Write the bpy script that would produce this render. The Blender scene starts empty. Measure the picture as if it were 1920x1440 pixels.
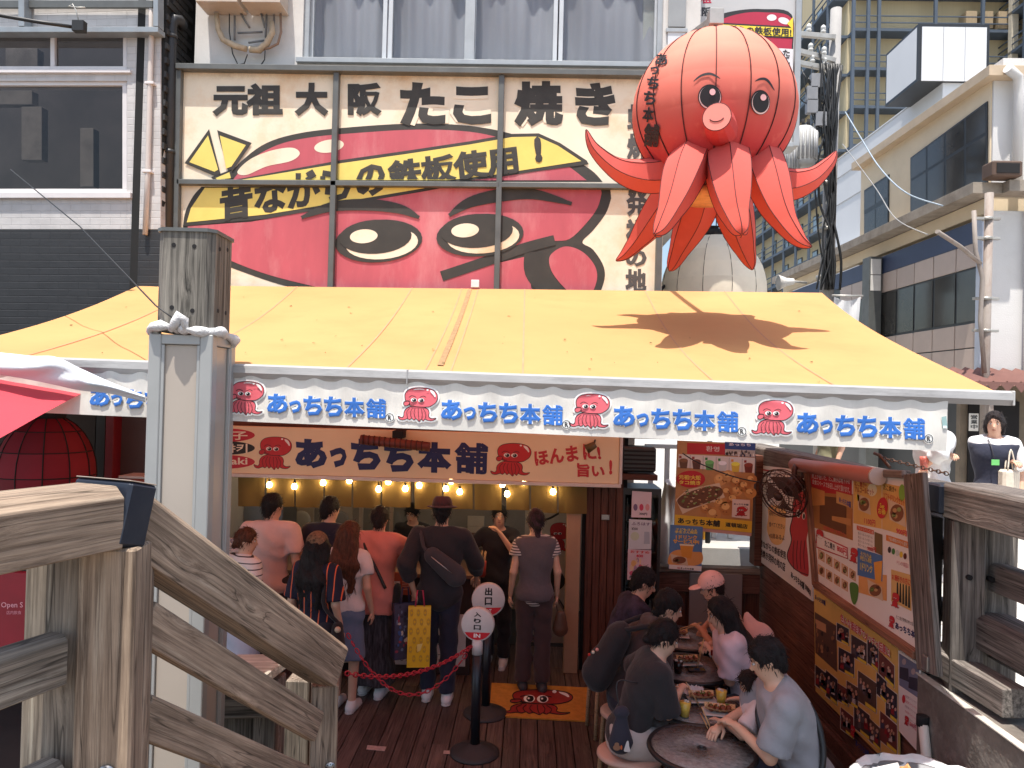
import bpy, bmesh, math, random
import numpy as np
from mathutils import Vector, Matrix
from mathutils.geometry import tessellate_polygon
random.seed(7)
SC = bpy.context.scene
COL = SC.collection
R = math.radians

# ------------------------------------------------------------------ camera
F = 1380.0                                   # focal length in photo pixels (1920 wide)
EYE = Vector((0, 0, 2.7))
YAW, PITCH, ROLL = R(1.4), R(0.65), R(1.45)
fwd = Vector((-math.sin(YAW)*math.cos(PITCH), math.cos(YAW)*math.cos(PITCH), math.sin(PITCH)))
rgt0 = fwd.cross(Vector((0, 0, 1))).normalized()
up0 = rgt0.cross(fwd)
rgt = rgt0*math.cos(ROLL) + up0*math.sin(ROLL)
upv = up0*math.cos(ROLL) - rgt0*math.sin(ROLL)
cam = bpy.data.cameras.new('camera')
cam.sensor_width = 36
cam.lens = 36*F/1920
cam.clip_start = 0.05
cam.clip_end = 2000
camo = bpy.data.objects.new('camera', cam)
COL.objects.link(camo)
camo.matrix_world = Matrix(((rgt.x, upv.x, -fwd.x, EYE.x), (rgt.y, upv.y, -fwd.y, EYE.y), (rgt.z, upv.z, -fwd.z, EYE.z), (0, 0, 0, 1)))
SC.camera = camo

# ------------------------------------------------------------------ sky, sun, exposure
SUN = Vector((-0.08, -0.25, 0.96)).normalized()
world = bpy.data.worlds.new('World')
SC.world = world
world.use_nodes = True
wn = world.node_tree
sky = wn.nodes.new('ShaderNodeTexSky')
sky.sky_type = 'NISHITA'
sky.sun_disc = False
sky.sun_elevation = math.asin(SUN.z)
sky.sun_rotation = math.atan2(SUN.x, SUN.y)
sky.air_density = 1.2
sky.dust_density = 2.5
wn.links.new(sky.outputs[0], wn.nodes['Background'].inputs[0])
wn.nodes['Background'].inputs[1].default_value = 0.135
sl = bpy.data.lights.new('sun', 'SUN')
sl.energy = 4.5
sl.angle = R(0.5)
sl.color = (1, 0.95, 0.88)
so = bpy.data.objects.new('sun', sl)
COL.objects.link(so)
so.location = (0, 0, 20)
so.rotation_euler = (-SUN).to_track_quat('-Z', 'Y').to_euler()
SC.view_settings.view_transform = 'Standard'
SC.view_settings.look = 'None'
SC.view_settings.gamma = 1
SC.view_settings.use_curve_mapping = False
SC.view_settings.exposure = 0.68
SC.cycles.max_bounces = 8
SC.cycles.transparent_max_bounces = 12
SC.cycles.caustics_reflective = False
SC.cycles.caustics_refractive = False
SC.cycles.sample_clamp_indirect = 6

# ------------------------------------------------------------------ points from the photograph
def ray(px, py):
    return (fwd + rgt*((px-960)/F) + upv*((720-py)/F))
def onY(px, py, Y):
    d = ray(px, py); return EYE + d*((Y-EYE.y)/d.y)
def onX(px, py, X):
    d = ray(px, py); return EYE + d*((X-EYE.x)/d.x)
def onZ(px, py, Z):
    d = ray(px, py); return EYE + d*((Z-EYE.z)/d.z)
def onP(px, py, p0, n):
    d = ray(px, py); return EYE + d*((Vector(p0)-EYE).dot(n)/d.dot(n))

# ------------------------------------------------------------------ materials
def lin(r, g, b):
    f = lambda c: (c/255/12.92 if c <= 10 else ((c/255+.055)/1.055)**2.4)
    return (f(r), f(g), f(b))
MATS = {}
def _nodes(name):
    m = bpy.data.materials.new(name); m.use_nodes = True
    nt = m.node_tree
    return m, nt, nt.nodes['Principled BSDF'], nt.nodes['Material Output']
def _sc(c, k):
    return tuple(max(0.0, min(1.0, x*k)) for x in c[:3]) + (1,)
def mat(name, col, rough=.6, var=.12, scale=5, bump=0.0, bscale=60, metal=0.0, stretch=(1, 1, 1), dirt=0.0, dcol=(.05, .04, .03), dscale=2.0, coat=0.0, spec=.5, objvar=0.0, sheen=0.0, trans=None):
    if name in MATS: return MATS[name]
    m, nt, bs, out = _nodes(name)
    N, L = nt.nodes, nt.links
    tc = N.new('ShaderNodeTexCoord'); mp = N.new('ShaderNodeMapping')
    mp.inputs['Scale'].default_value = stretch
    L.new(tc.outputs['Object'], mp.inputs[0])
    vec = mp.outputs[0]
    if objvar:
        oi = N.new('ShaderNodeObjectInfo')
        ad = N.new('ShaderNodeVectorMath'); ad.operation = 'ADD'
        ml = N.new('ShaderNodeMath'); ml.operation = 'MULTIPLY'; ml.inputs[1].default_value = 37.0
        L.new(oi.outputs['Random'], ml.inputs[0]); L.new(vec, ad.inputs[0]); L.new(ml.outputs[0], ad.inputs[1])
        vec = ad.outputs[0]
    n1 = N.new('ShaderNodeTexNoise'); n1.inputs['Scale'].default_value = scale; n1.inputs['Detail'].default_value = 5; n1.inputs['Roughness'].default_value = .6
    L.new(vec, n1.inputs['Vector'])
    cr = N.new('ShaderNodeValToRGB')
    cr.color_ramp.elements[0].position = .3; cr.color_ramp.elements[1].position = .7
    cr.color_ramp.elements[0].color = _sc(col, 1-var); cr.color_ramp.elements[1].color = _sc(col, 1+var)
    L.new(n1.outputs[0], cr.inputs[0])
    c = cr.outputs[0]
    if dirt:
        n2 = N.new('ShaderNodeTexNoise'); n2.inputs['Scale'].default_value = dscale; n2.inputs['Detail'].default_value = 8; n2.inputs['Roughness'].default_value = .7
        L.new(vec, n2.inputs['Vector'])
        r2 = N.new('ShaderNodeValToRGB'); r2.color_ramp.elements[0].position = .5; r2.color_ramp.elements[1].position = .78
        r2.color_ramp.elements[0].color = (0, 0, 0, 1); r2.color_ramp.elements[1].color = (dirt, dirt, dirt, 1)
        L.new(n2.outputs[0], r2.inputs[0])
        mx = N.new('ShaderNodeMix'); mx.data_type = 'RGBA'
        L.new(r2.outputs[0], mx.inputs[0]); L.new(c, mx.inputs[6]); mx.inputs[7].default_value = dcol + (1,)
        c = mx.outputs[2]
    if objvar:
        hs = N.new('ShaderNodeHueSaturation'); mr = N.new('ShaderNodeMapRange')
        mr.inputs[3].default_value = 1-objvar; mr.inputs[4].default_value = 1+objvar
        L.new(oi.outputs['Random'], mr.inputs[0]); L.new(mr.outputs[0], hs.inputs['Value']); L.new(c, hs.inputs['Color'])
        c = hs.outputs[0]
    L.new(c, bs.inputs['Base Color'])
    bs.inputs['Roughness'].default_value = rough
    bs.inputs['Metallic'].default_value = metal
    bs.inputs['Specular IOR Level'].default_value = spec
    bs.inputs['Coat Weight'].default_value = coat
    bs.inputs['Sheen Weight'].default_value = sheen
    if bump:
        n3 = N.new('ShaderNodeTexNoise'); n3.inputs['Scale'].default_value = bscale; n3.inputs['Detail'].default_value = 4
        L.new(vec, n3.inputs['Vector'])
        bp = N.new('ShaderNodeBump'); bp.inputs['Strength'].default_value = min(1, bump); bp.inputs['Distance'].default_value = .01
        L.new(n3.outputs[0], bp.inputs['Height']); L.new(bp.outputs[0], bs.inputs['Normal'])
    if trans:                                  # thin cloth that lets light through
        tr = N.new('ShaderNodeBsdfTranslucent'); tr.inputs[0].default_value = tuple(trans[0]) + (1,)
        ms = N.new('ShaderNodeMixShader'); ms.inputs[0].default_value = trans[1]
        L.new(bs.outputs[0], ms.inputs[1]); L.new(tr.outputs[0], ms.inputs[2]); L.new(ms.outputs[0], out.inputs[0])
    MATS[name] = m
    return m
def wood(name, c1, c2, rough=.75, gs=1.0, bump=.5, objvar=.15, knots=True, pale=None, spec=.3):
    """grain runs along the local X axis"""
    if name in MATS: return MATS[name]
    m, nt, bs, out = _nodes(name); N, L = nt.nodes, nt.links
    tc = N.new('ShaderNodeTexCoord'); oi = N.new('ShaderNodeObjectInfo')
    ml = N.new('ShaderNodeMath'); ml.operation = 'MULTIPLY'; ml.inputs[1].default_value = 41.0
    L.new(oi.outputs['Random'], ml.inputs[0])
    ad = N.new('ShaderNodeVectorMath'); L.new(tc.outputs['Object'], ad.inputs[0]); L.new(ml.outputs[0], ad.inputs[1])
    vec = ad.outputs[0]
    if knots:
        mk = N.new('ShaderNodeMapping'); mk.inputs['Scale'].default_value = (2.2, 7, 7); L.new(vec, mk.inputs[0])
        vo = N.new('ShaderNodeTexVoronoi'); vo.inputs['Scale'].default_value = 1.0; L.new(mk.outputs[0], vo.inputs['Vector'])
        kr = N.new('ShaderNodeMapRange'); kr.inputs[1].default_value = .05; kr.inputs[2].default_value = .45; kr.inputs[3].default_value = 1; kr.inputs[4].default_value = 0
        L.new(vo.outputs['Distance'], kr.inputs[0])
        kp = N.new('ShaderNodeMath'); kp.operation = 'POWER'; kp.inputs[1].default_value = 2.0; L.new(kr.outputs[0], kp.inputs[0])
        km = N.new('ShaderNodeVectorMath'); km.operation = 'SCALE'; km.inputs[0].default_value = (0.0, .022, .022); L.new(kp.outputs[0], km.inputs['Scale'])
        a2 = N.new('ShaderNodeVectorMath'); L.new(vec, a2.inputs[0]); L.new(km.outputs[0], a2.inputs[1]); gv = a2.outputs[0]
    else: gv = vec
    mp = N.new('ShaderNodeMapping'); mp.inputs['Scale'].default_value = (1.3*gs, 44*gs, 44*gs); L.new(gv, mp.inputs[0])
    n1 = N.new('ShaderNodeTexNoise'); n1.inputs['Scale'].default_value = 1.6; n1.inputs['Detail'].default_value = 7; n1.inputs['Roughness'].default_value = .68; n1.inputs['Distortion'].default_value = .15
    L.new(mp.outputs[0], n1.inputs['Vector'])
    cr = N.new('ShaderNodeValToRGB'); e = cr.color_ramp.elements
    e[0].position = .33; e[1].position = .66; e[0].color = c1 + (1,); e[1].color = c2 + (1,)
    L.new(n1.outputs[0], cr.inputs[0]); c = cr.outputs[0]
    n2 = N.new('ShaderNodeTexNoise'); n2.inputs['Scale'].default_value = 2.3; n2.inputs['Detail'].default_value = 5; L.new(vec, n2.inputs['Vector'])
    h2 = N.new('ShaderNodeMapRange'); h2.inputs[1].default_value = .3; h2.inputs[2].default_value = .7; h2.inputs[3].default_value = .72; h2.inputs[4].default_value = 1.25
    L.new(n2.outputs[0], h2.inputs[0])
    hs = N.new('ShaderNodeHueSaturation'); L.new(c, hs.inputs['Color'])
    mr = N.new('ShaderNodeMapRange'); mr.inputs[3].default_value = 1-objvar; mr.inputs[4].default_value = 1+objvar; L.new(oi.outputs['Random'], mr.inputs[0])
    mm = N.new('ShaderNodeMath'); mm.operation = 'MULTIPLY'; L.new(mr.outputs[0], mm.inputs[0]); L.new(h2.outputs[0], mm.inputs[1])
    L.new(mm.outputs[0], hs.inputs['Value']); c = hs.outputs[0]
    if knots:
        kc = N.new('ShaderNodeMapRange'); kc.inputs[1].default_value = .0; kc.inputs[2].default_value = .10; kc.inputs[3].default_value = .75; kc.inputs[4].default_value = 0
        L.new(vo.outputs['Distance'], kc.inputs[0])
        mx = N.new('ShaderNodeMix'); mx.data_type = 'RGBA'; L.new(kc.outputs[0], mx.inputs[0]); L.new(c, mx.inputs[6]); mx.inputs[7].default_value = _sc(c1, .5)
        c = mx.outputs[2]
    if pale:
        n5 = N.new('ShaderNodeTexNoise'); n5.inputs['Scale'].default_value = 5; n5.inputs['Detail'].default_value = 8; n5.inputs['Roughness'].default_value = .75; L.new(mp.outputs[0], n5.inputs['Vector']); n5.inputs['Scale'].default_value = .9
        p5 = N.new('ShaderNodeMapRange'); p5.inputs[1].default_value = .56; p5.inputs[2].default_value = .72; p5.inputs[4].default_value = .8; L.new(n5.outputs[0], p5.inputs[0])
        mx = N.new('ShaderNodeMix'); mx.data_type = 'RGBA'; L.new(p5.outputs[0], mx.inputs[0]); L.new(c, mx.inputs[6]); mx.inputs[7].default_value = pale + (1,)
        c = mx.outputs[2]
    mc_ = N.new('ShaderNodeMapping'); mc_.inputs['Scale'].default_value = (.7, 24, 24); L.new(gv, mc_.inputs[0])     # drying cracks along the grain
    nc = N.new('ShaderNodeTexNoise'); nc.inputs['Scale'].default_value = 1.0; nc.inputs['Detail'].default_value = 1.5; L.new(mc_.outputs[0], nc.inputs['Vector'])
    s1 = N.new('ShaderNodeMath'); s1.operation = 'SUBTRACT'; s1.inputs[1].default_value = .5; L.new(nc.outputs[0], s1.inputs[0])
    s2 = N.new('ShaderNodeMath'); s2.operation = 'ABSOLUTE'; L.new(s1.outputs[0], s2.inputs[0])
    s3 = N.new('ShaderNodeMapRange'); s3.inputs[1].default_value = .003; s3.inputs[2].default_value = .014; s3.inputs[3].default_value = .45; s3.inputs[4].default_value = 1; L.new(s2.outputs[0], s3.inputs[0])
    mz = N.new('ShaderNodeMix'); mz.data_type = 'RGBA'; mz.blend_type = 'MULTIPLY'; mz.inputs[0].default_value = 1; L.new(c, mz.inputs[6]); L.new(s3.outputs[0], mz.inputs[7]); c = mz.outputs[2]
    L.new(c, bs.inputs['Base Color']); bs.inputs['Roughness'].default_value = rough; bs.inputs['Specular IOR Level'].default_value = spec
    bp = N.new('ShaderNodeBump'); bp.inputs['Strength'].default_value = bump; bp.inputs['Distance'].default_value = .006
    L.new(n1.outputs[0], bp.inputs['Height']); L.new(bp.outputs[0], bs.inputs['Normal'])
    MATS[name] = m
    return m
def glow(name, col, strength):
    if name in MATS: return MATS[name]
    m, nt, bs, out = _nodes(name)
    bs.inputs['Base Color'].default_value = tuple(col) + (1,)
    bs.inputs['Emission Color'].default_value = tuple(col) + (1,); bs.inputs['Emission Strength'].default_value = strength
    MATS[name] = m
    return m
def pane(name, tint=(.8, .85, .85), rough=.02, ior=1.5, dark=0.0):
    """thin sheet of glass: clear with a fresnel reflection"""
    if name in MATS: return MATS[name]
    m, nt, bs, out = _nodes(name); N, L = nt.nodes, nt.links
    fr = N.new('ShaderNodeFresnel'); fr.inputs[0].default_value = ior
    tr = N.new('ShaderNodeBsdfTransparent'); tr.inputs[0].default_value = tuple(tint) + (1,)
    gl = N.new('ShaderNodeBsdfGlossy'); gl.inputs['Roughness'].default_value = rough
    ge = N.new('ShaderNodeNewGeometry'); iv = N.new('ShaderNodeMath'); iv.operation = 'SUBTRACT'; iv.inputs[0].default_value = 1; L.new(ge.outputs['Backfacing'], iv.inputs[1])
    fm = N.new('ShaderNodeMath'); fm.operation = 'MULTIPLY'; L.new(fr.outputs[0], fm.inputs[0]); L.new(iv.outputs[0], fm.inputs[1])
    ms = N.new('ShaderNodeMixShader'); L.new(fm.outputs[0], ms.inputs[0]); L.new(tr.outputs[0], ms.inputs[1]); L.new(gl.outputs[0], ms.inputs[2])
    if dark:
        df = N.new('ShaderNodeBsdfDiffuse'); df.inputs[0].default_value = (dark, dark, dark*1.02, 1)
        m2 = N.new('ShaderNodeMixShader'); m2.inputs[0].default_value = .5
        L.new(df.outputs[0], m2.inputs[2]); L.new(ms.outputs[0], m2.inputs[1]); L.new(m2.outputs[0], out.inputs[0])
    else: L.new(ms.outputs[0], out.inputs[0])
    MATS[name] = m
    return m
def flat(rgb, rough=.55, name=None, var=.05):
    n = name or 'print_%02x%02x%02x' % tuple(rgb)
    return mat(n, lin(*rgb), rough, var, 9)

# ------------------------------------------------------------------ objects
W = {}
def link(o, parent=None, world_m=None):
    world_m = world_m or Matrix.Identity(4)
    W[o] = world_m
    COL.objects.link(o)
    if parent is not None:
        o.parent = parent
        o.matrix_basis = W[parent].inverted() @ world_m
    else:
        o.matrix_basis = world_m
    return o
def tag(o, label=None, cat=None, group=None, kind=None):
    if label: o['label'] = label
    if cat: o['category'] = cat
    if group: o['group'] = group
    if kind: o['kind'] = kind
    return o
def thing(name, label, cat, loc=(0, 0, 0), group=None):
    o = bpy.data.objects.new(name, None)
    o.empty_display_size = .1
    return tag(link(o, None, Matrix.Translation(Vector(loc))), label, cat, group)
def fin(name, bm, mats, parent=None, origin=None, smooth=False, world_m=None):
    """bmesh in world coordinates -> one mesh object"""
    if not isinstance(mats, (list, tuple)): mats = [mats]
    if world_m is None:
        if origin is None:
            if parent is not None: origin = W[parent].translation
            else:
                xs = [v.co for v in bm.verts]
                origin = Vector(((min(v.x for v in xs)+max(v.x for v in xs))/2, (min(v.y for v in xs)+max(v.y for v in xs))/2, min(v.z for v in xs)))
        for v in bm.verts: v.co -= origin
        world_m = Matrix.Translation(origin)
    me = bpy.data.meshes.new(name)
    bm.to_mesh(me); bm.free()
    for m in mats: me.materials.append(m)
    if smooth:
        me.shade_smooth()
    return link(bpy.data.objects.new(name, me), parent, world_m)
def box(bm, x0, x1, y0, y1, z0, z1, bev=0, mi=0):
    vs = [bm.verts.new((x, y, z)) for z in (z0, z1) for x, y in ((x0, y0), (x1, y0), (x1, y1), (x0, y1))]
    fs = [bm.faces.new([vs[i] for i in q]) for q in ((3, 2, 1, 0), (4, 5, 6, 7), (0, 1, 5, 4), (1, 2, 6, 5), (2, 3, 7, 6), (3, 0, 4, 7))]
    for f in fs: f.material_index = mi
    if bev:
        es = list({e for f in fs for e in f.edges})
        bmesh.ops.bevel(bm, geom=es, offset=bev, segments=1, affect='EDGES', profile=.5)
    return vs
def boxo(name, x0, x1, y0, y1, z0, z1, m, parent=None, bev=0.003):
    bm = bmesh.new(); box(bm, min(x0, x1), max(x0, x1), min(y0, y1), max(y0, y1), min(z0, z1), max(z0, z1), bev)
    return fin(name, bm, m, parent)
def frame_m(p0, p1, upref=Vector((0, 0, 1))):
    x = (Vector(p1)-Vector(p0)).normalized()
    y = upref.cross(x)
    if y.length < 1e-4: y = Vector((0, 1, 0)).cross(x) if abs(x.y) < .9 else Vector((1, 0, 0))
    y.normalize(); z = x.cross(y)
    c = (Vector(p0)+Vector(p1))/2
    return Matrix(((x.x, y.x, z.x, c.x), (x.y, y.y, z.y, c.y), (x.z, y.z, z.z, c.z), (0, 0, 0, 1)))
def beam(name, p0, p1, w, h, m, parent=None, bev=.006, up=Vector((0, 0, 1)), top_chamfer=0, seg=1):
    """squared timber from p0 to p1, grain along local X"""
    L = (Vector(p1)-Vector(p0)).length
    bm = bmesh.new()
    if top_chamfer:
        t = top_chamfer
        prof = [(-w/2, -h/2), (w/2, -h/2), (w/2, h/2-t), (w/2-t*1.0, h/2), (-w/2+t*1.0, h/2), (-w/2, h/2-t)]
        a = [bm.verts.new((-L/2, y, z)) for y, z in prof]; b = [bm.verts.new((L/2, y, z)) for y, z in prof]
        n = len(prof)
        for i in range(n): bm.faces.new((a[i], b[i], b[(i+1) % n], a[(i+1) % n]))
        bm.faces.new(a[::1]); bm.faces.new(b[::-1])
        bmesh.ops.recalc_face_normals(bm, faces=bm.faces)
        bmesh.ops.bevel(bm, geom=list(bm.edges), offset=bev, segments=1, affect='EDGES')
    else:
        box(bm, -L/2, L/2, -w/2, w/2, -h/2, h/2, bev)
    return fin(name, bm, m, parent, world_m=frame_m(p0, p1, up))
def sweep(bm, pts, rad, n=8, cap=True, flat_=None, mi=0):
    """tube through points; rad a number or a list"""
    pts = [Vector(p) for p in pts]
    if not isinstance(rad, (list, tuple)): rad = [rad]*len(pts)
    rings = []; prev = None
    for i, p in enumerate(pts):
        t = (pts[min(i+1, len(pts)-1)]-pts[max(i-1, 0)]).normalized()
        a = prev if prev is not None else (Vector((0, 0, 1)) if abs(t.z) < .9 else Vector((1, 0, 0)))
        s = (a - t*a.dot(t)).normalized(); prev = s; q = t.cross(s)
        rings.append([bm.verts.new(p + (s*math.cos(2*math.pi*k/n)+q*math.sin(2*math.pi*k/n))*rad[i]) for k in range(n)])
    for i in range(len(rings)-1):
        for k in range(n):
            f = bm.faces.new((rings[i][k], rings[i][(k+1) % n], rings[i+1][(k+1) % n], rings[i+1][k])); f.smooth = True; f.material_index = mi
    if cap:
        for r in (rings[0][::-1], rings[-1]):
            f = bm.faces.new(r); f.material_index = mi
    return rings
def tube(name, pts, rad, m, parent=None, n=8):
    bm = bmesh.new(); sweep(bm, pts, rad, n)
    return fin(name, bm, m, parent)
def lathe(bm, prof, c=(0, 0, 0), n=24, mi=0, M=None):
    """revolve (r, z) profile about the z axis at c"""
    c = Vector(c); rings = []
    for r, z in prof:
        if r < 1e-5: rings.append([bm.verts.new((M @ Vector((0, 0, z)) if M else Vector((0, 0, z)))+c)])
        else: rings.append([bm.verts.new((M @ Vector((r*math.cos(2*math.pi*k/n), r*math.sin(2*math.pi*k/n), z)) if M else Vector((r*math.cos(2*math.pi*k/n), r*math.sin(2*math.pi*k/n), z)))+c) for k in range(n)])
    for a, b in zip(rings, rings[1:]):
        for k in range(n):
            q = [a[k % len(a)], a[(k+1) % len(a)], b[(k+1) % len(b)], b[k % len(b)]]
            q2 = []
            for v in q:
                if v not in q2: q2.append(v)
            if len(q2) > 2:
                f = bm.faces.new(q2); f.smooth = True; f.material_index = mi
    return rings
def lath(name, prof, c, m, parent=None, n=24, M=None):
    bm = bmesh.new(); lathe(bm, prof, c, n, 0, M)
    bmesh.ops.recalc_face_normals(bm, faces=bm.faces)
    return fin(name, bm, m, parent)
def crom(pts, k=6, closed=True):
    """Catmull-Rom through 2D or 3D points"""
    P = [Vector(p) for p in pts]; n = len(P); out = []
    for i in range(n if closed else n-1):
        if closed: a, b, c, d = P[i-1], P[i], P[(i+1) % n], P[(i+2) % n]
        else: a, b, c, d = P[max(i-1, 0)], P[i], P[i+1], P[min(i+2, n-1)]
        for j in range(k):
            t = j/k
            out.append(.5*((2*b)+(c-a)*t+(2*a-5*b+4*c-d)*t*t+(3*b-a-3*c+d)*t**3))
    if not closed: out.append(P[-1])
    return out

# ------------------------------------------------------------------ flat print: lettering and drawn shapes on a surface
_TX = {}
def text_mesh(s, bold=.0):
    """verts (x, y, lift), faces; normalised to the unit box, y up"""
    k = (s, bold)
    if k in _TX: return _TX[k]
    c = bpy.data.curves.new('t', 'FONT'); c.body = s; c.resolution_u = 2
    c.align_x = 'CENTER'
    c.space_line = .95
    c.bevel_depth = bold; c.bevel_resolution = 0
    o = bpy.data.objects.new('t', c)
    me = bpy.data.meshes.new_from_object(o)
    vs = [v.co.copy() for v in me.vertices]
    fs = [tuple(p.vertices) for p in me.polygons if bold == 0 or p.center.z > -1e-6 and p.normal.z > -.3]
    bpy.data.objects.remove(o); bpy.data.curves.remove(c); bpy.data.meshes.remove(me)
    x0, x1 = min(v.x for v in vs), max(v.x for v in vs); y0, y1 = min(v.y for v in vs), max(v.y for v in vs)
    h = max(abs(v.z) for v in vs) or 1
    r = ([((v.x-x0)/(x1-x0), (v.y-y0)/(y1-y0), max(0, v.z/h)) for v in vs], fs, (x1-x0)/(y1-y0))
    _TX[k] = r
    return r
class Art:
    """flat print on a surface. mp(u, v, lift) -> world point; u, v in photo pixels or in the emblem's own units"""
    def __init__(self, mp): self.mp = mp; self.bm = bmesh.new(); self.mats = []; self.st = .0012
    def mi(self, m):
        if m not in self.mats: self.mats.append(m)
        return self.mats.index(m)
    def poly(self, pts, m, layer=1):
        i = self.mi(m); P = [Vector((p[0], p[1], 0)) for p in pts]
        vs = [self.bm.verts.new(self.mp(p.x, p.y, layer*self.st)) for p in P]
        for t in tessellate_polygon([P]):
            try: self.bm.faces.new([vs[j] for j in t]).material_index = i
            except ValueError: pass
    def blob(self, pts, m, layer=1, k=6): self.poly(crom([(p[0], p[1]) for p in pts], k), m, layer)
    def ell(self, cx, cy, rx, ry, m, layer=1, rot=0, n=28):
        c, s = math.cos(rot), math.sin(rot)
        self.poly([(cx+rx*math.cos(a)*c-ry*math.sin(a)*s, cy+rx*math.cos(a)*s+ry*math.sin(a)*c) for a in [2*math.pi*k/n for k in range(n)]], m, layer)
    def stroke(self, pts, w, m, layer=2, closed=False, k=5, taper=False):
        i = self.mi(m); P = crom([(p[0], p[1]) for p in pts], k, closed) if k > 1 else [Vector((p[0], p[1])) for p in pts]
        n = len(P); L = []; 
        for j, p in enumerate(P):
            a, b = (P[j-1], P[(j+1) % n]) if closed else (P[max(j-1, 0)], P[min(j+1, n-1)])
            t = (b-a); t = t.normalized() if t.length > 1e-9 else Vector((1, 0))
            q = Vector((-t.y, t.x))*(w/2*(math.sin(math.pi*min(max(j/(n-1), .04), .96))**.6 if taper else 1))
            L.append([self.bm.verts.new(self.mp(*(p+q), layer*self.st)), self.bm.verts.new(self.mp(*(p-q), layer*self.st))])
        for j in range(n if closed else n-1):
            a, b = L[j], L[(j+1) % n]
            self.bm.faces.new((a[0], a[1], b[1], b[0])).material_index = i
    def rect(self, x0, y0, x1, y1, m, layer=1): self.poly([(x0, y0), (x1, y0), (x1, y1), (x0, y1)], m, layer)
    def text(self, s, quad, m, layer=2, bold=.0, clip=None):
        """quad: TL, TR, BR, BL in this print's units, or (x0, y0, x1, y1)"""
        if len(quad) == 4 and not hasattr(quad[0], '__len__'):
            x0, y0, x1, y1 = quad; quad = ((x0, y0), (x1, y0), (x1, y1), (x0, y1))
        vs, fs, _ = text_mesh(s, bold); i = self.mi(m)
        tl, tr, br, bl = [Vector(p) for p in quad]
        V = []
        for x, y, z in vs:
            p = (bl*(1-x)+br*x)*(1-y)+(tl*(1-x)+tr*x)*y
            V.append((p.x, p.y, layer*self.st+z*.0006))
        if clip:
            b2 = bmesh.new(); vv = [b2.verts.new(p) for p in V]
            for f in fs:
                try: b2.faces.new([vv[j] for j in f])
                except ValueError: pass
            for co, no in clip:
                bmesh.ops.bisect_plane(b2, geom=list(b2.verts)+list(b2.edges)+list(b2.faces), plane_co=co+(0,), plane_no=no+(0,), clear_outer=True)
            b2.verts.index_update(); V = [tuple(v.co) for v in b2.verts]; fs = [tuple(v.index for v in f.verts) for f in b2.faces]; b2.free()
        bv = [self.bm.verts.new(self.mp(*p)) for p in V]
        for f in fs:
            try: self.bm.faces.new([bv[j] for j in f]).material_index = i
            except ValueError: pass
    def done(self, name, parent, label=None):
        bmesh.ops.recalc_face_normals(self.bm, faces=self.bm.faces) if False else None
        o = fin(name, self.bm, self.mats, parent)
        if label: o['label'] = label
        return o
def mapY(Y): return lambda u, v, l: onY(u, v, Y-l)
def mapX(X, s=-1): return lambda u, v, l: onX(u, v, X+s*l)
def quadmap(tl, tr, br, bl, n=None):
    """unit square (v down) on four world corners"""
    tl, tr, br, bl = map(Vector, (tl, tr, br, bl))
    nn = n or (tr-tl).cross(bl-tl).normalized()*-1
    if n is None and nn.dot(EYE-tl) < 0: nn = -nn
    return lambda u, v, l: (tl*(1-u)+tr*u)*(1-v)+(bl*(1-u)+br*u)*v + nn*l

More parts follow.
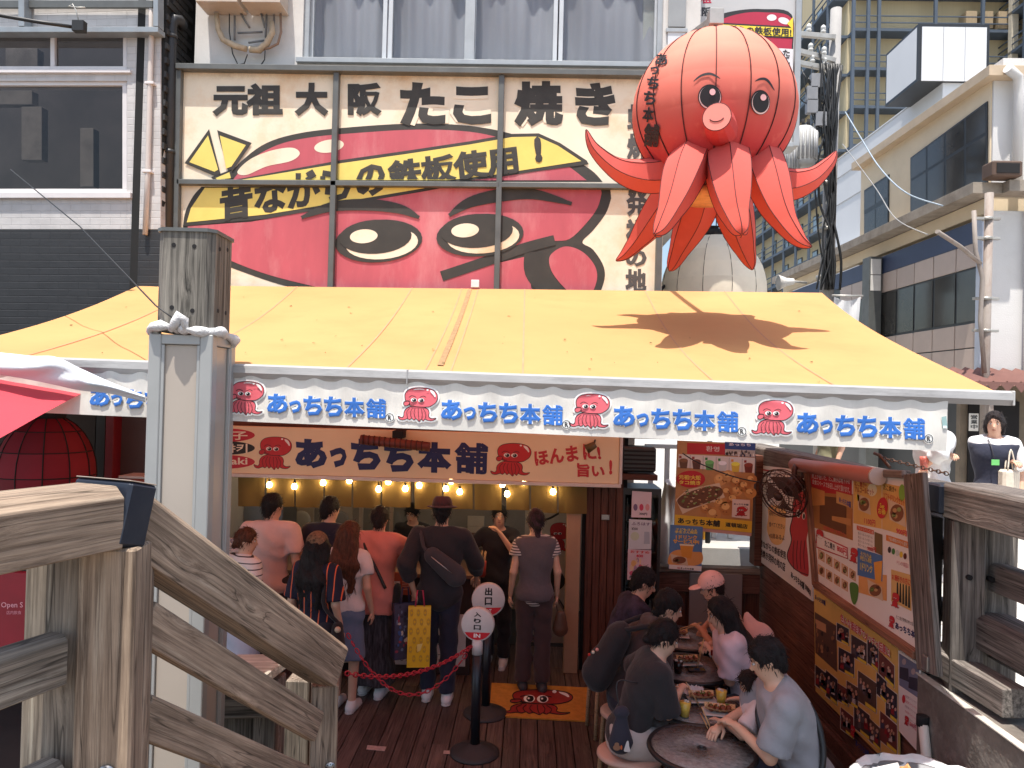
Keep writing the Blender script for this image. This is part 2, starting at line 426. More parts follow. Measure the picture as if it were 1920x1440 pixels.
# the octopus emblem, drawn in a 370 x 300 box
K_RED, K_BLACK, K_WHITE = (226, 70, 84), (28, 20, 24), (245, 242, 238)
def emblem(A, T, red=K_RED, layer=1, halo=False, lw=5, det=True, black=K_BLACK):
    """T maps emblem units to the print's units"""
    t = lambda P: [T(*p) for p in P]
    r, bk, w = flat(red), flat(black), flat(K_WHITE)
    head = [(63, 75), (75, 40), (110, 15), (165, 3), (225, 0), (285, 5), (335, 20), (363, 50), (369, 85), (355, 120), (325, 145), (285, 163), (215, 166), (155, 163), (100, 150), (72, 118)]
    skirt = [(97, 172), (68, 192), (54, 218), (52, 245), (36, 262), (0, 252), (12, 276), (45, 284), (85, 272), (108, 280), (130, 265), (147, 282), (170, 270), (200, 294), (215, 272), (237, 286), (250, 270), (280, 280), (325, 280), (357, 258), (315, 262), (287, 245), (291, 210), (275, 180), (235, 166), (180, 160), (140, 160)]
    snout = [(52, 150), (56, 128), (80, 118), (104, 120), (110, 138), (96, 152), (72, 162)]
    sw = (Vector(T(1, 0))-Vector(T(0, 0))).length
    if halo:
        for P in (head, skirt, snout): A.stroke(t(P), lw*6*sw, w, layer, closed=True, k=4)
        A.stroke(t([(60, 165), (200, 165), (300, 165)]), 60*sw, w, layer+.2)
        layer += .6
    for P, l in ((skirt, 0), (head, .8), (snout, 1.6)):
        A.blob(t(P), r, layer+l, 4); A.stroke(t(P), lw*sw, bk, layer+l+.5, closed=True, k=4)
    l = layer+2.6
    for x in (200, 268):
        A.ell(*T(x-52, 108), 29*sw, 19*sw, w, l); A.ell(*T(x-48, 109), 19*sw, 16*sw, bk, l+.5, n=16); A.ell(*T(x-55, 104), 6*sw, 5*sw, w, l+1, n=10)
    if det:
        A.stroke(t([(102, 88), (130, 72), (170, 84)]), lw*.9*sw, bk, l); A.stroke(t([(202, 86), (235, 72), (262, 82)]), lw*.9*sw, bk, l)
        A.stroke(t([(104, 138), (130, 150), (150, 152)]), lw*.8*sw, bk, l)
        A.blob(t([(300, 18), (335, 30), (352, 65), (345, 78), (330, 60), (306, 36)]), w, l, 3); A.ell(*T(276, 18), 11*sw, 8*sw, w, l, n=12)
        for P in ([(110, 180), (82, 215), (92, 268)], [(135, 178), (116, 220), (128, 262)], [(160, 180), (150, 225), (168, 268)], [(190, 180), (190, 225), (200, 285)], [(215, 180), (228, 220), (222, 270)], [(235, 178), (262, 225), (252, 268)]):
            A.stroke(t(P), lw*.8*sw, bk, l, k=4)
def place(x0, y0, x1, y1, skew=0):
    """emblem box (370 x 300) onto a box of the print; skew = fall of the baseline across the width"""
    return lambda u, v: (x0+(x1-x0)*u/370, y0+(y1-y0)*v/295+skew*u/370)

# ================================================================== THE SETTING
m_ground = mat('ground_concrete', (.22, .21, .2), .9, .15, 3, .2, 40)
bm = bmesh.new(); box(bm, -400, 400, -400, 600, -.5, -.45)
tag(fin('ground', bm, m_ground, origin=Vector((0, 0, 0))), 'grey ground sheet under the terrace and the street', kind='structure')
# terrace deck
m_deck = wood('deck_wood', lin(58, 47, 44), lin(112, 92, 84), .5, 1.0, .6, .22, pale=lin(135, 118, 108), spec=.4)
bm = bmesh.new(); box(bm, -4.4, 2.62, 1.5, 9.4, -.4, -.034)
deck = tag(fin('deck', bm, mat('deck_joist', (.03, .025, .022), .9)), 'dark stained timber deck of the eating terrace', kind='structure')
PW = .135
x = -2.3
row = 0
while x < 2.44:
    y = 2.6 - random.random()*1.6
    while y < 7.9:
        L = 1.9 + random.random()*.9
        a, b = max(y, 2.6), min(y+L, 7.9)
        if b-a > .1:
            dz = random.uniform(-.0025, .0015)
            beam('plank', (x+PW/2, a+.002, -.015+dz), (x+PW/2, b-.002, -.015+dz), PW-.007, .03, m_deck, deck, .003)
        y += L
    x += PW
# raised bridge pavement to the right, with pavers
m_pavebase = mat('pavement_slab', (.42, .40, .37), .85, .1, 4, .2, 60)
bm = bmesh.new(); box(bm, 2.75, 70, -8, 60, -.44, .955)
pave = tag(fin('bridge_pavement', bm, m_pavebase), 'pale paved bridge deck behind the right railing', kind='structure')
bm = bmesh.new(); box(bm, 1.34, 2.75, 8.6, 60, -.44, .955)
tag(fin('alley_pavement', bm, m_pavebase), 'pale pavement of the alley beside the shop', kind='structure')
m_paver = mat('paver', (.56, .53, .49), .8, .1, 8, .25, 70, objvar=.12, dirt=.25, dcol=(.2, .18, .16))
bm = bmesh.new(); box(bm, -.147, .147, -.097, .097, -.02, .02, .004)
pv0 = None
for j in range(21):
    for i in range(13):
        X = 2.92 + .3*i + (.15 if j % 2 else 0); Y = 4.0 + .2*j
        if pv0 is None: o = pv0 = fin('paver', bm, m_paver, pave, world_m=Matrix.Translation((X, Y, .976)))
        else: o = link(bpy.data.objects.new('paver', pv0.data), pave, Matrix.Translation((X, Y, .976+random.uniform(-.002, .002))))
# stairs the photographer stands at the top of (landing and treads)
m_stair = wood('stair_wood', lin(95, 80, 68), lin(150, 130, 112), .8)
bm = bmesh.new(); box(bm, -1.9, 2.4, -6, 2.05, .72, 1.0, .006)
st = tag(fin('stair_landing', bm, m_stair), 'timber landing at the top of the terrace stairs', kind='structure')
for k in range(5):
    z = 1.0-.167*(k+1)
    beam('tread', (-1.12, 2.05+.28*k+.15, z-.02), (1.2, 2.05+.28*k+.15, z-.02), .3, .04, m_stair, st)

# ================================================================== SHOP BUILDING
YF = 7.3
m_wallw = mat('painted_wall', (.62, .60, .57), .8, .06, 2.5, .15, 30, dirt=.35, dcol=(.3, .27, .23), dscale=1.3)
m_dark = mat('dark_void', (.012, .011, .012), .9, .2, 3)
m_brown = wood('brown_boards', lin(70, 42, 34), lin(112, 70, 54), .6, 1.0, .4, .12, knots=False)
m_alu = mat('aluminium_frame', (.38, .40, .41), .45, .08, 6, metal=.3, dirt=.25, dcol=(.2, .18, .16))
m_aludark = mat('grey_sign_frame', (.12, .125, .12), .5, .12, 6, metal=.2, dirt=.4, dcol=(.05, .04, .03))
shop = thing('shop_building', 'white two storey takoyaki shop building with curtained upper windows', 'building', (-1, YF, 0))
XL, XR = onY(366, 60, YF).x, 1.60
zs = onY(900, 100, YF).z - .08             # window sill height
xw0, xw1 = onY(568, 60, YF).x, onY(1243, 60, YF).x
bm = bmesh.new()
box(bm, XL, xw0, YF, YF+.25, 3.2, 9.2)                # pier left of the windows
box(bm, xw1, XR, YF, YF+.25, 4.55, 9.2)
box(bm, xw0, xw1, YF, YF+.25, 3.2, zs)
box(bm, xw0, xw1, YF, YF+.25, 7.6, 9.2)
box(bm, XL, 1.32, YF+.25, YF+8, 9.0, 9.2)
box(bm, XL, XL+.25, YF+.25, YF+8, 0, 9.0)
box(bm, 1.07, 1.32, 9.3, YF+8, 0, 9.0)
box(bm, 1.07, 1.32, YF+.25, 9.3, 2.6, 9.0)
box(bm, 1.32, XR, YF+.25, 9.3, 4.55, 9.2)
fin('wall', bm, m_wallw, shop)
boxo('interior_backdrop', xw0+.05, xw1, YF+1.6, YF+1.65, zs-.3, 7.6, mat('room_dark', (.05, .048, .05), .9), shop)
# upper windows: frames, panes, curtains
m_curt = mat('lavender_curtain', (.44, .42, .46), .9, .06, 3, .1, 200, stretch=(1, 1, .2))
m_clear = pane('window_glass', (.88, .9, .9), .01)
xs_px = [572, 722, 868, 893, 1046, 1238]
def vbar(name, px, w, y0, y1, z0, z1, m, parent, Y=YF, py=60):
    c = onY(px, py, Y).x
    return boxo(name, c-w/2, c+w/2, y0, y1, z0, z1, m, parent)
win = None
for a, b in ((574, 722), (724, 880), (882, 1046), (1048, 1238)):
    xa, xb = onY(a, 60, YF).x, onY(b, 60, YF).x
    wn_ = boxo('window', xa, xb, YF+.10, YF+.13, zs, zs+.05, m_alu, shop)
    for u in (xa+.002, xb-.045): boxo('stile', u, u+.043, YF+.09, YF+.135, zs+.051, 7.6, mat('window_stile', (.55, .57, .58), .4, .06, 6, metal=.2), wn_)
    boxo('pane', xa+.04, xb-.04, YF+.115, YF+.119, zs+.04, 7.6, m_clear, wn_, 0)
    # curtain in folds
    bm = bmesh.new(); n = 44; cv = []
    ph = random.random()*6
    for i in range(n+1):
        u = i/n; X = xa+(xb-xa)*u
        dy = .03*math.sin(u*15+ph)+.018*math.sin(u*37+ph*2)
        cv.append([bm.verts.new((X, YF+.24+dy*(.6+.4*k/5)+.03*math.sin(k*1.3+u*5), zs+.03+(7.6-zs)*k/5)) for k in range(6)])
    for i in range(n):
        for k in range(5): bm.faces.new((cv[i][k], cv[i+1][k], cv[i+1][k+1], cv[i][k+1])).smooth = True
    fin('curtain', bm, m_curt, wn_)
for px, w in ((572, .06), (880, .10), (1240, .07)):
    vbar('window_post', px, w, YF+.03, YF+.10, zs, 7.6, m_alu, shop)
boxo('window_sill', xw0-.05, xw1+.05, YF-.05, YF+.09, zs-.05, zs-.002, m_alu, shop)
# narrow window right of the big one
xa, xb = onY(1248, 60, YF).x, onY(1288, 60, YF).x
o = boxo('side_window', xa, xb, YF-.03, YF-.002, onY(1265, 55, YF).z-.04, onY(1265, 55, YF).z, m_alu, shop)
boxo('pane', xa+.02, xb-.02, YF-.025, YF-.004, onY(1265, 52, YF).z, 6.9, mat('frosted_pane', (.30, .31, .31), .25, .1, 3), o, 0)
boxo('lower_pane', xa+.02, xb-.02, YF-.02, YF-.004, 5.2, onY(1265, 60, YF).z, mat('white_pane', (.66, .67, .68), .3, .05, 3), o, 0)
# gas heaters with their pipes
m_heater = mat('heater_cream', (.50, .43, .36), .5, .08, 5, dirt=.4, dcol=(.22, .12, .06))
m_pipe = mat('lagged_pipe', (.45, .36, .25), .8, .25, 9, .6, 30)
for k, (pa, pb) in enumerate(((391, 463), (474, 541))):
    xa, xb = onY(pa, 20, YF).x, onY(pb, 20, YF).x; zb = onY(430, 24, YF).z
    h = thing('gas_water_heater', ('cream outdoor water heater nearest the downpipe' if k == 0 else 'cream outdoor water heater beside the curtained window'), 'water heater', ((xa+xb)/2, YF, zb), 'water heaters on the upper wall')
    boxo('case', xa, xb, YF-.26, YF-.002, zb, zb+.6, m_heater, h, .012)
    boxo('lower_lip', xa-.008, xb+.008, YF-.27, YF-.01, zb-.03, zb-.001, m_heater, h)
    for j in range(3):
        u = xa+(xb-xa)*(.1+.29*j); boxo('vent_slot', u, u+(xb-xa)*.2, YF-.264, YF-.2605, zb+.045, zb+.057, m_dark, h, 0)
    for j in (.05, .68):
        u = xa+(xb-xa)*j; boxo('sticker', u, u+.07, YF-.264, YF-.261, zb+.09, zb+.2, flat((205, 212, 222)), h, 0)
    cx = (xa+xb)/2; s = 1 if k == 0 else -1
    q = lambda px, py, d=.08: onY(px, py, YF-d)
    if k == 0:
        tube('lagged_hose', [q(406, 26), q(409, 55), q(418, 74), q(440, 86), q(462, 92)], [.024, .026, .03, .032, .03], m_pipe, h, 10)
        tube('drain_hose', [q(430, 26), q(430, 60), q(436, 100), q(446, 121), q(458, 119), q(464, 102)], .006, mat('black_rubber', (.02, .02, .02), .5), h)
    else:
        tube('lagged_hose', [q(510, 40), q(511, 60), q(500, 82), q(486, 94), q(468, 93)], [.022, .03, .032, .034, .03], m_pipe, h, 10)
        tube('copper_hose', [q(526, 26), q(527, 60), q(521, 82), q(505, 90), q(494, 92)], .013, mat('old_copper', (.25, .16, .11), .6, .2), h)
        tube('drain_hose', [q(497, 95), q(496, 112), q(488, 124)], .006, mat('black_rubber', (.02,)*3), h)
    for (a, b_) in (((440, 30), (440, 75)), ((446, 62), (492, 60)), ((466, 80), (495, 76)), ((452, 26), (468, 52)), ((500, 28), (498, 70))) if k == 0 else (((490, 26), (497, 52)), ((514, 28), (513, 62))):
        tube('pipe', [q(*a, .05), q(*b_, .05)], .011, mat('grey_pipe', (.16, .17, .18), .5, .2), h)

# ------------------------------------------------------------------ big framed sign
YS = 7.22
sign = thing('billboard', 'large framed sign with winking red octopus and black Japanese lettering', 'sign', onY(640, 520, YS))
m_cream = mat('faded_sign_cream', lin(238, 224, 200), .6, .08, 2.0, 0, 50, dirt=.8, dcol=lin(214, 160, 92), dscale=1.1, spec=.3)
m_sred = mat('faded_sign_red', lin(190, 92, 102), .6, .14, 2.2, stretch=(1, 1, .3), dirt=.8, dcol=lin(214, 152, 152), dscale=1.8, spec=.3)
m_sblk = mat('faded_sign_black', lin(56, 52, 46), .6, .15, 4, dirt=.3, dcol=lin(92, 84, 74))
m_syel = mat('faded_sign_yellow', lin(232, 208, 110), .6, .06, 3, dirt=.35, dcol=lin(222, 180, 70))
_nt = m_cream.node_tree; _N, _L = _nt.nodes, _nt.links           # brown speckled water stain below the top rail
_tc = _N.new('ShaderNodeTexCoord'); _sp = _N.new('ShaderNodeSeparateXYZ'); _L.new(_tc.outputs['Object'], _sp.inputs[0])
_mr = _N.new('ShaderNodeMapRange'); _mr.inputs[1].default_value = 1.72; _mr.inputs[2].default_value = 2.1; _L.new(_sp.outputs[2], _mr.inputs[0])
_nz = _N.new('ShaderNodeTexNoise'); _nz.inputs['Scale'].default_value = 3; _nz.inputs['Detail'].default_value = 12; _nz.inputs['Roughness'].default_value = .85; _L.new(_tc.outputs['Object'], _nz.inputs['Vector'])
_mm = _N.new('ShaderNodeMath'); _mm.operation = 'MULTIPLY'; _L.new(_mr.outputs[0], _mm.inputs[0]); _L.new(_nz.outputs[0], _mm.inputs[1])
_m2 = _N.new('ShaderNodeMapRange'); _m2.inputs[1].default_value = .3; _m2.inputs[2].default_value = .6; _m2.inputs[4].default_value = .75; _L.new(_mm.outputs[0], _m2.inputs[0])
_mx = _N.new('ShaderNodeMix'); _mx.data_type = 'RGBA'; _bs = _N['Principled BSDF']; _L.new(_m2.outputs[0], _mx.inputs[0]); _L.new(_bs.inputs['Base Color'].links[0].from_socket, _mx.inputs[6]); _mx.inputs[7].default_value = lin(120, 84, 50) + (1,); _L.new(_mx.outputs[2], _bs.inputs['Base Color'])
cols = [(338, 632), (632, 941), (941, 1240)]
zmid = lambda px: 342+(px-338)*.012
for r in range(2):
    for a, b in cols:
        t = 130+(a-338)*.016 if r == 0 else zmid(a); u = zmid(a) if r == 0 else 585
        p0, p1 = onY(a, t, YS), onY(b, u, YS)
        boxo('sign_panel', p0.x+.004, p1.x-.004, YS, YS+.03, p1.z+.004, p0.z-.004, m_cream, sign, .002)
A = Art(mapY(YS)); A.st = .0015
up_clip = [((338, 336), (-.0, 1))]          # keep above the middle rail
dn_clip = [((338, 350), (0, -1))]
# upper half of the picture
A.poly([p for p in crom([(420, 338), (455, 300), (500, 268), (560, 250), (640, 240), (760, 232), (860, 234), (940, 246), (1010, 268), (1070, 295), (1110, 320), (1130, 341)], 5, False)] + [(420, 341)], m_sblk, 1)
A.poly([p for p in crom([(436, 338), (470, 300), (520, 272), (580, 258), (660, 250), (780, 243), (880, 247), (950, 262), (1010, 284), (1060, 308), (1100, 338)], 5, False)], m_sred, 2)
A.blob([(445, 322), (470, 298), (510, 282), (548, 277), (562, 288), (545, 302), (500, 312), (462, 328)], m_cream, 3)
A.ell(617, 274, 28, 12, m_cream, 3, -.15)
A.poly([(440, 337), (640, 300), (760, 283), (880, 265), (960, 251), (1010, 250), (1050, 268), (1100, 301), (1104, 308), (1000, 322), (930, 333), (860, 340), (440, 340)], m_sblk, 4)
A.poly([(452, 337), (640, 306), (760, 289), (880, 271), (960, 257), (1008, 256), (1046, 273), (1090, 302), (1000, 316), (925, 328), (840, 338)], m_syel, 5)
for P in ([(392, 242), (346, 306), (402, 330), (414, 328)], [(407, 244), (472, 268), (438, 318), (428, 322)]):
    A.poly(P, m_sblk, 6)
for P in ([(390, 254), (355, 304), (402, 322), (409, 318)], [(412, 254), (461, 272), (434, 312), (424, 316)]):
    A.poly(P, m_syel, 7)
A.poly([(396, 332), (434, 318), (438, 334), (400, 338)], m_sblk, 6); A.poly([(404, 334), (430, 323), (433, 334), (408, 337)], m_syel, 7)
A.text('がら', ((540, 322), (636, 312), (640, 372), (544, 382)), m_sblk, 8, .05, up_clip)
A.text('の', ((668, 312), (722, 304), (722, 352), (668, 356)), m_sblk, 8, .05, up_clip)
A.text('鉄板使用', ((725, 302), (968, 270), (974, 326), (730, 356)), m_sblk, 8, .045, up_clip)
A.text('!', ((1000, 256), (1014, 254), (1018, 304), (1004, 306)), m_sblk, 8, .08)
for s, q in (('元祖', (398, 156, 530, 218)), ('大', (552, 155, 616, 218)), ('阪', (652, 155, 716, 218)), ('たこ', (750, 154, 921, 236)), ('焼', (964, 152, 1056, 238)), ('き', (1078, 155, 1154, 236))):
    if s in ('たこ', '焼', 'き'):
        A.text(s, (q[0], q[1], q[2], q[3]), m_cream, 3.4, .12)
    A.text(s, q, m_sblk, 4.4, .055)
# lower half
A.poly([p for p in crom([(343, 424), (348, 396), (362, 368), (378, 350)], 5, False)] + [(1144, 350)] + crom([(1146, 372), (1136, 400), (1112, 432), (1092, 454), (1112, 468), (1132, 500), (1132, 530), (1115, 570)], 5, False) + [(1090, 590), (640, 590)] + crom([(600, 552), (520, 532), (450, 508), (400, 488), (360, 466), (345, 440)], 5, False), m_sblk, 1)
A.poly([(352, 424), (470, 416), (640, 385), (800, 358), (840, 350), (1126, 350)] + crom([(1128, 362), (1120, 390), (1098, 420), (1068, 448), (1040, 452), (1010, 458)], 4, False) + [(870, 508), (990, 480), (996, 540), (1040, 590), (680, 590)] + crom([(610, 542), (520, 520), (460, 500), (410, 478), (370, 455), (352, 432)], 4, False), m_sred, 2)
A.blob([(1034, 476), (1060, 462), (1092, 472), (1116, 500), (1118, 530), (1100, 560), (1068, 548), (1040, 518), (1030, 494)], m_sred, 3)
A.stroke([(828, 518), (900, 494), (980, 466), (1040, 450)], 19, m_sblk, 4)
A.stroke([(1000, 472), (1000, 510), (1030, 545), (1070, 572)], 32, m_sblk, 3)
A.poly([(343, 424), (352, 392), (380, 352), (830, 351), (640, 386), (500, 410)], m_sblk, 4)
A.poly([(350, 417), (358, 390), (384, 352), (800, 352), (640, 379), (500, 402)], m_syel, 5)
A.text('昔ながらの', ((412, 350), (720, 296), (726, 366), (412, 416)), m_sblk, 6, .045, dn_clip)
A.stroke([(565, 408), (620, 388), (690, 384), (750, 392), (786, 408)], 22, m_sblk, 7, taper=True)
A.stroke([(842, 404), (880, 380), (940, 366), (1000, 364), (1072, 382)], 24, m_sblk, 7, taper=True)
for cx, cy in ((710, 452), (900, 441)):
    A.ell(cx, cy, 82, 40, m_sblk, 7, -.08); A.ell(cx+6, cy+4, 68, 30, m_cream, 8, -.08); A.ell(cx-6, cy-8, 68, 32, m_sblk, 9, -.06)
    A.ell(cx-28, cy-9, 26, 13, m_cream, 10, -.08)
# vertical lettering at the right edge
for s, y0, y1 in (('蛸', 195, 245), ('焼', 250, 300), ('発', 352, 406), ('祥', 410, 462), ('の', 468, 500), ('地', 504, 548)):
    A.text(s, (1176-(y0-195)*.012, y0, 1216-(y0-195)*.012, y1), flat((82, 78, 74)), 3, .045)
A.done('sign_picture', sign, 'faded print of winking red octopus with yellow headband')
fr = lambda a, b, w, d=.07: beam('frame_bar', onY(*a, YS-.03), onY(*b, YS-.03), d, w, m_aludark, sign, .004)
fr((334, 128), (1246, 142), .055, .12); fr((334, 342), (1246, 351), .05)
for (a, b) in (((337, 133), (328, 590)), ((632, 137), (619, 590)), ((941, 142), (930, 590)), ((1243, 145), (1232, 590))):
    fr(a, b, .055)

# ------------------------------------------------------------------ ground floor of the shop
gx0, gx1 = onY(300, 1000, 7.2).x, 1.32
bm = bmesh.new()
box(bm, gx0, gx1, 9.2, 9.3, 0, 2.6); box(bm, gx0-.1, gx0, 7.25, 9.3, 0, 3.2)
fin('interior_wall', bm, mat('kitchen_wall', (.30, .26, .22), .7, .1, 3), shop)
boxo('ceiling', gx0-.1, gx1, 7.36, 9.3, 2.45, 2.55, mat('kitchen_ceiling', (.06, .045, .04), .8), shop)
boxo('lintel', gx0-.1, 1.33, 7.20, 7.34, 2.28, 3.3, m_brown, shop)
boxo('kitchen_floor', gx0, gx1, 7.9, 9.2, -.03, .004, mat('kitchen_floor', (.03, .03, .03), .6), shop)
xb0, xb1 = onY(1068, 1000, 7.2).x, onY(1168, 1000, 7.2).x
boxo('door_post', onY(1062, 1000, 7.2).x, onY(1088, 1000, 7.2).x, 7.16, 7.28, 0, 1.95, mat('pale_post', lin(176, 140, 110), .6, .1, 4), shop)
n = 5; xq = onY(1098, 1000, 7.2).x
for k in range(n):
    xa = xq+(xb1-xq)*k/n
    beam('wall_board', (xa+(xb1-xq)/n/2, 7.24, 0), (xa+(xb1-xq)/n/2, 7.24, 2.28), (xb1-xq)/n-.006, .03, m_brown, shop, .003, Vector((0, -1, 0)))
boxo('wall_backing', xq-.03, xb1+.04, 7.26, 7.3, 0, 2.28, m_dark, shop)
o = boxo('hasp', onY(1128, 968, 7.2).x, onY(1143, 968, 7.2).x, 7.205, 7.22, onY(1130, 975, 7.2).z, onY(1130, 965, 7.2).z, mat('zinc', (.4, .4, .38), .4, metal=.8), shop)

# header sign
YH = 7.08
hs_ = thing('shop_fascia_sign', 'long cream fascia sign with two octopus emblems and dark blue lettering', 'sign', onY(790, 900, YH))
h0, h1 = onY(330, 890, YH), onY(1160, 908, YH)
zt, zb = onY(790, 812, YH).z+.02, onY(790, 897, YH).z
m_fas = mat('fascia_cream', lin(238, 220, 184), .55, .05, 1.5, spec=.3)
boxo('sign_face', h0.x, h1.x, YH, YH+.10, zb, zt, m_fas, hs_, .004)
for nm, a in (('lower_trim', (h0.x-.02, h1.x+.02, YH-.02, YH+.08, zb-.035, zb-.002)), ('end_trim', (h1.x+.002, h1.x+.03, YH-.015, YH+.1, zb-.002, zt))):
    boxo(nm, *a, mat('white_trim', (.7, .66, .62), .5), hs_)
A = Art(mapY(YH))
navy = flat((30, 38, 92))
emblem(A, place(476, 818, 547, 880, 2), (196, 44, 50), 1); emblem(A, place(920, 830, 996, 892, 2), (196, 44, 50), 1)
for s, q in (('あ', ((552, 822), (612, 824), (614, 880), (554, 876))), ('っ', ((618, 838), (650, 840), (650, 878), (618, 876))), ('ち', ((658, 822), (714, 824), (714, 884), (658, 880))), ('ち', ((720, 824), (776, 826), (776, 887), (720, 884))), ('本', ((782, 828), (848, 830), (846, 888), (782, 885))), ('舗', ((852, 829), (916, 831), (914, 890), (852, 887)))):
    A.text(s, q, navy, 2, .035 if s == '舗' else .06)
rd = flat((196, 52, 60))
A.text('ほんま', ((1000, 846), (1082, 834), (1086, 864), (1004, 874)), rd, 2, .04); A.text('に!', ((1092, 832), (1124, 836), (1128, 862), (1094, 862)), rd, 2, .04)
A.text('旨い', ((1082, 868), (1134, 872), (1134, 896), (1082, 894)), rd, 2, .04); A.text('!', (1142, 862, 1148, 890), rd, 2, .06)
for cy, cc, s in ((816, (196, 44, 60), '小丸子'), (840, (40, 36, 34), '타코야키'), (866, (196, 44, 60), 'takoyaki')):
    A.ell(420, cy, 58, 13, flat(cc), 1); A.text(s, (368, cy-8, 464, cy+9), flat((246, 236, 214)), 2, .02)
A.done('sign_print', hs_)
# patio heater bar and small lamp in front of the fascia
o = thing('patio_heater', 'red brown slatted heater bar fixed before the fascia sign', 'heater', onY(742, 830, 6.9))
tube('case', [onY(676, 824, 6.9), onY(806, 838, 6.9)], .045, mat('heater_brown', lin(110, 50, 40), .5), o, 10)
for k in range(12):
    a = onY(682+k*10, 824.5+k*1.1, 6.9); tube('louvre', [a+Vector((-.006, -.0, 0)), a+Vector((.006, 0, 0))], .049, mat('louvre_dark', lin(70, 28, 24), .5), o, 10)
boxo('bracket', onY(735, 830, 6.9).x, onY(755, 830, 6.9).x, 6.9, 7.2, onY(740, 822, 6.9).z, onY(740, 818, 6.9).z+.05, m_dark, o)
o = thing('spot_lamp', 'small olive spot lamp clipped over the fascia lettering', 'lamp', onY(1110, 838, 6.95))
lath('shade', [(0, .05), (.03, .05), (.045, -.05), (.0, -.045)], onY(1108, 838, 6.95), mat('olive_metal', lin(96, 80, 44), .5), o, 14, Matrix.Rotation(R(60), 3, 'Y'))
tube('arm', [onY(1114, 834, 6.95), onY(1116, 824, 7.1)], .008, m_dark, o)

# noren curtains and rod
nor = thing('noren_curtain', 'row of short olive hemp curtain flaps under the fascia sign', 'curtain', onY(770, 900, 7.14))
m_nor = mat('hemp', lin(136, 114, 66), .9, .1, 4, .3, 260, trans=(lin(150, 118, 60), .35))
tube('rod', [onY(440, 893, 7.14), onY(1108, 910, 7.14)], .010, mat('black_rod', (.02, .02, .02), .4), nor)
nx = [445, 498, 553, 608, 661, 715, 771, 776, 830, 888, 942, 948, 994, 1046, 1102]
for a, b in zip(nx, nx[1:]):
    if b-a < 10: continue
    bm = bmesh.new(); n = 8; g = []
    ph = random.random()*6; yt = lambda p: 895+(p-440)*.023; dep = 52+random.uniform(-3, 2)
    for i in range(n+1):
        p = a+1.5+(b-a-3)*i/n
        g.append([onY(p, yt(p)+dep*k/4, 7.14)+Vector((0, .012*math.sin(i*.9+ph)*(k/4)+.0, 0)) for k in range(5)])
    gv = [[bm.verts.new(q) for q in r_] for r_ in g]
    for i in range(n):
        for k in range(4): bm.faces.new((gv[i][k], gv[i+1][k], gv[i+1][k+1], gv[i][k+1])).smooth = True
    fin('flap', bm, m_nor, nor)
for k, (px, Y, lab) in enumerate(((560, 8.3, 'added fill lamp over the left of the kitchen'), (800, 8.4, 'added fill lamp over the middle of the kitchen'), (985, 8.0, 'added fill lamp just inside the doorway'))):  # lamps added to brighten the dark kitchen interior
    p = onY(px, 930, Y); p.z = 2.1; o = thing('kitchen_fill_lamp', lab, 'lamp', p, 'added kitchen fill lamps'); lath('bulb', [(0, -.06), (.045, -.045), (.06, 0), (.03, .05), (0, .06)], p, glow('kitchen_fill', (1, .76, .5), 22), o, 14); lath('shade', [(.07, .02), (.03, .08), (.004, .1), (.004, .35), (0, .35)], p, m_dark, o, 14)
# bulbs along the noren
gw = glow('warm_bulb', (1, .70, .34), 26)
for k, (px, py) in enumerate(sorted(((505, 907), (552, 910), (606, 903), (655, 899), (710, 915), (728, 901), (760, 914), (786, 908), (846, 900), (836, 914), (862, 920), (942, 906), (951, 924), (1037, 920), (982, 902)))):
    p = onY(px, py+2, 7.115)
    b_ = thing('light_bulb', 'warm glowing bulb, %s from the left along the hemp curtain' % ('first second third fourth fifth sixth seventh eighth ninth tenth eleventh twelfth thirteenth fourteenth fifteenth'.split()[k]), 'bulb', p+Vector((0, 0, .15)), 'bulbs along the noren')
    lath('bulb', [(0, -.03), (.02, -.024), (.028, 0), (.018, .022), (.01, .03), (0, .03)], p, gw, b_, 12)
    lath('socket', [(.012, .03), (.012, .05), (.003, .055), (.003, .09), (0, .09)], p, m_dark, b_, 8)

# ================================================================== AWNING
YB, YA = 7.12, 3.55
aw = thing('awning', 'sunlit yellow ochre retractable awning with white lettered valance over the terrace', 'awning', (0, YB, 3.5))
m_awn = mat('awning_cloth', lin(220, 168, 112), .85, .07, .8, .45, 4, dirt=.5, dcol=lin(200, 142, 92), dscale=1.1, spec=.2, trans=(lin(232, 130, 100), .30))
bl, br_ = onY(262, 534, YB), onY(1541, 549, YB)
fl, fr_ = onY(-160, 668, YA), onY(1872, 738, YA)
NX, NY = 48, 16
def awp(u, t):
    """u across, t from wall to bar"""
    p = (bl*(1-u)+br_*u)*(1-t)+(fl*(1-u)+fr_*u)*t
    p.z -= .06*math.sin(math.pi*t)*(1+.35*math.sin(u*9)) - .009*math.sin(u*62+t*3)*t*(1-t)*4-.010*math.sin(u*17-t*4)*t
    return p
bm = bmesh.new(); g = [[bm.verts.new(awp(i/NX, j/NY)) for j in range(NY+1)] for i in range(NX+1)]
for i in range(NX):
    for j in range(NY): bm.faces.new((g[i][j], g[i][j+1], g[i+1][j+1], g[i+1][j])).smooth = True
fab = fin('awning_cloth', bm, m_awn, aw)
m_seam = mat('awning_seam', lin(214, 160, 122), .85, .1, 6, trans=(lin(200, 100, 76), .3))
m_tape = mat('seam_tape', lin(150, 118, 82), .85, .3, 30)
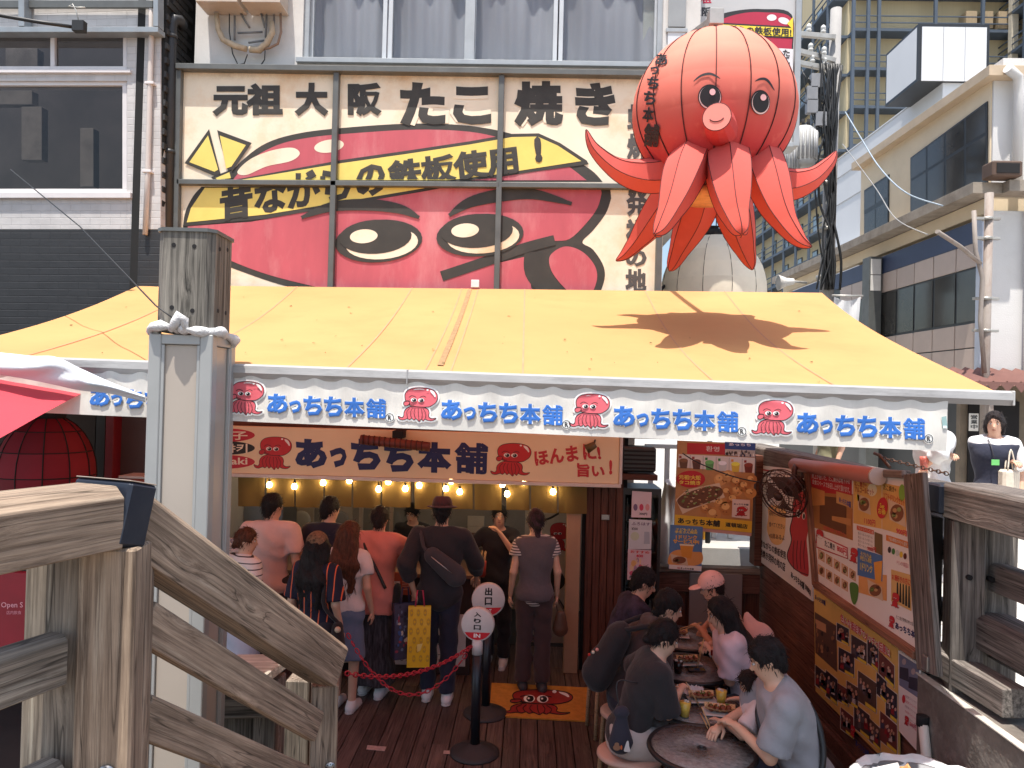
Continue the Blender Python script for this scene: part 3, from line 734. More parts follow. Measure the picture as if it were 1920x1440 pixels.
def seam(u, w, m, nm='seam', lift=.003, t0=0., t1=1., du=0):
    bm = bmesh.new(); rows = []
    for j in range(NY*2+1):
        t = t0+(t1-t0)*j/NY/2
        rows.append([bm.verts.new(awp(u+du*math.sin(math.pi*t)+s*w, t)+Vector((0, 0, lift))) for s in (-1, 1)])
    for a, b in zip(rows, rows[1:]): bm.faces.new((a[0], b[0], b[1], a[1])).smooth = True
    fin(nm, bm, m, fab)
for u in (.09, .235, .405, .57, .745, .86): seam(u, .0010, m_seam)
for d in (-.012, .012): seam(.49+d, .0008, m_seam)
seam(.49, .003, m_tape, 'seam_tape', .005, .02, .93)
boxo('wall_clip', *sorted((onY(884, 530, YB).x, onY(899, 530, YB).x)), YB-.05, YB+.02, onY(890, 540, YB).z, onY(890, 526, YB).z, mat('white_steel', (.7, .7, .7), .4), aw)
# leaf litter and bird droppings on the cloth
for k in range(46):
    u, t = random.uniform(.02, .98), random.uniform(.15, .95); c = awp(u, t)+Vector((0, 0, .006)); bm = bmesh.new(); s = random.uniform(.003, .012)
    q = [bm.verts.new(c+Vector((s*random.uniform(.6, 1.5)*math.cos(a), s*math.sin(a), random.uniform(0, .006)-.3*s*math.sin(a)*-1))) for a in (0, 1.3, 2.6, 3.8, 5)]
    bm.faces.new(q); fin('leaf_scrap', bm, mat('dead_leaf', lin(96, 84, 44), .9), fab)
# aluminium front bar
m_bar = mat('weathered_bar', (.46, .45, .44), .5, .12, 4, metal=.25, stretch=(1, 6, 6), dirt=.6, dcol=(.12, .11, .10), dscale=3)
b0, b1 = fl+Vector((-.03, 0, -.012)), fr_+Vector((.04, 0, -.018))
bm = bmesh.new(); prof = [(-.045, .022), (-.012, .032), (.026, .032), (.032, .0), (.012, -.034), (-.030, -.038), (-.048, -.012)]
ra = [bm.verts.new(b0+Vector((0, y, z))) for y, z in prof]; rb = [bm.verts.new(b1+Vector((0, y, z))) for y, z in prof]
for i in range(7): bm.faces.new((ra[i], ra[(i+1) % 7], rb[(i+1) % 7], rb[i]))
bm.faces.new(ra[::-1]); bm.faces.new(rb)
bmesh.ops.recalc_face_normals(bm, faces=bm.faces)
bar = fin('front_bar', bm, m_bar, aw)
c = onY(763, 706, YA-.05); boxo('bar_joint', c.x-.003, c.x+.003, YA-.050, YA+.03, c.z-.036, c.z+.034, m_bar, bar, .001)
boxo('end_cap', b1.x, b1.x+.01, YA-.048, YA+.032, b1.z-.038, b1.z+.032, mat('end_cap', (.55, .54, .52), .5), bar)
# folding arms under the cloth
for px in (520, 1290):
    a = onY(px, 780, 7.0); a.z = 3.2
    e_ = awp(.5+(px-900)/1800, .5); e_.z -= .12; f_ = awp(.5+(px-900)/1900, .97); f_.z -= .08
    tube('arm', [a, e_, f_], .028, mat('arm_brown', lin(90, 60, 52), .5, .1), aw)
# valance with print
YV = 3.518
m_val = mat('valance_cloth', lin(232, 230, 222), .8, .04, 2, .4, 9, dirt=.35, dcol=lin(176, 172, 164), dscale=2.5, stretch=(3, 1, .6), trans=((.7, .66, .6), .12))
vx0, vx1 = onY(-160, 720, YV).x, onY(1776, 780, YV).x
zt0, zt1 = onY(430, 708, YV), onY(1776, 752, YV); zb0, zb1 = onY(430, 789, YV), onY(1776, 846, YV)
lerp_z = lambda a, b, X: a.z+(b.z-a.z)*(X-a.x)/(b.x-a.x)
def rip(X, d):  # ripple of the cloth at depth d below the bar
    return (.0075*math.sin(X*38+.8*math.sin(X*6))*math.exp(-(d/.06)**2) + .005*math.sin(X*8+d*11)*min(1, max(0, (d-.08)/.1)))
bm = bmesh.new(); n = 420; g = []
for i in range(n+1):
    X = vx0+(vx1-vx0)*i/n; a, b = lerp_z(zt0, zt1, X)+.03, lerp_z(zb0, zb1, X)
    g.append([bm.verts.new((X, YV+rip(X, (a-b)*k/12), a+(b-a)*k/12)) for k in range(13)])
for i in range(n):
    for k in range(12): bm.faces.new((g[i][k], g[i][k+1], g[i+1][k+1], g[i+1][k])).smooth = True
val = fin('valance', bm, m_val, aw)
def mapV(u, v, l):
    p = onY(u, v, YV); d = max(0, lerp_z(zt0, zt1, p.x)+.03-p.z)
    p.y = YV+rip(p.x, d)-.003-l*1.5; return p
blue, wht, shd = flat((56, 116, 200)), flat((244, 243, 238)), flat((176, 176, 172))
units = [(90, 0.), (420, 0), (743, 0), (1063, 0), (1404, 0)]
ey = lambda x: 712+(x-428)*.0362
for k, (x, _) in enumerate(units):
    w = 70+8*k/4; y = ey(x)
    if k:
        A = Art(mapV); emblem(A, place(x+4, y+2, x+w+4, y+2+62+4*k/4, 2.6), (226, 104, 114), 1, True, lw=6)
        A.done('emblem', val)
    A = Art(mapV)
    tx0, tx1 = x+w+10, x+w+10+(210+6*k); y0 = y+26; y1 = y+66+2*k
    ws = [('あ', 0, 38, 0, 36), ('っ', 40, 62, 12, 36), ('ち', 66, 100, 4, 40), ('ち', 103, 137, 5, 42), ('本', 139, 177, 7, 43), ('舗', 179, 216, 9, 45)]
    sc_ = (tx1-tx0)/210
    for s, a, b, c0, c1 in ws:
        q = lambda dx, dy: ((tx0+a*sc_+dx, y0+c0*sc_+dy), (tx0+b*sc_+dx, y0+c0*sc_+dy+.8), (tx0+b*sc_+dx, y0+c1*sc_+dy+.8), (tx0+a*sc_+dx, y0+c1*sc_+dy))
        A.text(s, q(1.2, 1.6), shd, .5, .13); A.text(s, q(0, 0), wht, 1.4, .13); A.text(s, q(0, 0), blue, 2.4, .03 if s == '舗' else .05)
    rx, ry = tx1+13, y0+44*sc_
    A.ell(rx, ry, 9.5, 9.5, wht, 1); A.stroke([(rx+7.5*math.cos(a), ry+7.5*math.sin(a)) for a in [k2*math.pi/6 for k2 in range(12)]], 1.3, flat((60, 60, 60)), 2, closed=True, k=2); A.text('R', (rx-3.4, ry-4.5, rx+3.8, ry+4.5), flat((50, 50, 50)), 2, .03)
    A.done('lettering', val)
A = Art(mapV); A.poly([(1764, 782), (1773, 780), (1775, 802), (1766, 805)], flat((150, 180, 178)), 1); A.rect(1766, 798, 1773, 803, flat((230, 235, 232)), 2); A.done('sticker', val)

# ================================================================== OCTOPUS FIGURE
OC = onY(1337, 212, 5.24); OR = .569
oc = thing('octopus_figure', 'giant red paper octopus lantern figure hanging over the awning', 'figure', OC)
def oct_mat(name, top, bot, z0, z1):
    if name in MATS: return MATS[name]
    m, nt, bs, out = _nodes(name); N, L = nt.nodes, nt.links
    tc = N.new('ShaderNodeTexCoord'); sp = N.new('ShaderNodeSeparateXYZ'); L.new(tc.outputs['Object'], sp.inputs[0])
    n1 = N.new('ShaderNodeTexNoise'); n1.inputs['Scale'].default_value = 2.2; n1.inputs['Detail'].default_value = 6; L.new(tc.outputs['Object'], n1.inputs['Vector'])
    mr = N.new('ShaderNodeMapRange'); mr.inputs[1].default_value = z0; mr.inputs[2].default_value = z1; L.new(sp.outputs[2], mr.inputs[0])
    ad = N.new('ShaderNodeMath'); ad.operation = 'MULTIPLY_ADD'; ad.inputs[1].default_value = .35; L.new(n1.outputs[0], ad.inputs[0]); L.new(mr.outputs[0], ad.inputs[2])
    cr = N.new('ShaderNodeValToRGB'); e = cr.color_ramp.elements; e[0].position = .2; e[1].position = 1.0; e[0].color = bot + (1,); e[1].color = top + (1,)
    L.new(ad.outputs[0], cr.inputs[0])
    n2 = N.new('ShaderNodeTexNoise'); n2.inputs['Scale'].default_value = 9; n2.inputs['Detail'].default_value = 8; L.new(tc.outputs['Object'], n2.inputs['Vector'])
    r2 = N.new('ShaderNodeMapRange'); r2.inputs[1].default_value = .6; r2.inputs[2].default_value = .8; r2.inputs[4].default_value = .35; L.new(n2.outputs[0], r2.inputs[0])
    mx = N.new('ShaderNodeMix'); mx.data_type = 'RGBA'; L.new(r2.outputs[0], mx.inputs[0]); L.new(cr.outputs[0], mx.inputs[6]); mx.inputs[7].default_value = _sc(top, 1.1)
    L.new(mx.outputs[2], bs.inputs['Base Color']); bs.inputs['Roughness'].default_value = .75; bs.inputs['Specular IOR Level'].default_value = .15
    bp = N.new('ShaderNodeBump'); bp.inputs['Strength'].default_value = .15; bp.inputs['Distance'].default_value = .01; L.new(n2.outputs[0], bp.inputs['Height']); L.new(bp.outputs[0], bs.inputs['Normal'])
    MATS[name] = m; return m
m_oct = oct_mat('octopus_shaded_paint', lin(226, 138, 118), lin(190, 66, 68), -.4, .4)  # sun-faded top; sunlit paleness and darker underside also put into the colour
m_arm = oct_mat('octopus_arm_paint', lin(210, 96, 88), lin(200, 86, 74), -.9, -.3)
m_line = mat('octopus_seam', lin(70, 22, 24), .7)
def oct_p(th, ph, k=1.0):
    """sphere slightly squeezed: th from the pole, ph about z"""
    r = OR*k
    return OC+Vector((r*math.sin(th)*math.cos(ph), r*math.sin(th)*math.sin(ph), r*.985*math.cos(th)))
NG = 16; bands = [.10, .62, 1.05, 1.42, 1.80, 2.18, 2.75]
for gI in range(NG):
    p0, p1 = 2*math.pi*gI/NG-.21, 2*math.pi*(gI+1)/NG-.21
    for bi in range(len(bands)-1):
        t0, t1 = bands[bi], bands[bi+1]
        bm = bmesh.new(); nu, nv = 5, 6; gg = []
        for i in range(nu+1):
            for_ = []
            for j in range(nv+1):
                u, v = i/nu, j/nv
                e_ = min(u, 1-u, v*1.2, (1-v)*1.2)
                k = 1.0 - (.006 if min(u, 1-u) < .01 else 0) - .004*(min(v, 1-v) < .01) - .006*(4*(u-.5)**2)   # flat gores, sunken edges
                for_.append(bm.verts.new(oct_p(t0+(t1-t0)*v, p0+.004+(p1-p0-.008)*u, k)))
            gg.append(for_)
        for i in range(nu):
            for j in range(nv): bm.faces.new((gg[i][j], gg[i][j+1], gg[i+1][j+1], gg[i+1][j])).smooth = True
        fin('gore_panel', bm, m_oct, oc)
    tube('seam', [oct_p(.1+.1*j, p0, .996) for j in range(27)], .0035, m_line, oc, 5)
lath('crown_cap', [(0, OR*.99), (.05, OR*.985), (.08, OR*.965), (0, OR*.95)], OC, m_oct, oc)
lath('inner_ball', [(OR*.975*math.sin(a), OR*.96*math.cos(a)) for a in [math.pi*k/24 for k in range(25)]], OC, m_line, oc)
def on_oct(px, py, lift=0):
    d = ray(px, py).normalized(); o_ = EYE-OC; b = o_.dot(d); c = o_.dot(o_)-(OR*1.002)**2; D = b*b-c
    if D < 0: D = 0
    p = EYE+d*(-b-math.sqrt(D)); return p+(p-OC).normalized()*lift
mO = lambda u, v, l: on_oct(u, v, .003+l)
ob, ow = flat((30, 24, 28)), flat((240, 205, 200))
for cx, cy, rx, ry in ((1331, 182, 22, 23.5), (1425, 192, 18, 23)):
    A = Art(mO); A.ell(cx, cy, rx, ry, ob, 1); A.ell(cx+.3, cy+1, rx-1.8, ry-1.8, ow, 2); A.ell(cx+.5, cy-.5, rx-3, ry-3.2, ob, 3); A.ell(cx+5, cy-9, 5.5, 6, flat((246, 190, 190)), 4); A.done('painted_eye', oc)
for P in ([(1301, 153), (1314, 143), (1329, 139), (1340, 142), (1350, 148)], [(1415, 153), (1424, 149), (1434, 149), (1442, 156), (1451, 170)]):
    A = Art(mO); A.stroke(P, 5, ob, 2, taper=True); A.done('painted_brow', oc)
A = Art(mO)
for s, (x0, y0, x1, y1), sk in (('あ', (1228, 100, 1252, 122), 0), ('っ', (1218, 124, 1236, 140), 0), ('ち', (1212, 144, 1236, 166), 0), ('ち', (1206, 170, 1230, 196), 0), ('本', (1204, 200, 1226, 228), 0), ('舗', (1206, 231, 1236, 274), 0)):
    A.text(s, ((x0+3, y0), (x1+2, y0+2), (x1-1, y1+2), (x0, y1)), ob, 1, .035)
A.done('lettering', oc, 'black vertical lettering down the left side')
# snout
sp0 = on_oct(1356, 250)-(on_oct(1356, 250)-OC).normalized()*.06; sp1 = onY(1344, 219, 4.57)
bm = bmesh.new(); rg = sweep(bm, [sp0, sp0.lerp(sp1, .55), sp1], [.106, .100, .086], 12, False)
for f in bm.faces: f.smooth = False
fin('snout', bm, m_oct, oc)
ax = (sp1-sp0).normalized()
bm = bmesh.new(); fv = [bm.verts.new(v) for v in [sp1+ax*.002+(Vector((1, 0, 0)).cross(ax).normalized()*math.cos(a)+ax.cross(Vector((1, 0, 0)).cross(ax)).normalized()*math.sin(a))*.086 for a in [k*math.pi/12 for k in range(24)]]]
bm.faces.new(fv); fin('snout_face', bm, mat('snout_pink', lin(240, 138, 124), .6, .06), oc)
sx = Vector((1, 0, 0)); sx = (sx-ax*sx.dot(ax)).normalized(); sy = ax.cross(sx)
tube('mouth_line', [sp1+ax*.004+sx*.045*math.cos(a)+sy*.03*math.sin(a)*(1) for a in [math.pi+.4+k*(math.pi-.8)/8 for k in range(9)]], .003, m_line, oc, 5)
tube('snout_rim', [sp1+sx*.086*math.cos(a)+sy*.086*math.sin(a) for a in [k*math.pi/12 for k in range(25)]], .003, m_line, oc, 5)
# arms: each a tapering curved horn with keel seams
def arm(path, r0, label=None):
    P = crom([onY(*p) for p in path], 6, False); n = len(P)
    rad = []
    for i in range(n):
        t = i/(n-1); rad.append(r0*1.04*(.92+.20*math.sin(math.pi*min(1, t*1.7)))*(1-t**1.55)+.004)
    bm = bmesh.new(); rings = sweep(bm, P, rad, 6, True)
    for f in bm.faces: f.smooth = False
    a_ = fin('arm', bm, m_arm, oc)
    for k in range(0, 6):
        tube('seam', SEAM(P, rad, k, 6), .0028, m_line, a_, 5)
def SEAM(P, rad, k, n=8):
    out = []; prev = None
    for i, p in enumerate(P):
        t = (P[min(i+1, len(P)-1)]-P[max(i-1, 0)]).normalized()
        a = prev if prev is not None else (Vector((0, 0, 1)) if abs(t.z) < .9 else Vector((1, 0, 0)))
        s = (a-t*a.dot(t)).normalized(); prev = s; q = t.cross(s)
        out.append(p+(s*math.cos(2*math.pi*k/n)+q*math.sin(2*math.pi*k/n))*rad[i])
    return out
arm([(1300, 290, 5.02), (1284, 325, 4.84), (1264, 380, 4.64), (1240, 428, 4.50), (1227, 440, 4.46)], .135)
arm([(1362, 285, 4.98), (1367, 330, 4.78), (1376, 390, 4.58), (1388, 430, 4.45), (1391, 440, 4.42)], .144)
arm([(1426, 290, 5.06), (1440, 340, 4.92), (1462, 400, 4.78), (1496, 448, 4.68), (1522, 463, 4.65)], .131)
arm([(1275, 318, 5.24), (1215, 330, 5.20), (1160, 318, 5.14), (1115, 280, 5.10), (1099, 243, 5.08)], .118)
arm([(1400, 325, 5.26), (1470, 346, 5.26), (1520, 335, 5.22), (1555, 305, 5.20), (1568, 283, 5.19)], .115)
arm([(1285, 335, 5.42), (1245, 385, 5.58), (1205, 440, 5.72), (1175, 475, 5.80), (1155, 489, 5.83)], .131)
arm([(1320, 350, 5.56), (1305, 400, 5.76), (1280, 455, 5.92), (1262, 495, 6.02), (1255, 508, 6.05)], .141)
arm([(1368, 350, 5.56), (1378, 400, 5.74), (1394, 455, 5.88), (1406, 490, 5.98), (1411, 506, 6.0)], .141)
lath('bottom_plate', [(0, -.60), (.2, -.60), (.2, -.66), (0, -.66)], OC+Vector((0, .1, .06)), mat('ochre_plate', lin(214, 150, 92), .7, .2, 20), oc)
# hanging bracket from the wall
m_steel = mat('galvanised', (.42, .41, .38), .5, .15, 6, metal=.5, dirt=.5, dcol=(.2, .12, .07))
tp = OC+Vector((0, 0, OR*.98))
boxo('hanger_box', tp.x-.05, tp.x+.05, tp.y-.05, tp.y+.05, tp.z+.06, tp.z+.17, m_steel, oc)
tube('hanger_rod', [tp, tp+Vector((0, 0, .08))], .02, m_dark, oc)
e1 = Vector((tp.x-.12, YF+.1, tp.z+.75))
beam('hanger_arm', tp+Vector((0, 0, .12)), e1, .05, .05, m_steel, oc)

# ================================================================== LEFT SIDE: neighbouring building
LC = onY(302, 300, 7.02); LN = Vector((-.09, -1, 0)).normalized(); LU = Vector((1, -.09, 0)).normalized()   # facade faces LN, LU runs to the right
def lb(px, py, off=0.): return onP(px, py, LC+LN*off, LN)
def slab(name, pts, n, t, m, parent=None, bev=0):
    """plate: front outline pts (world), n outward, thickness t backwards"""
    bm = bmesh.new(); a = [bm.verts.new(p) for p in pts]; b = [bm.verts.new(Vector(p)-n*t) for p in pts]; k = len(pts)
    bm.faces.new(a); bm.faces.new(b[::-1])
    for i in range(k): bm.faces.new((a[i], b[i], b[(i+1) % k], a[(i+1) % k]))
    bmesh.ops.recalc_face_normals(bm, faces=bm.faces)
    if bev: bmesh.ops.bevel(bm, geom=list(bm.edges), offset=bev, segments=1, affect='EDGES')
    return fin(name, bm, m, parent)
def lrect(name, x0, y0, x1, y1, off, t, m, parent, bev=.003):
    return slab(name, [lb(x0, y0, off), lb(x1, y0, off), lb(x1, y1, off), lb(x0, y1, off)], LN, t, m, parent, bev)
def brickmat(name, col, joint, bw=.21, bh=.07, bump=.6, rough=.7):
    if name in MATS: return MATS[name]
    m, nt, bs, out = _nodes(name); N, L = nt.nodes, nt.links
    tc = N.new('ShaderNodeTexCoord'); sp = N.new('ShaderNodeSeparateXYZ'); cb = N.new('ShaderNodeCombineXYZ'); L.new(tc.outputs['Object'], sp.inputs[0])
    L.new(sp.outputs[0], cb.inputs[0]); L.new(sp.outputs[2], cb.inputs[1])
    br = N.new('ShaderNodeTexBrick'); br.inputs['Scale'].default_value = 1; br.inputs['Brick Width'].default_value = bw; br.inputs['Row Height'].default_value = bh; br.inputs['Mortar Size'].default_value = .005; br.inputs['Mortar Smooth'].default_value = .6
    br.inputs[1].default_value = col + (1,); br.inputs[2].default_value = _sc(col, .93); br.inputs[3].default_value = joint + (1,)
    L.new(cb.outputs[0], br.inputs[0]); 
    n2 = N.new('ShaderNodeTexNoise'); n2.inputs['Scale'].default_value = 7; n2.inputs['Detail'].default_value = 8; L.new(tc.outputs['Object'], n2.inputs['Vector'])
    mx = N.new('ShaderNodeMix'); mx.data_type = 'RGBA'; mx.blend_type = 'MULTIPLY'; mx.inputs[0].default_value = .35; L.new(br.outputs[0], mx.inputs[6]); L.new(n2.outputs[0], mx.inputs[7])
    L.new(mx.outputs[2], bs.inputs['Base Color']); bs.inputs['Roughness'].default_value = rough
    ad = N.new('ShaderNodeMath'); ad.operation = 'MULTIPLY_ADD'; ad.inputs[1].default_value = -.7; L.new(br.outputs['Fac'], ad.inputs[0]); L.new(n2.outputs[0], ad.inputs[2])
    bp = N.new('ShaderNodeBump'); bp.inputs['Strength'].default_value = bump; bp.inputs['Distance'].default_value = .012; L.new(ad.outputs[0], bp.inputs['Height']); L.new(bp.outputs[0], bs.inputs['Normal'])
    MATS[name] = m; return m
nb = thing('neighbour_building', 'white and black painted brick building left of the shop', 'building', lb(150, 430)+Vector((0, .3, -4.3)))
m_wb = brickmat('white_painted_brick', (.68, .65, .63), (.58, .55, .53), bump=.35)
m_bb = brickmat('black_painted_brick', (.03, .03, .032), (.022, .022, .024), bump=.4, rough=.55)
lrect('wall_strip', 238, -140, 301, 430, 0, .22, m_wb, nb); lrect('wall_strip', -330, 362, 238, 430, 0, .22, m_wb, nb)
lrect('wall_strip', -330, -140, 238, 58, 0, .22, m_wb, nb); lrect('wall_strip', -330, 132, 238, 152, 0, .22, m_wb, nb)
lrect('black_wall', -330, 430, 301, 690, 0, .22, m_bb, nb)
cb_ = lb(301, 430)
boxo('side_wall', cb_.x-.3, cb_.x-.02, cb_.y+.02, cb_.y+4, 0, 9, mat('black_mortar', (.012, .012, .012), .9), nb)
bm = bmesh.new(); box(bm, -.012, .012, -.1, .1, -.03, .03, .003); b0_ = None
for r_ in range(58):
    for k in range(2):
        Mw = Matrix.Translation((cb_.x-.014, cb_.y+.12+.21*k+(.105 if r_ % 2 else 0), 3.05+.07*r_))
        if b0_ is None: b0_ = fin('brick', bm, mat('black_brick', (.03, .028, .028), .6, .3, 10, .5, 50, objvar=.3), nb, world_m=Mw)
        else: link(bpy.data.objects.new('brick', b0_.data), nb, Mw)
# windows of the neighbour
m_wf = mat('white_window_frame', (.70, .66, .65), .5, .05, 6)
m_roomd = mat('dim_room', (.10, .09, .09), .9, .3, 2)
m_tint = pane('dark_glass', (.62, .61, .6), .02, 1.5)
def lwin(x0, y0, x1, y1, fw, mull=()):
    w = lrect('window', x0, y1-fw, x1, y1, -.02, .05, m_wf, nb)
    lrect('frame', x0, y0, x1, y0+fw, -.02, .05, m_wf, w); lrect('frame', x1-fw*1.1, y0+fw, x1, y1-fw, -.02, .05, m_wf, w); lrect('frame', x0, y0+fw, x0+fw, y1-fw, -.02, .05, m_wf, w)
    for a in mull: lrect('mullion', a-4, y0+fw, a+4, y1-fw, -.02, .05, m_wf, w)
    lrect('pane', x0+fw, y0+fw, x1-fw*1.1, y1-fw, -.05, .005, m_tint, w, 0)
    return w
lwin(-330, 60, 238, 131, 7, (98,)); lwin(-330, 152, 238, 362, 8, (-140,))
lrect('room_back', -330, 40, 250, 380, -1.4, .05, m_roomd, nb)
for q in ((40, 200, 78, 300), (150, 240, 175, 350), (10, 90, 70, 128), (-30, 170, 60, 196)): lrect('room_shape', *q, -.9, .1, mat('room_shape', (.24, .22, .21), .8, .3), nb)
lrect('window_ledge', -330, 360, 244, 371, .04, .09, m_wf, nb)
lrect('lower_window_sill', -330, 130, 244, 136, .03, .06, m_wf, nb)
m_gal = mat('grey_channel', (.30, .33, .35), .5, .1, 5, metal=.3, dirt=.4, dcol=(.2, .13, .09))
lrect('steel_channel', -330, 50, 296, 60, .12, .12, m_gal, nb); lrect('steel_upright', 287, -140, 296, 49, .12, .10, m_gal, nb); lrect('steel_upright', 34, -140, 45, 49, .12, .1, m_gal, nb); lrect('sign_lower_edge', -330, 0, 286, 14, .06, .03, m_aludark, nb)
tube('conduit', [lb(285, -100, .03), lb(284, 60, .03), lb(277, 330, .03), lb(272, 440, .03)], .025, mat('cream_conduit', (.60, .53, .48), .5, .06), nb, 10)
for y in (157, 322): c = lb(282-(y-157)*.03, y, .03); boxo('conduit_clip', c.x-.045, c.x+.045, c.y-.03, c.y+.03, c.z-.012, c.z+.012, m_wf, nb)
# downpipe in the gap
dp = thing('downpipe', 'black round downpipe with elbow in the gap between the buildings', 'pipe', onY(318, 500, 7.2))
m_dpipe = mat('black_pipe', (.03, .03, .032), .45, .1)
tube('pipe', [onY(342, 48, 7.3), onY(336, 38, 7.2), onY(328, 36, 7.16), onY(322, 44, 7.15), onY(321, 70, 7.15), onY(312, 560, 7.15)], .052, m_dpipe, dp, 14)
for y in (66, 282, 470): tube('collar', [onY(321-(y-70)*.018, y, 7.15), onY(321-(y-70)*.018, y+7, 7.15)], .060, m_dpipe, dp, 14)
boxo('gap_backing', onY(300, 100, 8.6).x, onY(372, 100, 8.6).x, 8.9, 9, 2, 9, m_dark, nb)
# overhead cables
m_cable = mat('black_cable', (.015, .015, .015), .5)
c_ = thing('overhead_cable', 'thick black cable running into a clamp at the top left', 'cable', onY(148, 50, 6.2))
tube('cable', [onY(-60, 22, 6.0), onY(0, 29, 6.05), onY(70, 41, 6.1), onY(140, 51, 6.2)], .016, m_cable, c_)
boxo('clamp', *(onY(138, 50, 6.2).x, onY(160, 50, 6.2).x), 6.17, 6.23, onY(148, 60, 6.2).z, onY(148, 40, 6.2).z, m_cable, c_)
tube('hook', [onY(148, 42, 6.2), onY(143, 20, 6.2), onY(136, 8, 6.2), onY(128, 12, 6.2), onY(145, 14, 6.2), onY(160, 14, 6.2)], .006, m_steel, c_, 6)

# neighbour's ground floor: dark interior with red posts, big red lantern
nf = thing('neighbour_stall', 'dim restaurant front with dark red posts left of the lamp column', 'stall', onY(120, 1000, 6.6))
boxo('back_wall', -6.5, onY(185, 800, 6.8).x, 6.75, 6.85, 0, 3.1, mat('stall_dark', (.05, .035, .03), .8, .2), nf)
boxo('post', onY(186, 800, 6.6).x, onY(203, 800, 6.6).x, 6.55, 6.7, 0, 3.1, mat('stall_black', (.02, .018, .02), .5), nf)
boxo('red_post', onY(204, 800, 6.6).x, onY(219, 800, 6.6).x, 6.55, 6.7, 0, 3.1, mat('stall_red', lin(120, 28, 40), .5), nf)
boxo('grey_wall', onY(221, 800, 6.7).x, onY(300, 800, 6.7).x, 6.68, 6.9, 0, 3.1, mat('stall_grey', lin(92, 82, 84), .8, .1, 3, .3, 80), nf)
boxo('shade_slab', -7.5, -3.35, 4.2, 6.95, 2.86, 2.9, m_dark, nf)  # unseen slab added to keep direct sun off the red lantern
o = boxo('counter_board', -4.6, onY(48, 1130, 5.2).x, 5.2, 5.25, .75, 1.32, mat('red_board', lin(150, 20, 40), .5), nf)
A = Art(mapY(5.2)); A.text('Open S', (2, 1129, 43, 1142), flat((238, 170, 178)), 1, .01); A.text('店内飲食', (12, 1145, 40, 1152), flat((230, 150, 160)), 1); A.done('lettering', o)
o = boxo('brick_planter', onY(226, 905, 6.3).x, onY(272, 905, 6.3).x, 6.3, 6.5, onY(250, 925, 6.3).z, onY(250, 898, 6.3).z, mat('red_menu_box', lin(170, 78, 56), .6, .15), nf)
boxo('white_lid', onY(224, 905, 6.3).x, onY(273, 905, 6.3).x, 6.28, 6.52, onY(250, 897, 6.3).z, onY(250, 892, 6.3).z, mat('white_trim', (.7, .66, .62), .5), nf)
rl = thing('red_lantern', 'large red fabric lantern hanging in the dark stall front', 'lantern', onY(88, 890, 5.9)+Vector((0, 0, -.5)))
lc = onY(86, 892, 5.9); m_rl = mat('lantern_red', lin(132, 20, 38), .7, .15, 4, objvar=.2, trans=(lin(150, 20, 36), .2))
nseg = 12
for k in range(nseg):
    for j in range(6):
        t0, t1 = .35+j*.4, .35+(j+1)*.4
        bm = bmesh.new(); pp = []
        for ii in range(3):
            pp.append([bm.verts.new(lc+Vector((.36*math.sin(t0+(t1-t0)*jj/2)*math.cos(2*math.pi*(k+ii/2)/nseg)*(.994 if ii in (0, 2) else 1.0), .36*math.sin(t0+(t1-t0)*jj/2)*math.sin(2*math.pi*(k+ii/2)/nseg), .50*math.cos(t0+(t1-t0)*jj/2)))) for jj in range(3)])
        for ii in range(2):
            for jj in range(2): bm.faces.new((pp[ii][jj], pp[ii][jj+1], pp[ii+1][jj+1], pp[ii+1][jj])).smooth = True
        fin('cloth_panel', bm, m_rl, rl)
for k in range(nseg): tube('rib', [lc+Vector((.362*math.sin(t)*math.cos(2*math.pi*k/nseg), .362*math.sin(t)*math.sin(2*math.pi*k/nseg), .502*math.cos(t))) for t in [.35+.24*q for q in range(11)]], .005, m_dark, rl, 5)
for j in range(7): tube('hoop', [lc+Vector((.362*math.sin(.35+.4*j)*math.cos(q*math.pi/12), .362*math.sin(.35+.4*j)*math.sin(q*math.pi/12), .502*math.cos(.35+.4*j))) for q in range(25)], .004, m_dark, rl, 5)
lath('top_ring', [(.12, .47), (.14, .5), (.12, .53), (0, .53)], lc, m_dark, rl); lath('bottom_ring', [(.12, -.47), (.14, -.5), (.12, -.53), (0, -.53)], lc, m_dark, rl)
tube('hanger', [lc+Vector((0, 0, .53)), lc+Vector((0, 0, .9))], .008, m_dark, rl)
# red canopy and white cloth valance
rc = thing('red_canopy', 'bright red canopy with slack white cloth edge at the left', 'canopy', onY(40, 740, 3.5))
m_rcan = mat('canopy_red', lin(206, 66, 80), .6, .06, 3, .1, 60, trans=(lin(210, 40, 50), .3))
bm = bmesh.new(); rows = []
for i in range(9):
    u = i/8; a = onY(-150+300*u, 684+54*u, 3.52); b = onY(-150+302*u, 900-162*u, 2.7+.82*u)
    rows.append([bm.verts.new(a.lerp(b, k/6)+Vector((0, 0, .01*math.sin(u*9+k)*(k/6)*(1-u)))) for k in range(7)])
for a, b in zip(rows, rows[1:]):
    for k in range(6): bm.faces.new((a[k], a[k+1], b[k+1], b[k])).smooth = True
fin('red_sheet', bm, m_rcan, rc)
tops = crom([(-160, 648), (0, 661), (60, 667), (104, 669), (150, 690), (205, 715), (272, 742)], 6, False); bots = crom([(-160, 682), (0, 703), (60, 713), (104, 722), (150, 732), (205, 738), (272, 754)], 6, False)
bm = bmesh.new(); rows = []
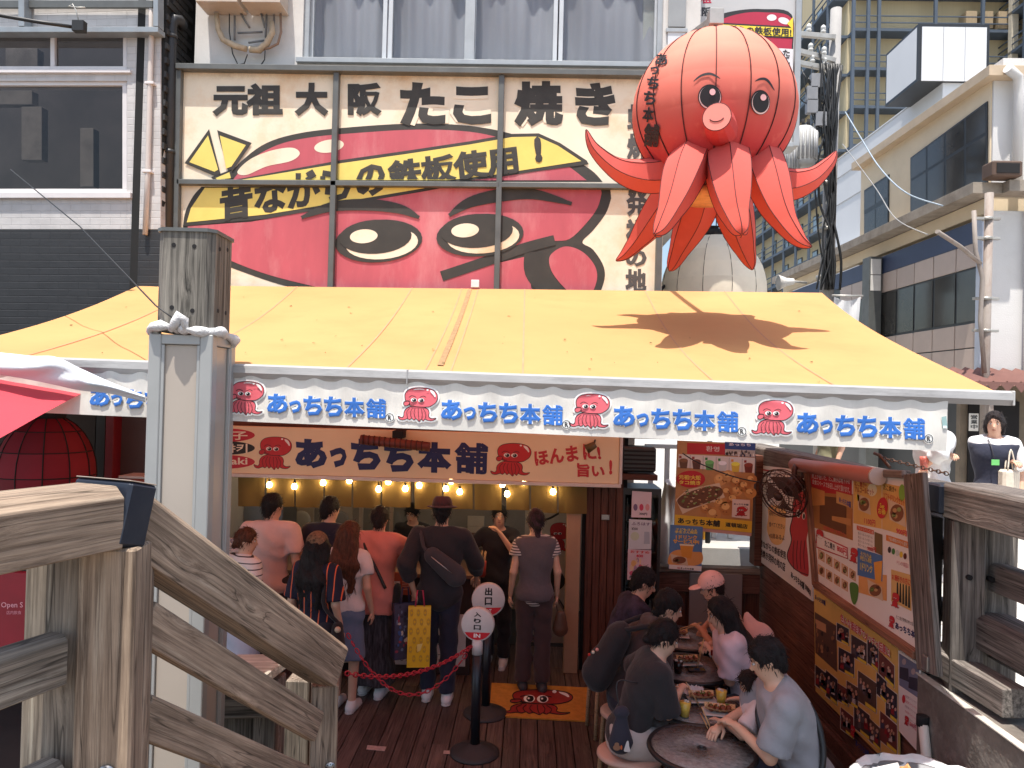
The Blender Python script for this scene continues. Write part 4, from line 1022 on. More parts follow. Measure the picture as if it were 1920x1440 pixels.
for i, (a, b) in enumerate(zip(tops, bots)):
    u = i/len(tops); r_ = []
    for k in range(9):
        v = k/8; p = a.lerp(b, v)
        y = 3.45-.045*math.sin(math.pi*v)-.02*math.sin(v*7+u*14)*math.sin(math.pi*v)-.035*math.exp(-((u-.62-.12*v)/.05)**2)*math.sin(math.pi*v)
        r_.append(bm.verts.new(onY(p.x, p.y, y)))
    rows.append(r_)
for a, b in zip(rows, rows[1:]):
    for k in range(8): bm.faces.new((a[k], a[k+1], b[k+1], b[k])).smooth = True
fin('white_cloth', bm, mat('white_tarp', (.62, .66, .69), .6, .04, 4, .1, 40, trans=((.5, .55, .6), .1)), rc, smooth=True)

# ================================================================== LAMP COLUMN (left of centre)
YL = 3.25
lp = thing('lamp_column', 'tall column with weathered timber top and grey frosted light panels', 'lamp post', (onY(347, 900, YL).x, YL+.16, 0))
cx = onY(340, 600, YL).x; cy = YL+.13
zc, zt_, zj = onY(348, 622, YL).z, onY(348, 432, YL).z, 0.0
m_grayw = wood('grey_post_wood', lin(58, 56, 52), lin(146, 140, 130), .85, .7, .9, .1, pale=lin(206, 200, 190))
def chamf_prism(bm, cx, cy, w, c, z0, z1, rot=0):
    pr = [(-w, -w+c), (-w+c, -w), (w-c, -w), (w, -w+c), (w, w-c), (w-c, w), (-w+c, w), (-w, w-c)]
    q = [(x*math.cos(rot)-y*math.sin(rot)+cx, x*math.sin(rot)+y*math.cos(rot)+cy) for x, y in pr]
    a = [bm.verts.new((x, y, z0)) for x, y in q]; b = [bm.verts.new((x, y, z1)) for x, y in q]
    for i in range(8): bm.faces.new((a[i], a[(i+1) % 8], b[(i+1) % 8], b[i]))
    bm.faces.new(a[::-1]); bm.faces.new(b)
ROT = R(2)
# timber head: built lying along local X so that the grain runs up the post
bm = bmesh.new(); chamf_prism(bm, 0, 0, .126, .03, -(zt_-zc)/2, (zt_-zc)/2, ROT)
bmesh.ops.rotate(bm, verts=bm.verts, matrix=Matrix.Rotation(R(90), 3, 'Y')); bmesh.ops.recalc_face_normals(bm, faces=bm.faces)
hd = fin('timber_head', bm, m_grayw, lp, world_m=Matrix.Translation((cx, cy, (zc+zt_)/2)) @ Matrix.Rotation(R(-90), 4, 'Y'))
bm = bmesh.new(); chamf_prism(bm, cx, cy, .134, .032, zt_-.004, zt_+.012, ROT); fin('metal_cap', bm, m_aludark, lp)
rx, ry = Vector((math.cos(ROT), math.sin(ROT), 0)), Vector((-math.sin(ROT), math.cos(ROT), 0))
cen = Vector((cx, cy, 0))
for face, side in ((-ry, rx), (rx, ry)):
    for s in (-.05, .042):
        for z in (zt_-.06, zc+.10):
            p = cen+face*.1265+side*s+Vector((0, 0, z+random.uniform(-.01, .01)))
            tube('bolt_hole', [p-face*.02, p+face*.0015], .010, m_dark, lp, 10)
# light box: corner posts and frosted panels
m_lbox = mat('column_grey_metal', (.38, .385, .375), .45, .06, 4, metal=.25)
m_frost = mat('frosted_panel', lin(176, 165, 153), .35, .05, 1.5, dirt=.12, dcol=lin(150, 140, 128))
for sx in (-1, 1):
    for sy in (-1, 1):
        p = cen+rx*sx*.114+ry*sy*.114
        bm = bmesh.new(); box(bm, -.028, .028, -.028, .028, 0, zc-.012, .004)
        fin('corner_post', bm, m_lbox, lp, world_m=Matrix.Translation(p) @ Matrix.Rotation(ROT, 4, 'Z'))
for k in range(4):
    f = [-ry, rx, ry, -rx][k]; s = [rx, ry, -rx, -ry][k]
    Mw = Matrix.Translation(cen+f*.122) @ Matrix(((s.x, f.x, 0, 0), (s.y, f.y, 0, 0), (0, 0, 1, 0), (0, 0, 0, 1)))
    bm = bmesh.new(); box(bm, -.086, .086, -.006, .004, .02, zc-.06, .001); pn = fin('light_panel', bm, m_frost, lp, world_m=Mw)
    for a, b_ in ((-.086, -.072), (.072, .086)):
        bm = bmesh.new(); box(bm, a, b_, .0045, .016, .02, zc-.06, .002); fin('panel_trim', bm, m_lbox, pn, world_m=Mw)
    bm = bmesh.new(); box(bm, -.086, .086, -.006, .018, zc-.058, zc-.014, .003); fin('top_rail', bm, m_lbox, lp, world_m=Mw)
# twisted white cloth tied round the column
ck = thing('tied_cloth', 'twisted white cloth knotted round the lamp column', 'cloth', cen+Vector((0, -.2, zc-.02)))
bm = bmesh.new(); ring = []
for k in range(41):
    a = 2*math.pi*k/40; d = Vector((math.cos(a+R(-90)), math.sin(a+R(-90)), 0))
    ring.append(cen+d*(.165+.010*math.sin(7*a)+.02*math.cos(4*(a-ROT)+math.pi))+Vector((0, 0, zc-.015+.03*math.cos(a-.2)-.012*math.sin(3*a))))
sweep(bm, ring, [.021+.007*math.sin(k*2.1) for k in range(41)], 9)
for v in bm.verts: v.co += Vector((random.uniform(-.003, .003), random.uniform(-.003, .003), random.uniform(-.004, .004)))
fin('band', bm, mat('white_cloth_strip', (.62, .61, .60), .85, .08, 30, .8, 90), ck, smooth=True)
kp = ring[0]
bm = bmesh.new(); sweep(bm, [kp+Vector((-.03, -.02, -.015)), kp+Vector((-.005, -.03, .02)), kp+Vector((.01, -.03, .05)), kp+Vector((.03, -.02, .035)), kp+Vector((.035, -.02, -.01))], [.012, .022, .026, .02, .012], 9)
fin('knot', bm, MATS['white_cloth_strip'], ck, smooth=True)
c_ = thing('guy_wire', 'thin dark wire slanting down to the knotted cloth', 'wire', kp)
tube('wire', [onY(20, 318, 5.6), onY(150, 425, 4.6), kp+Vector((-.12, .02, .10)), kp+Vector((0, -.03, .03))], [.005, .004, .004, .004], m_cable, c_, 6)

# ================================================================== RAILINGS
m_rail = wood('rail_wood', lin(98, 82, 69), lin(182, 160, 138), .85, .8, .9, .06, pale=lin(204, 186, 164))
m_railg = wood('rail_wood_grey', lin(84, 76, 68), lin(156, 144, 130), .85, .8, .8, .08, pale=lin(190, 182, 166))
m_cap = mat('blue_black_cap', (.020, .026, .042), .42, .1, 5, metal=.3, dirt=.3, dcol=(.1, .1, .1))
def oldbeam(name, p0, p1, w, h, m, parent, ch=.02, bow=.002, up=Vector((0, 0, 1))):
    o = beam(name, p0, p1, w, h, m, parent, .004, top_chamfer=ch, up=up)
    return o
PT = Vector((-1.36, 2.38, 2.275))                       # corner of the left rail (centre of beam)
lr = thing('stair_railing', 'weathered timber handrail with blue black cap descending the left of the stairs', 'railing', (PT.x, PT.y, .3))
E0 = PT+Vector((-.78, -2.3, .02))
def at_e(pt, t): return pt
dirL = (E0-PT).normalized()
oldbeam('top_rail', PT+dirL*.055, E0, .24, .195, m_rail, lr, .035)
PE = onY(612, 1242, 3.62); 
dirD = (PE-PT).normalized()
oldbeam('sloping_rail', PT+dirD*.06, PE+dirD*.03, .16, .20, m_rail, lr, .02)
Mcap = Matrix.Translation(PT) @ frame_m((0, 0, 0), (dirD*.6-dirL)*.5).to_3x3().to_4x4()
bm = bmesh.new(); box(bm, -.06, .055, -.122, .122, -.102, .1, .010); fin('corner_cap', bm, m_cap, lr, world_m=Mcap)
bm = bmesh.new(); box(bm, -.06, .05, -.118, .118, .101, .105, .002); fin('cap_top_plate', bm, mat('worn_cap_plate', lin(150, 136, 124), .5, .15, 8, metal=.2), lr, world_m=Mcap)
for dx, dy, m_ in ((.03, .0, m_rail), (-.15, .02, m_railg)):
    beam('post', (PT.x+dx, PT.y+dy, PT.z-.1), (PT.x+dx, PT.y+dy, .3), .17, .19, m_, lr, .008, Vector((.17, -1, 0)).normalized())
for dz in (.44, .83):
    a = PT+Vector((-.10, -.10, -dz)); oldbeam('lower_rail', a, a+dirL*2.2, .10, .155, m_railg, lr, .02)
for k, dz in enumerate((.40, .72)):
    a = PT+Vector((.06, .10, -dz+.02)); b = PE+Vector((-.03, -.06, -.285-.29*k))
    oldbeam('sloping_lower_rail', a, b, .055, .135, m_rail, lr, .006)
beam('end_post', (PE.x-.015, PE.y+.04, PE.z-.11), (PE.x-.015, PE.y+.04, 0), .13, .13, m_rail, lr, .006, Vector((.3, -1, 0)).normalized())
beam('end_post_rear', (PE.x-.16, PE.y+.12, PE.z-.12), (PE.x-.16, PE.y+.12, 0), .12, .12, m_railg, lr, .006)
m_zinc = mat('zinc_disc', (.5, .5, .48), .35, .1, metal=.9)
def disc(parent, c, n, r):
    t = n.to_track_quat('Z', 'Y').to_matrix()
    o = lath('bolt_washer', [(0, .004), (r, .004), (r, 0), (0, 0)], c, m_zinc, parent, 18, t)
    for k in range(8):
        q = c+t @ Vector((r*.68*math.cos(k*math.pi/4), r*.68*math.sin(k*math.pi/4), .003)); tube('hole', [q, q+n*.0015], r*.13, m_dark, o, 6)
    tube('bolt', [c, c+n*.012], r*.2, m_zinc, o, 8)
nP = Vector((.17, -1, 0)).normalized()
disc(lr, Vector((PT.x+.05, PT.y, PT.z-.80))+nP*.0965, nP, .028)
disc(lr, Vector((PE.x+.02, PE.y+.04, PE.z-.50))+Vector((.3, -1, 0)).normalized()*.067, Vector((.3, -1, 0)).normalized(), .025)
# cross rails and stub posts of the quay railing seen through the stairs railing
qr = thing('quay_railing', 'grey timber quay railing with sunlit cap behind the stair railing', 'railing', (-1.7, 4.0, 0))
c0, c1 = onY(300, 1262, 3.9), onY(520, 1258, 3.75)
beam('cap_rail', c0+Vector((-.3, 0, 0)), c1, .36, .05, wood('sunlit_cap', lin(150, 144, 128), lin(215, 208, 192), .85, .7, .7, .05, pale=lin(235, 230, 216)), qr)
for px, w in ((300, .20), (385, .11), (455, .16), (505, .12)):
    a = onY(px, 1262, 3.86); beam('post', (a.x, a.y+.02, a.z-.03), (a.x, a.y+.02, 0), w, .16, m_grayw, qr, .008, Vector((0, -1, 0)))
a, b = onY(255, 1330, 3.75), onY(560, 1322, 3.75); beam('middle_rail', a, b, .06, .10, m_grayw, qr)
for px in (278, 325): p = onY(px, 1268, 3.775); tube('bolt', [p+Vector((0, .02, 0)), p-Vector((0, .004, 0))], .014, m_dark, qr, 10)
# right railing
XRr = 2.56
rr = thing('bridge_railing', 'dark weathered bridge railing with blue metal cap at the right edge', 'railing', (XRr, 4.3, 1.0))
m_dkw = wood('dark_rail_wood', lin(66, 61, 58), lin(142, 134, 127), .85, .7, .9, .08, pale=lin(164, 156, 148))
zr = onY(1780, 935, 4.42).z
oldbeam('top_rail', (XRr+.02, 4.38, zr), (XRr+.05, 1.2, zr+.02), .30, .205, m_dkw, rr, .02)
oldbeam('far_rail', (XRr-.02, 4.50, zr-.012), (XRr-.06, 8.4, zr-.02), .24, .17, m_dkw, rr, .02)
bm = bmesh.new(); box(bm, -.155, .155, -.08, .08, -.086, .086, .01); fin('joint_cap', bm, m_cap, rr, world_m=Matrix.Translation((XRr, 4.44, zr)))
for dx, dy in ((-.02, .0), (.17, .02)):
    beam('post', (XRr+dx, 4.34+dy, zr-.104), (XRr+dx, 4.34+dy, 1.0 if dx > .1 else .7), .17, .2, m_dkw, rr, .008, Vector((-.3, -1, 0)).normalized())
for z in (zr-.42, zr-.80):
    oldbeam('lower_rail', (XRr+.14, 4.28, z), (XRr+.16, 1.2, z+.02), .10, .16, m_dkw, rr, .015)
    oldbeam('far_lower_rail', (XRr+.05, 4.46, z+.08), (XRr+.04, 8.4, z+.08), .07, .13, m_dkw, rr, .01)
for y in (5.9, 7.4): beam('far_post', (XRr, y, zr-.1), (XRr, y, 1.0), .14, .16, m_dkw, rr, .006)
for px, py in ((1818, 1083), (1860, 1087)): p = onY(px, py, 4.235); tube('bolt_hole', [p+Vector((0, .03, 0)), p-Vector((0, .006, 0))], .016, m_dark, rr, 10)
oldbeam('kick_rail', (XRr+.10, 4.5, 1.42), (XRr+.12, 1.2, 1.42), .22, .19, m_dkw, rr, .03)
beam('base_block', (XRr-.07, 4.58, 1.17), (XRr-.03, 3.85, 1.17), .14, .15, m_dkw, rr)
# concrete stringer below the right railing
cs = thing('concrete_kerb', 'stained concrete stair kerb with pale worn top under the right railing', 'kerb', (XRr, 3.5, 0))
m_conc = mat('stained_concrete', (.16, .14, .12), .9, .3, 6, .6, 40, dirt=.6, dcol=(.35, .33, .29), dscale=9)
bm = bmesh.new(); box(bm, 2.38, 2.74, 1.2, 4.52, .0, 1.06, .006); fin('body', bm, m_conc, cs)
boxo('worn_edge', 2.372, 2.42, 1.2, 4.53, 1.061, 1.072, mat('pale_edge', (.5, .47, .42), .9, .2, 20, .4, 60), cs)

# ================================================================== RIGHT: side sign, lantern, buildings, pole
YP = 7.95
ps = thing('projecting_sign', 'tall grey framed side sign behind the octopus figure', 'sign', onY(1390, 260, YP))
a, b = onY(1298, -80, YP), onY(1486, 268, YP)
boxo('sign_face', a.x, b.x, YP, YP+.22, b.z, a.z, mat('grey_white_panel', (.50, .50, .50), .5, .05, 2), ps)
boxo('frame_bar', b.x-.002, b.x+.06, YP-.03, YP+.24, b.z-.04, a.z, m_alu, ps); boxo('frame_bar', a.x-.05, a.x+.002, YP-.03, YP+.24, b.z-.04, a.z, m_alu, ps); boxo('frame_bar', a.x, b.x, YP-.03, YP+.24, b.z-.05, b.z-.002, m_alu, ps)
A = Art(mapY(YP)); rd2, bk2, yl2 = flat((176, 34, 66)), flat((36, 32, 36)), flat((240, 212, 60))
A.blob([(1306, 90), (1312, 60), (1340, 32), (1380, 20), (1430, 17), (1484, 27), (1487, 100), (1487, 240), (1400, 250), (1320, 200)], bk2, 1); A.blob([(1314, 92), (1322, 62), (1346, 40), (1386, 26), (1430, 23), (1484, 34), (1484, 100), (1484, 215), (1400, 236), (1330, 190)], rd2, 2)
A.ell(1447, 33, 9, 6, flat((226, 222, 224)), 3); A.ell(1470, 39, 11, 6, flat((226, 222, 224)), 3, .3)
A.poly([(1320, 45), (1340, 42), (1487, 50), (1487, 72), (1440, 70), (1322, 62)], bk2, 4); A.poly([(1322, 47), (1340, 45), (1487, 53), (1487, 69), (1440, 67), (1324, 60)], yl2, 5)
A.poly([(1476, 44), (1487, 32), (1487, 56)], yl2, 6)
A.text('ながらの鉄板使用!', ((1350, 46), (1484, 53), (1484, 69), (1350, 61)), bk2, 7, .03)
A.text('大阪', (1296, 13, 1334, 31), flat((50, 50, 54)), 1, .04); A.text('元祖', (1296, -12, 1334, 7), rd2, 1, .04)
A.stroke([(1400, 78), (1424, 71), (1446, 77)], 4, bk2, 6, taper=True)
A.poly([(1452, 90), (1487, 92), (1487, 215), (1452, 215)], flat((220, 218, 220)), 6)
for i, ch in enumerate('たこ焼き'): A.text(ch, (1468, 93+i*14, 1481, 106+i*14), bk2, 8, .03)
for i, ch in enumerate('発祥の地'): A.text(ch, (1453, 103+i*14, 1466, 116+i*14), bk2, 8, .03)
A.done('sign_picture', ps)
# big white lantern behind the awning
bl_ = thing('paper_lantern', 'big weathered white paper lantern with black cap behind the awning', 'lantern', onY(1337, 560, 8.9)+Vector((0, 0, -.7)))
lc = onY(1337, 548, 8.9); m_pl = mat('lantern_paper', lin(228, 216, 194), .7, .06, 3, dirt=.25, dcol=lin(170, 150, 128), objvar=.04)
RX, RZ = .62, .70
for k in range(12):
    p0 = 2*math.pi*k/12+.1
    for j in range(9):
        t0, t1 = .32+j*.275, .32+(j+1)*.275
        bm = bmesh.new(); pp = []
        for ii in range(4):
            pp.append([bm.verts.new(lc+Vector((RX*math.sin(t0+(t1-t0)*jj/2)*math.cos(p0+.5236*ii/3), RX*math.sin(t0+(t1-t0)*jj/2)*math.sin(p0+.5236*ii/3), RZ*math.cos(t0+(t1-t0)*jj/2)))*1.0) for jj in range(3)])
        for ii in range(3):
            for jj in range(2): bm.faces.new((pp[ii][jj], pp[ii][jj+1], pp[ii+1][jj+1], pp[ii+1][jj])).smooth = True
        fin('paper_panel', bm, m_pl, bl_)
    tube('rib', [lc+Vector((RX*1.003*math.sin(t)*math.cos(p0), RX*1.003*math.sin(t)*math.sin(p0), RZ*math.cos(t))) for t in [.32+.2475*q for q in range(11)]], .004, mat('lantern_rib', lin(96, 80, 70), .7), bl_, 5)
lath('top_cap', [(.22, RZ*.93), (.22, RZ*.97), (.19, RZ*1.04), (.0, RZ*1.05)], lc, m_dark, bl_)
boxo('cap_block', lc.x-.16, lc.x+.04, lc.y-.05, lc.y+.05, lc.z+RZ*1.05, lc.z+RZ*1.05+.06, m_dark, bl_)
tube('antenna', [lc+Vector((.02, 0, RZ*1.1)), lc+Vector((.02, 0, RZ*1.1+.16))], .006, m_dark, bl_)
tube('bracket', [lc+Vector((-.55, 0, .1)), lc+Vector((-.75, -.4, -.1)), Vector((1.3, 8.2, lc.z-.1))], .018, m_dark, bl_)
tube('hanging_pole', [lc+Vector((0, 0, -RZ*.95)), Vector((lc.x, lc.y, .95))], .03, m_dark, bl_)

# ------------------------------------------------------------------ cream building at the right
XG = onY(1857, 300, 11.0).x
cbld = thing('cream_building', 'cream rendered building with dark grid windows along the right side street', 'building', (XG+1.5, 13, .95))
NXm = Vector((-1, 0, 0))
def gx(px, py, off=0.): return onX(px, py, XG-off)
def gslab(name, pts, off, t, m, parent, bev=0): return slab(name, [gx(*p, off) for p in pts], NXm, t, m, parent, bev)
m_gold = mat('cream_render', lin(226, 208, 178), .8, .05, 1.5, .12, 60, dirt=.15, dcol=lin(170, 140, 104))
m_wht2 = mat('white_render', (.68, .67, .65), .85, .05, 1.2, .3, 50, dirt=.2, dcol=(.4, .36, .3))
yfar = XG*F/(1600-994)
zt1 = gx(1862, 138).z
bm = bmesh.new(); box(bm, XG, XG+5, 11.02, yfar, .9, zt1-.05); fin('wall', bm, m_gold, cbld)
boxo('end_wall', XG+.02, XG+5.2, 10.98, 11.018, onY(1880, 352, 10.98).z, zt1-.1, m_wht2, cbld)
boxo('lower_end_wall', XG-.02, XG+5.2, 10.9, 10.979, .9, onY(1880, 395, 10.9).z, m_wht2, cbld)
boxo('roof_edge', XG-.16, XG+5.3, 10.8, yfar+.1, zt1-.1, zt1+.05, mat('roof_fascia', lin(196, 176, 150), .7, .1, 4), cbld)
boxo('roof_top', XG+.1, XG+5.3, 10.9, yfar, zt1+.052, zt1+.2, m_wht2, cbld)
m_dfr = mat('dark_window_frame', (.025, .027, .03), .4, .1)
m_gl2 = mat('street_window_glass', (.055, .052, .047), .14, .4, .8, spec=.5)
def gwin(quad, nc, nr, off=.0, rowf=.4, par=None, fr=.025):
    tl, tr, br, bl_q = [gx(*p, off) for p in quad]
    w = slab('window', [tl, tr, br, bl_q], NXm, -.02, m_dfr, par or cbld)
    U = lambda u, v: (tl*(1-u)+tr*u)*(1-v)+(bl_q*(1-u)+br*u)*v+NXm*.022
    vs_ = [0, rowf, 1] if nr == 2 else [0, 1]
    for i in range(nc):
        for j in range(nr):
            du = fr; dv = fr*1.6
            slab('pane', [U(i/nc+du, vs_[j]+dv), U((i+1)/nc-du, vs_[j]+dv), U((i+1)/nc-du, vs_[j+1]-dv), U(i/nc+du, vs_[j+1]-dv)], NXm, .003, m_gl2, w)
    return w
gwin([(1709, 296), (1853, 190), (1853, 356), (1709, 417)], 4, 2, .0, .36, None, .014); gwin([(1622, 357), (1668, 327), (1667, 441), (1622, 464)], 2, 2, .0, .4)
m_corn = mat('old_cornice', lin(150, 140, 128), .85, .2, 5, .4, 30, dirt=.6, dcol=lin(96, 78, 60))
zc1, zc2 = gx(1845, 358).z, gx(1840, 400).z
boxo('cornice', XG-.42, XG-.003, 10.7, 19.5, zc1-.16, zc1, m_corn, cbld); boxo('cornice_return', XG-.003, XG+5.2, 10.55, 10.89, zc1-.16, zc1, m_corn, cbld)
m_navy = mat('navy_band', lin(58, 70, 98), .5, .08, 3); m_pinkp = mat('pink_grey_panel', lin(190, 172, 160), .5, .06, 3, objvar=.05)
boxo('fascia_soffit', XG-.12, XG-.004, 10.92, 19.5, gx(1828, 413).z, zc1-.17, m_gold, cbld)
zz = lambda px, py: gx(px, py, .15).z
z_b0, z_b1, z_p, z_w, z_l = zz(1819, 418), zz(1819, 458), zz(1819, 504), zz(1819, 606), zz(1819, 700)
boxo('navy_band', XG-.16, XG-.125, 11.0, 19.5, z_b1, z_b0, m_navy, cbld)
ys = [XG-.15 for _ in range(1)]
Yof = lambda px: (XG-.15)*F/(px-994)
pxs = [1819, 1778, 1737, 1702, 1670, 1640, 1612, 1588, 1566]
boxo('lower_wall', XG-.14, XG-.126, 11.0, 19.5, .95, z_b1, m_dfr, cbld)
for pa, pb in zip(pxs, pxs[1:]):
    y0, y1 = Yof(pa)+.012, Yof(pb)-.012
    boxo('upper_panel', XG-.16, XG-.141, y0, y1, z_p+.012, z_b1-.006, m_pinkp, cbld)
    boxo('window_pane', XG-.15, XG-.142, y0+.02, y1-.02, z_w+.03, z_p-.02, m_gl2, cbld, 0)
    zmid_ = (z_w+z_l)/2
    boxo('lower_panel', XG-.16, XG-.141, y0, y1, zmid_+.01, z_w-.012, m_pinkp, cbld); boxo('lower_panel', XG-.16, XG-.141, y0, y1, z_l, zmid_-.01, m_pinkp, cbld)
boxo('corner_pilaster', XG-.19, XG-.12, 10.85, 10.99, .95, z_b0, mat('pale_blue_pilaster', lin(176, 184, 198), .5, .05), cbld)
# lit sign box on the cream building
c = gx(1630, 540, .35)
sb = thing('sign_box', 'narrow grey upright sign box with white panels on the street facade', 'sign', (XG-.2, c.y, .95))
boxo('case', XG-.42, XG-.19, c.y-.15, c.y+.15, .95, gx(1630, 484, .35).z, m_aludark, sb)
for k in range(2): z = gx(1630, 545-30*k, .35).z; boxo('white_panel', XG-.40, XG-.21, c.y-.156, c.y-.151, z-.02, z+.27, mat('sign_white', (.66, .64, .6), .5), sb)
# gutter pipe, loudspeaker, rusty pole at the corner
tube('gutter_pipe', [Vector((XG+.05, 10.72, zt1-.03)), Vector((XG+.25, 10.8, zt1-.12)), Vector((XG+.3, 10.85, zt1-.4)), Vector((XG+.3, 10.85, zc1+.05))], .07, m_wht2, cbld, 10)
tube('wall_pipe', [Vector((XG+.45, 10.82, .95)), Vector((XG+.45, 10.82, zc1-.2))], .04, mat('grey_conduit', (.4, .4, .4), .5), cbld)
ls = thing('loudspeaker', 'brown horn loudspeaker on the corner ledge of the cream building', 'speaker', (XG-.15, 10.6, zc1))
boxo('housing', XG-.30, XG+.12, 10.45, 10.72, zc1+.02, zc1+.24, mat('speaker_brown', lin(92, 72, 60), .6), ls, .02); boxo('grille', XG-.25, XG+.07, 10.44, 10.449, zc1+.06, zc1+.2, m_dark, ls)
rp = thing('rusty_pole', 'rust streaked grey steel pole with brackets at the street corner', 'pole', (onY(1846, 700, 10.3).x, 10.3, .95))
px_ = onY(1846, 700, 10.3).x
m_rust = mat('rusty_steel', lin(150, 140, 132), .7, .15, 4, .4, 30, stretch=(1, 1, .3), dirt=.9, dcol=lin(110, 66, 42), dscale=3)
tube('pole', [Vector((px_, 10.3, .95)), Vector((px_+.02, 10.3, onY(1850, 362, 10.3).z))], .055, m_rust, rp, 12)
for y in (410, 447, 560, 620): z = onY(1846, y, 10.3).z; tube('clamp', [Vector((px_, 10.3, z-.02)), Vector((px_, 10.3, z+.02))], .07, m_steel, rp, 12); boxo('clamp_arm', px_-.17, px_+.17, 10.27, 10.33, z-.018, z+.018, m_steel, rp)
tube('rust_pipe', [onY(1826, 395, 10.2), onY(1829, 470, 10.2), onY(1842, 520, 10.2), onY(1838, 600, 10.2), onY(1846, 700, 10.2)], .03, m_rust, rp, 8)
tube('strut', [onY(1757, 434, 9.6), onY(1800, 462, 9.9), onY(1838, 494, 10.2)], .028, m_rust, rp, 8)
# brown corrugated lean-to roof below the white wall
lt = thing('corrugated_shed', 'brown corrugated awning over a dark shop front behind the pedestrians', 'shed', (XG+1, 10.3, .95))
zl = onY(1890, 704, 10.2).z
m_corr = mat('brown_corrugated', lin(120, 84, 76), .6, .1)
bm = bmesh.new(); rows = []
for i in range(61):
    X = XG-.85+.09*i; dz = .035 if i % 2 else -.035
    rows.append([bm.verts.new((X, 9.9, zl-.12+dz)), bm.verts.new((X, 10.85, zl+.1+dz))])
for a, b in zip(rows, rows[1:]): bm.faces.new((a[0], a[1], b[1], b[0]))
fin('roof_sheet', bm, m_corr, lt)
bm = bmesh.new(); rows = []
for i in range(61):
    X = XG-.85+.09*i; rows.append([bm.verts.new((X, 9.89, zl-.10)), bm.verts.new((X, 9.89, zl-.12-(.12 if i % 2 else .01)))])
for a, b in zip(rows, rows[1:]): bm.faces.new((a[0], a[1], b[1], b[0]))
fin('scalloped_edge', bm, m_corr, lt)
boxo('shop_wall', XG-.6, XG+5, 10.6, 10.7, .95, zl, mat('dim_wall', lin(120, 108, 92), .8, .2), lt)
for q in (0, 1.0, 2.2): boxo('dark_door', XG-.5+q, XG+.2+q, 10.56, 10.598, .95, zl-.35, m_dark, lt); 
for q in (-.6, .7, 2.0, 3.3): boxo('post', XG+q, XG+q+.06, 9.95, 10.01, .95, zl-.16, m_rust, lt)
o = thing('paper_notice', 'white printed notice on the dark shop front', 'notice', onY(1825, 800, 10.2)); boxo('sheet', onY(1817, 790, 10.2).x, onY(1835, 790, 10.2).x, 10.2, 10.21, onY(1820, 808, 10.2).z, onY(1820, 775, 10.2).z, flat((214, 210, 200)), o)
A = Art(mapY(10.2)); [A.text(ch, (1820, 778+9*i, 1833, 786+9*i), flat((60, 60, 60)), 1, .03) for i, ch in enumerate('営業中')]; A.done('lettering', o)
# ------------------------------------------------------------------ white building with blank billboard
wb = thing('white_building', 'plain white building with blank billboard on its roof', 'building', (11, 19, .9))
m_w3 = mat('white_siding', (.66, .67, .68), .7, .04, 1, dirt=.1, dcol=(.4, .4, .4))
boxo('wall', 9.0, 14, 16.5, 22.2, .9, 9.9, m_w3, wb)
boxo('low_wing', 8.6, 9.0, 17.6, 24.5, .9, 6.9, m_w3, wb)
for k in range(6): boxo('siding_board', 9.5, 13.5, 16.46, 16.498, 7.1+.42*k, 7.1+.42*k+.41, m_w3, wb, .01)
for z in (8.5, 9.3, 9.85): boxo('parapet_line', 8.985, 8.998, 16.5, 22.2, z-.012, z+.012, mat('joint_grey', (.4, .4, .4), .8), wb, 0)
bx0, bx1 = onY(1722, 100, 16.4).x, onY(1856, 100, 16.4).x; bz0, bz1 = onY(1790, 152, 16.4).z, onY(1790, 44, 16.4).z
bb = thing('blank_billboard', 'blank white double sided billboard with black frame on the white building', 'billboard', ((bx0+bx1)/2, 16.9, bz0-.3))
boxo('case', bx0, bx1, 16.42, 17.9, bz0, bz1, m_dfr, bb)
for i in range(3):
    u0, u1 = bx0+.07+(bx1-bx0-.14)*i/3, bx0+.07+(bx1-bx0-.14)*(i+1)/3
    boxo('front_panel', u0+.005, u1-.005, 16.395, 16.418, bz0+.0, bz1-.08, m_w3, bb, .002)
slab('side_panel', [Vector((bx0-.004, 17.85, bz0+.06)), Vector((bx0-.004, 16.48, bz0+.06)), Vector((bx0-.004, 16.48, bz1-.06)), Vector((bx0-.004, 17.85, bz1-.06))], NXm, .003, m_w3, bb)
boxo('legs', bx0+.1, bx1-.1, 16.6, 17.4, 9.9, bz0, m_dfr, bb) if bz0 > 9.9 else None
# ------------------------------------------------------------------ hotel with steel galleries
YHh, XH = 57.0, 23.8
ht = thing('hotel_tower', 'tall beige hotel with blue grey steel fire escape galleries', 'building', (40, 62, .9))
m_hot = mat('beige_siding', lin(204, 188, 152), .8, .05, 2, stretch=(6, 6, .1)); m_hst = mat('blue_grey_steel', lin(78, 90, 104), .6, .08, 1)
boxo('wall', XH, 60, YHh, 80, .9, 42, m_hot, ht, 0); boxo('wing', 36.4, 60, 44, YHh-.02, .9, 42, m_hot, ht, 0)
m_hgl = mat('hotel_glass', lin(150, 170, 180), .1, .3, .3)
def gallery(parent, p, d, n, L, nm='gallery'):
    """walkway along d from p (length L), outward n: floor, rails, uprights"""
    o = beam(nm, p+n*.6, p+n*.6+d*L, 1.2, .22, m_hst, parent, 0)
    for z in (1.05, .55): beam('rail', p+n*1.15+Vector((0, 0, z)), p+n*1.15+d*L+Vector((0, 0, z)), .07, .07, m_hst, o, 0)
    return o
zf = [2.7+(742-y)/F*YHh for y in (560, 488, 416, 346, 276, 205, 135, 63, -8)]
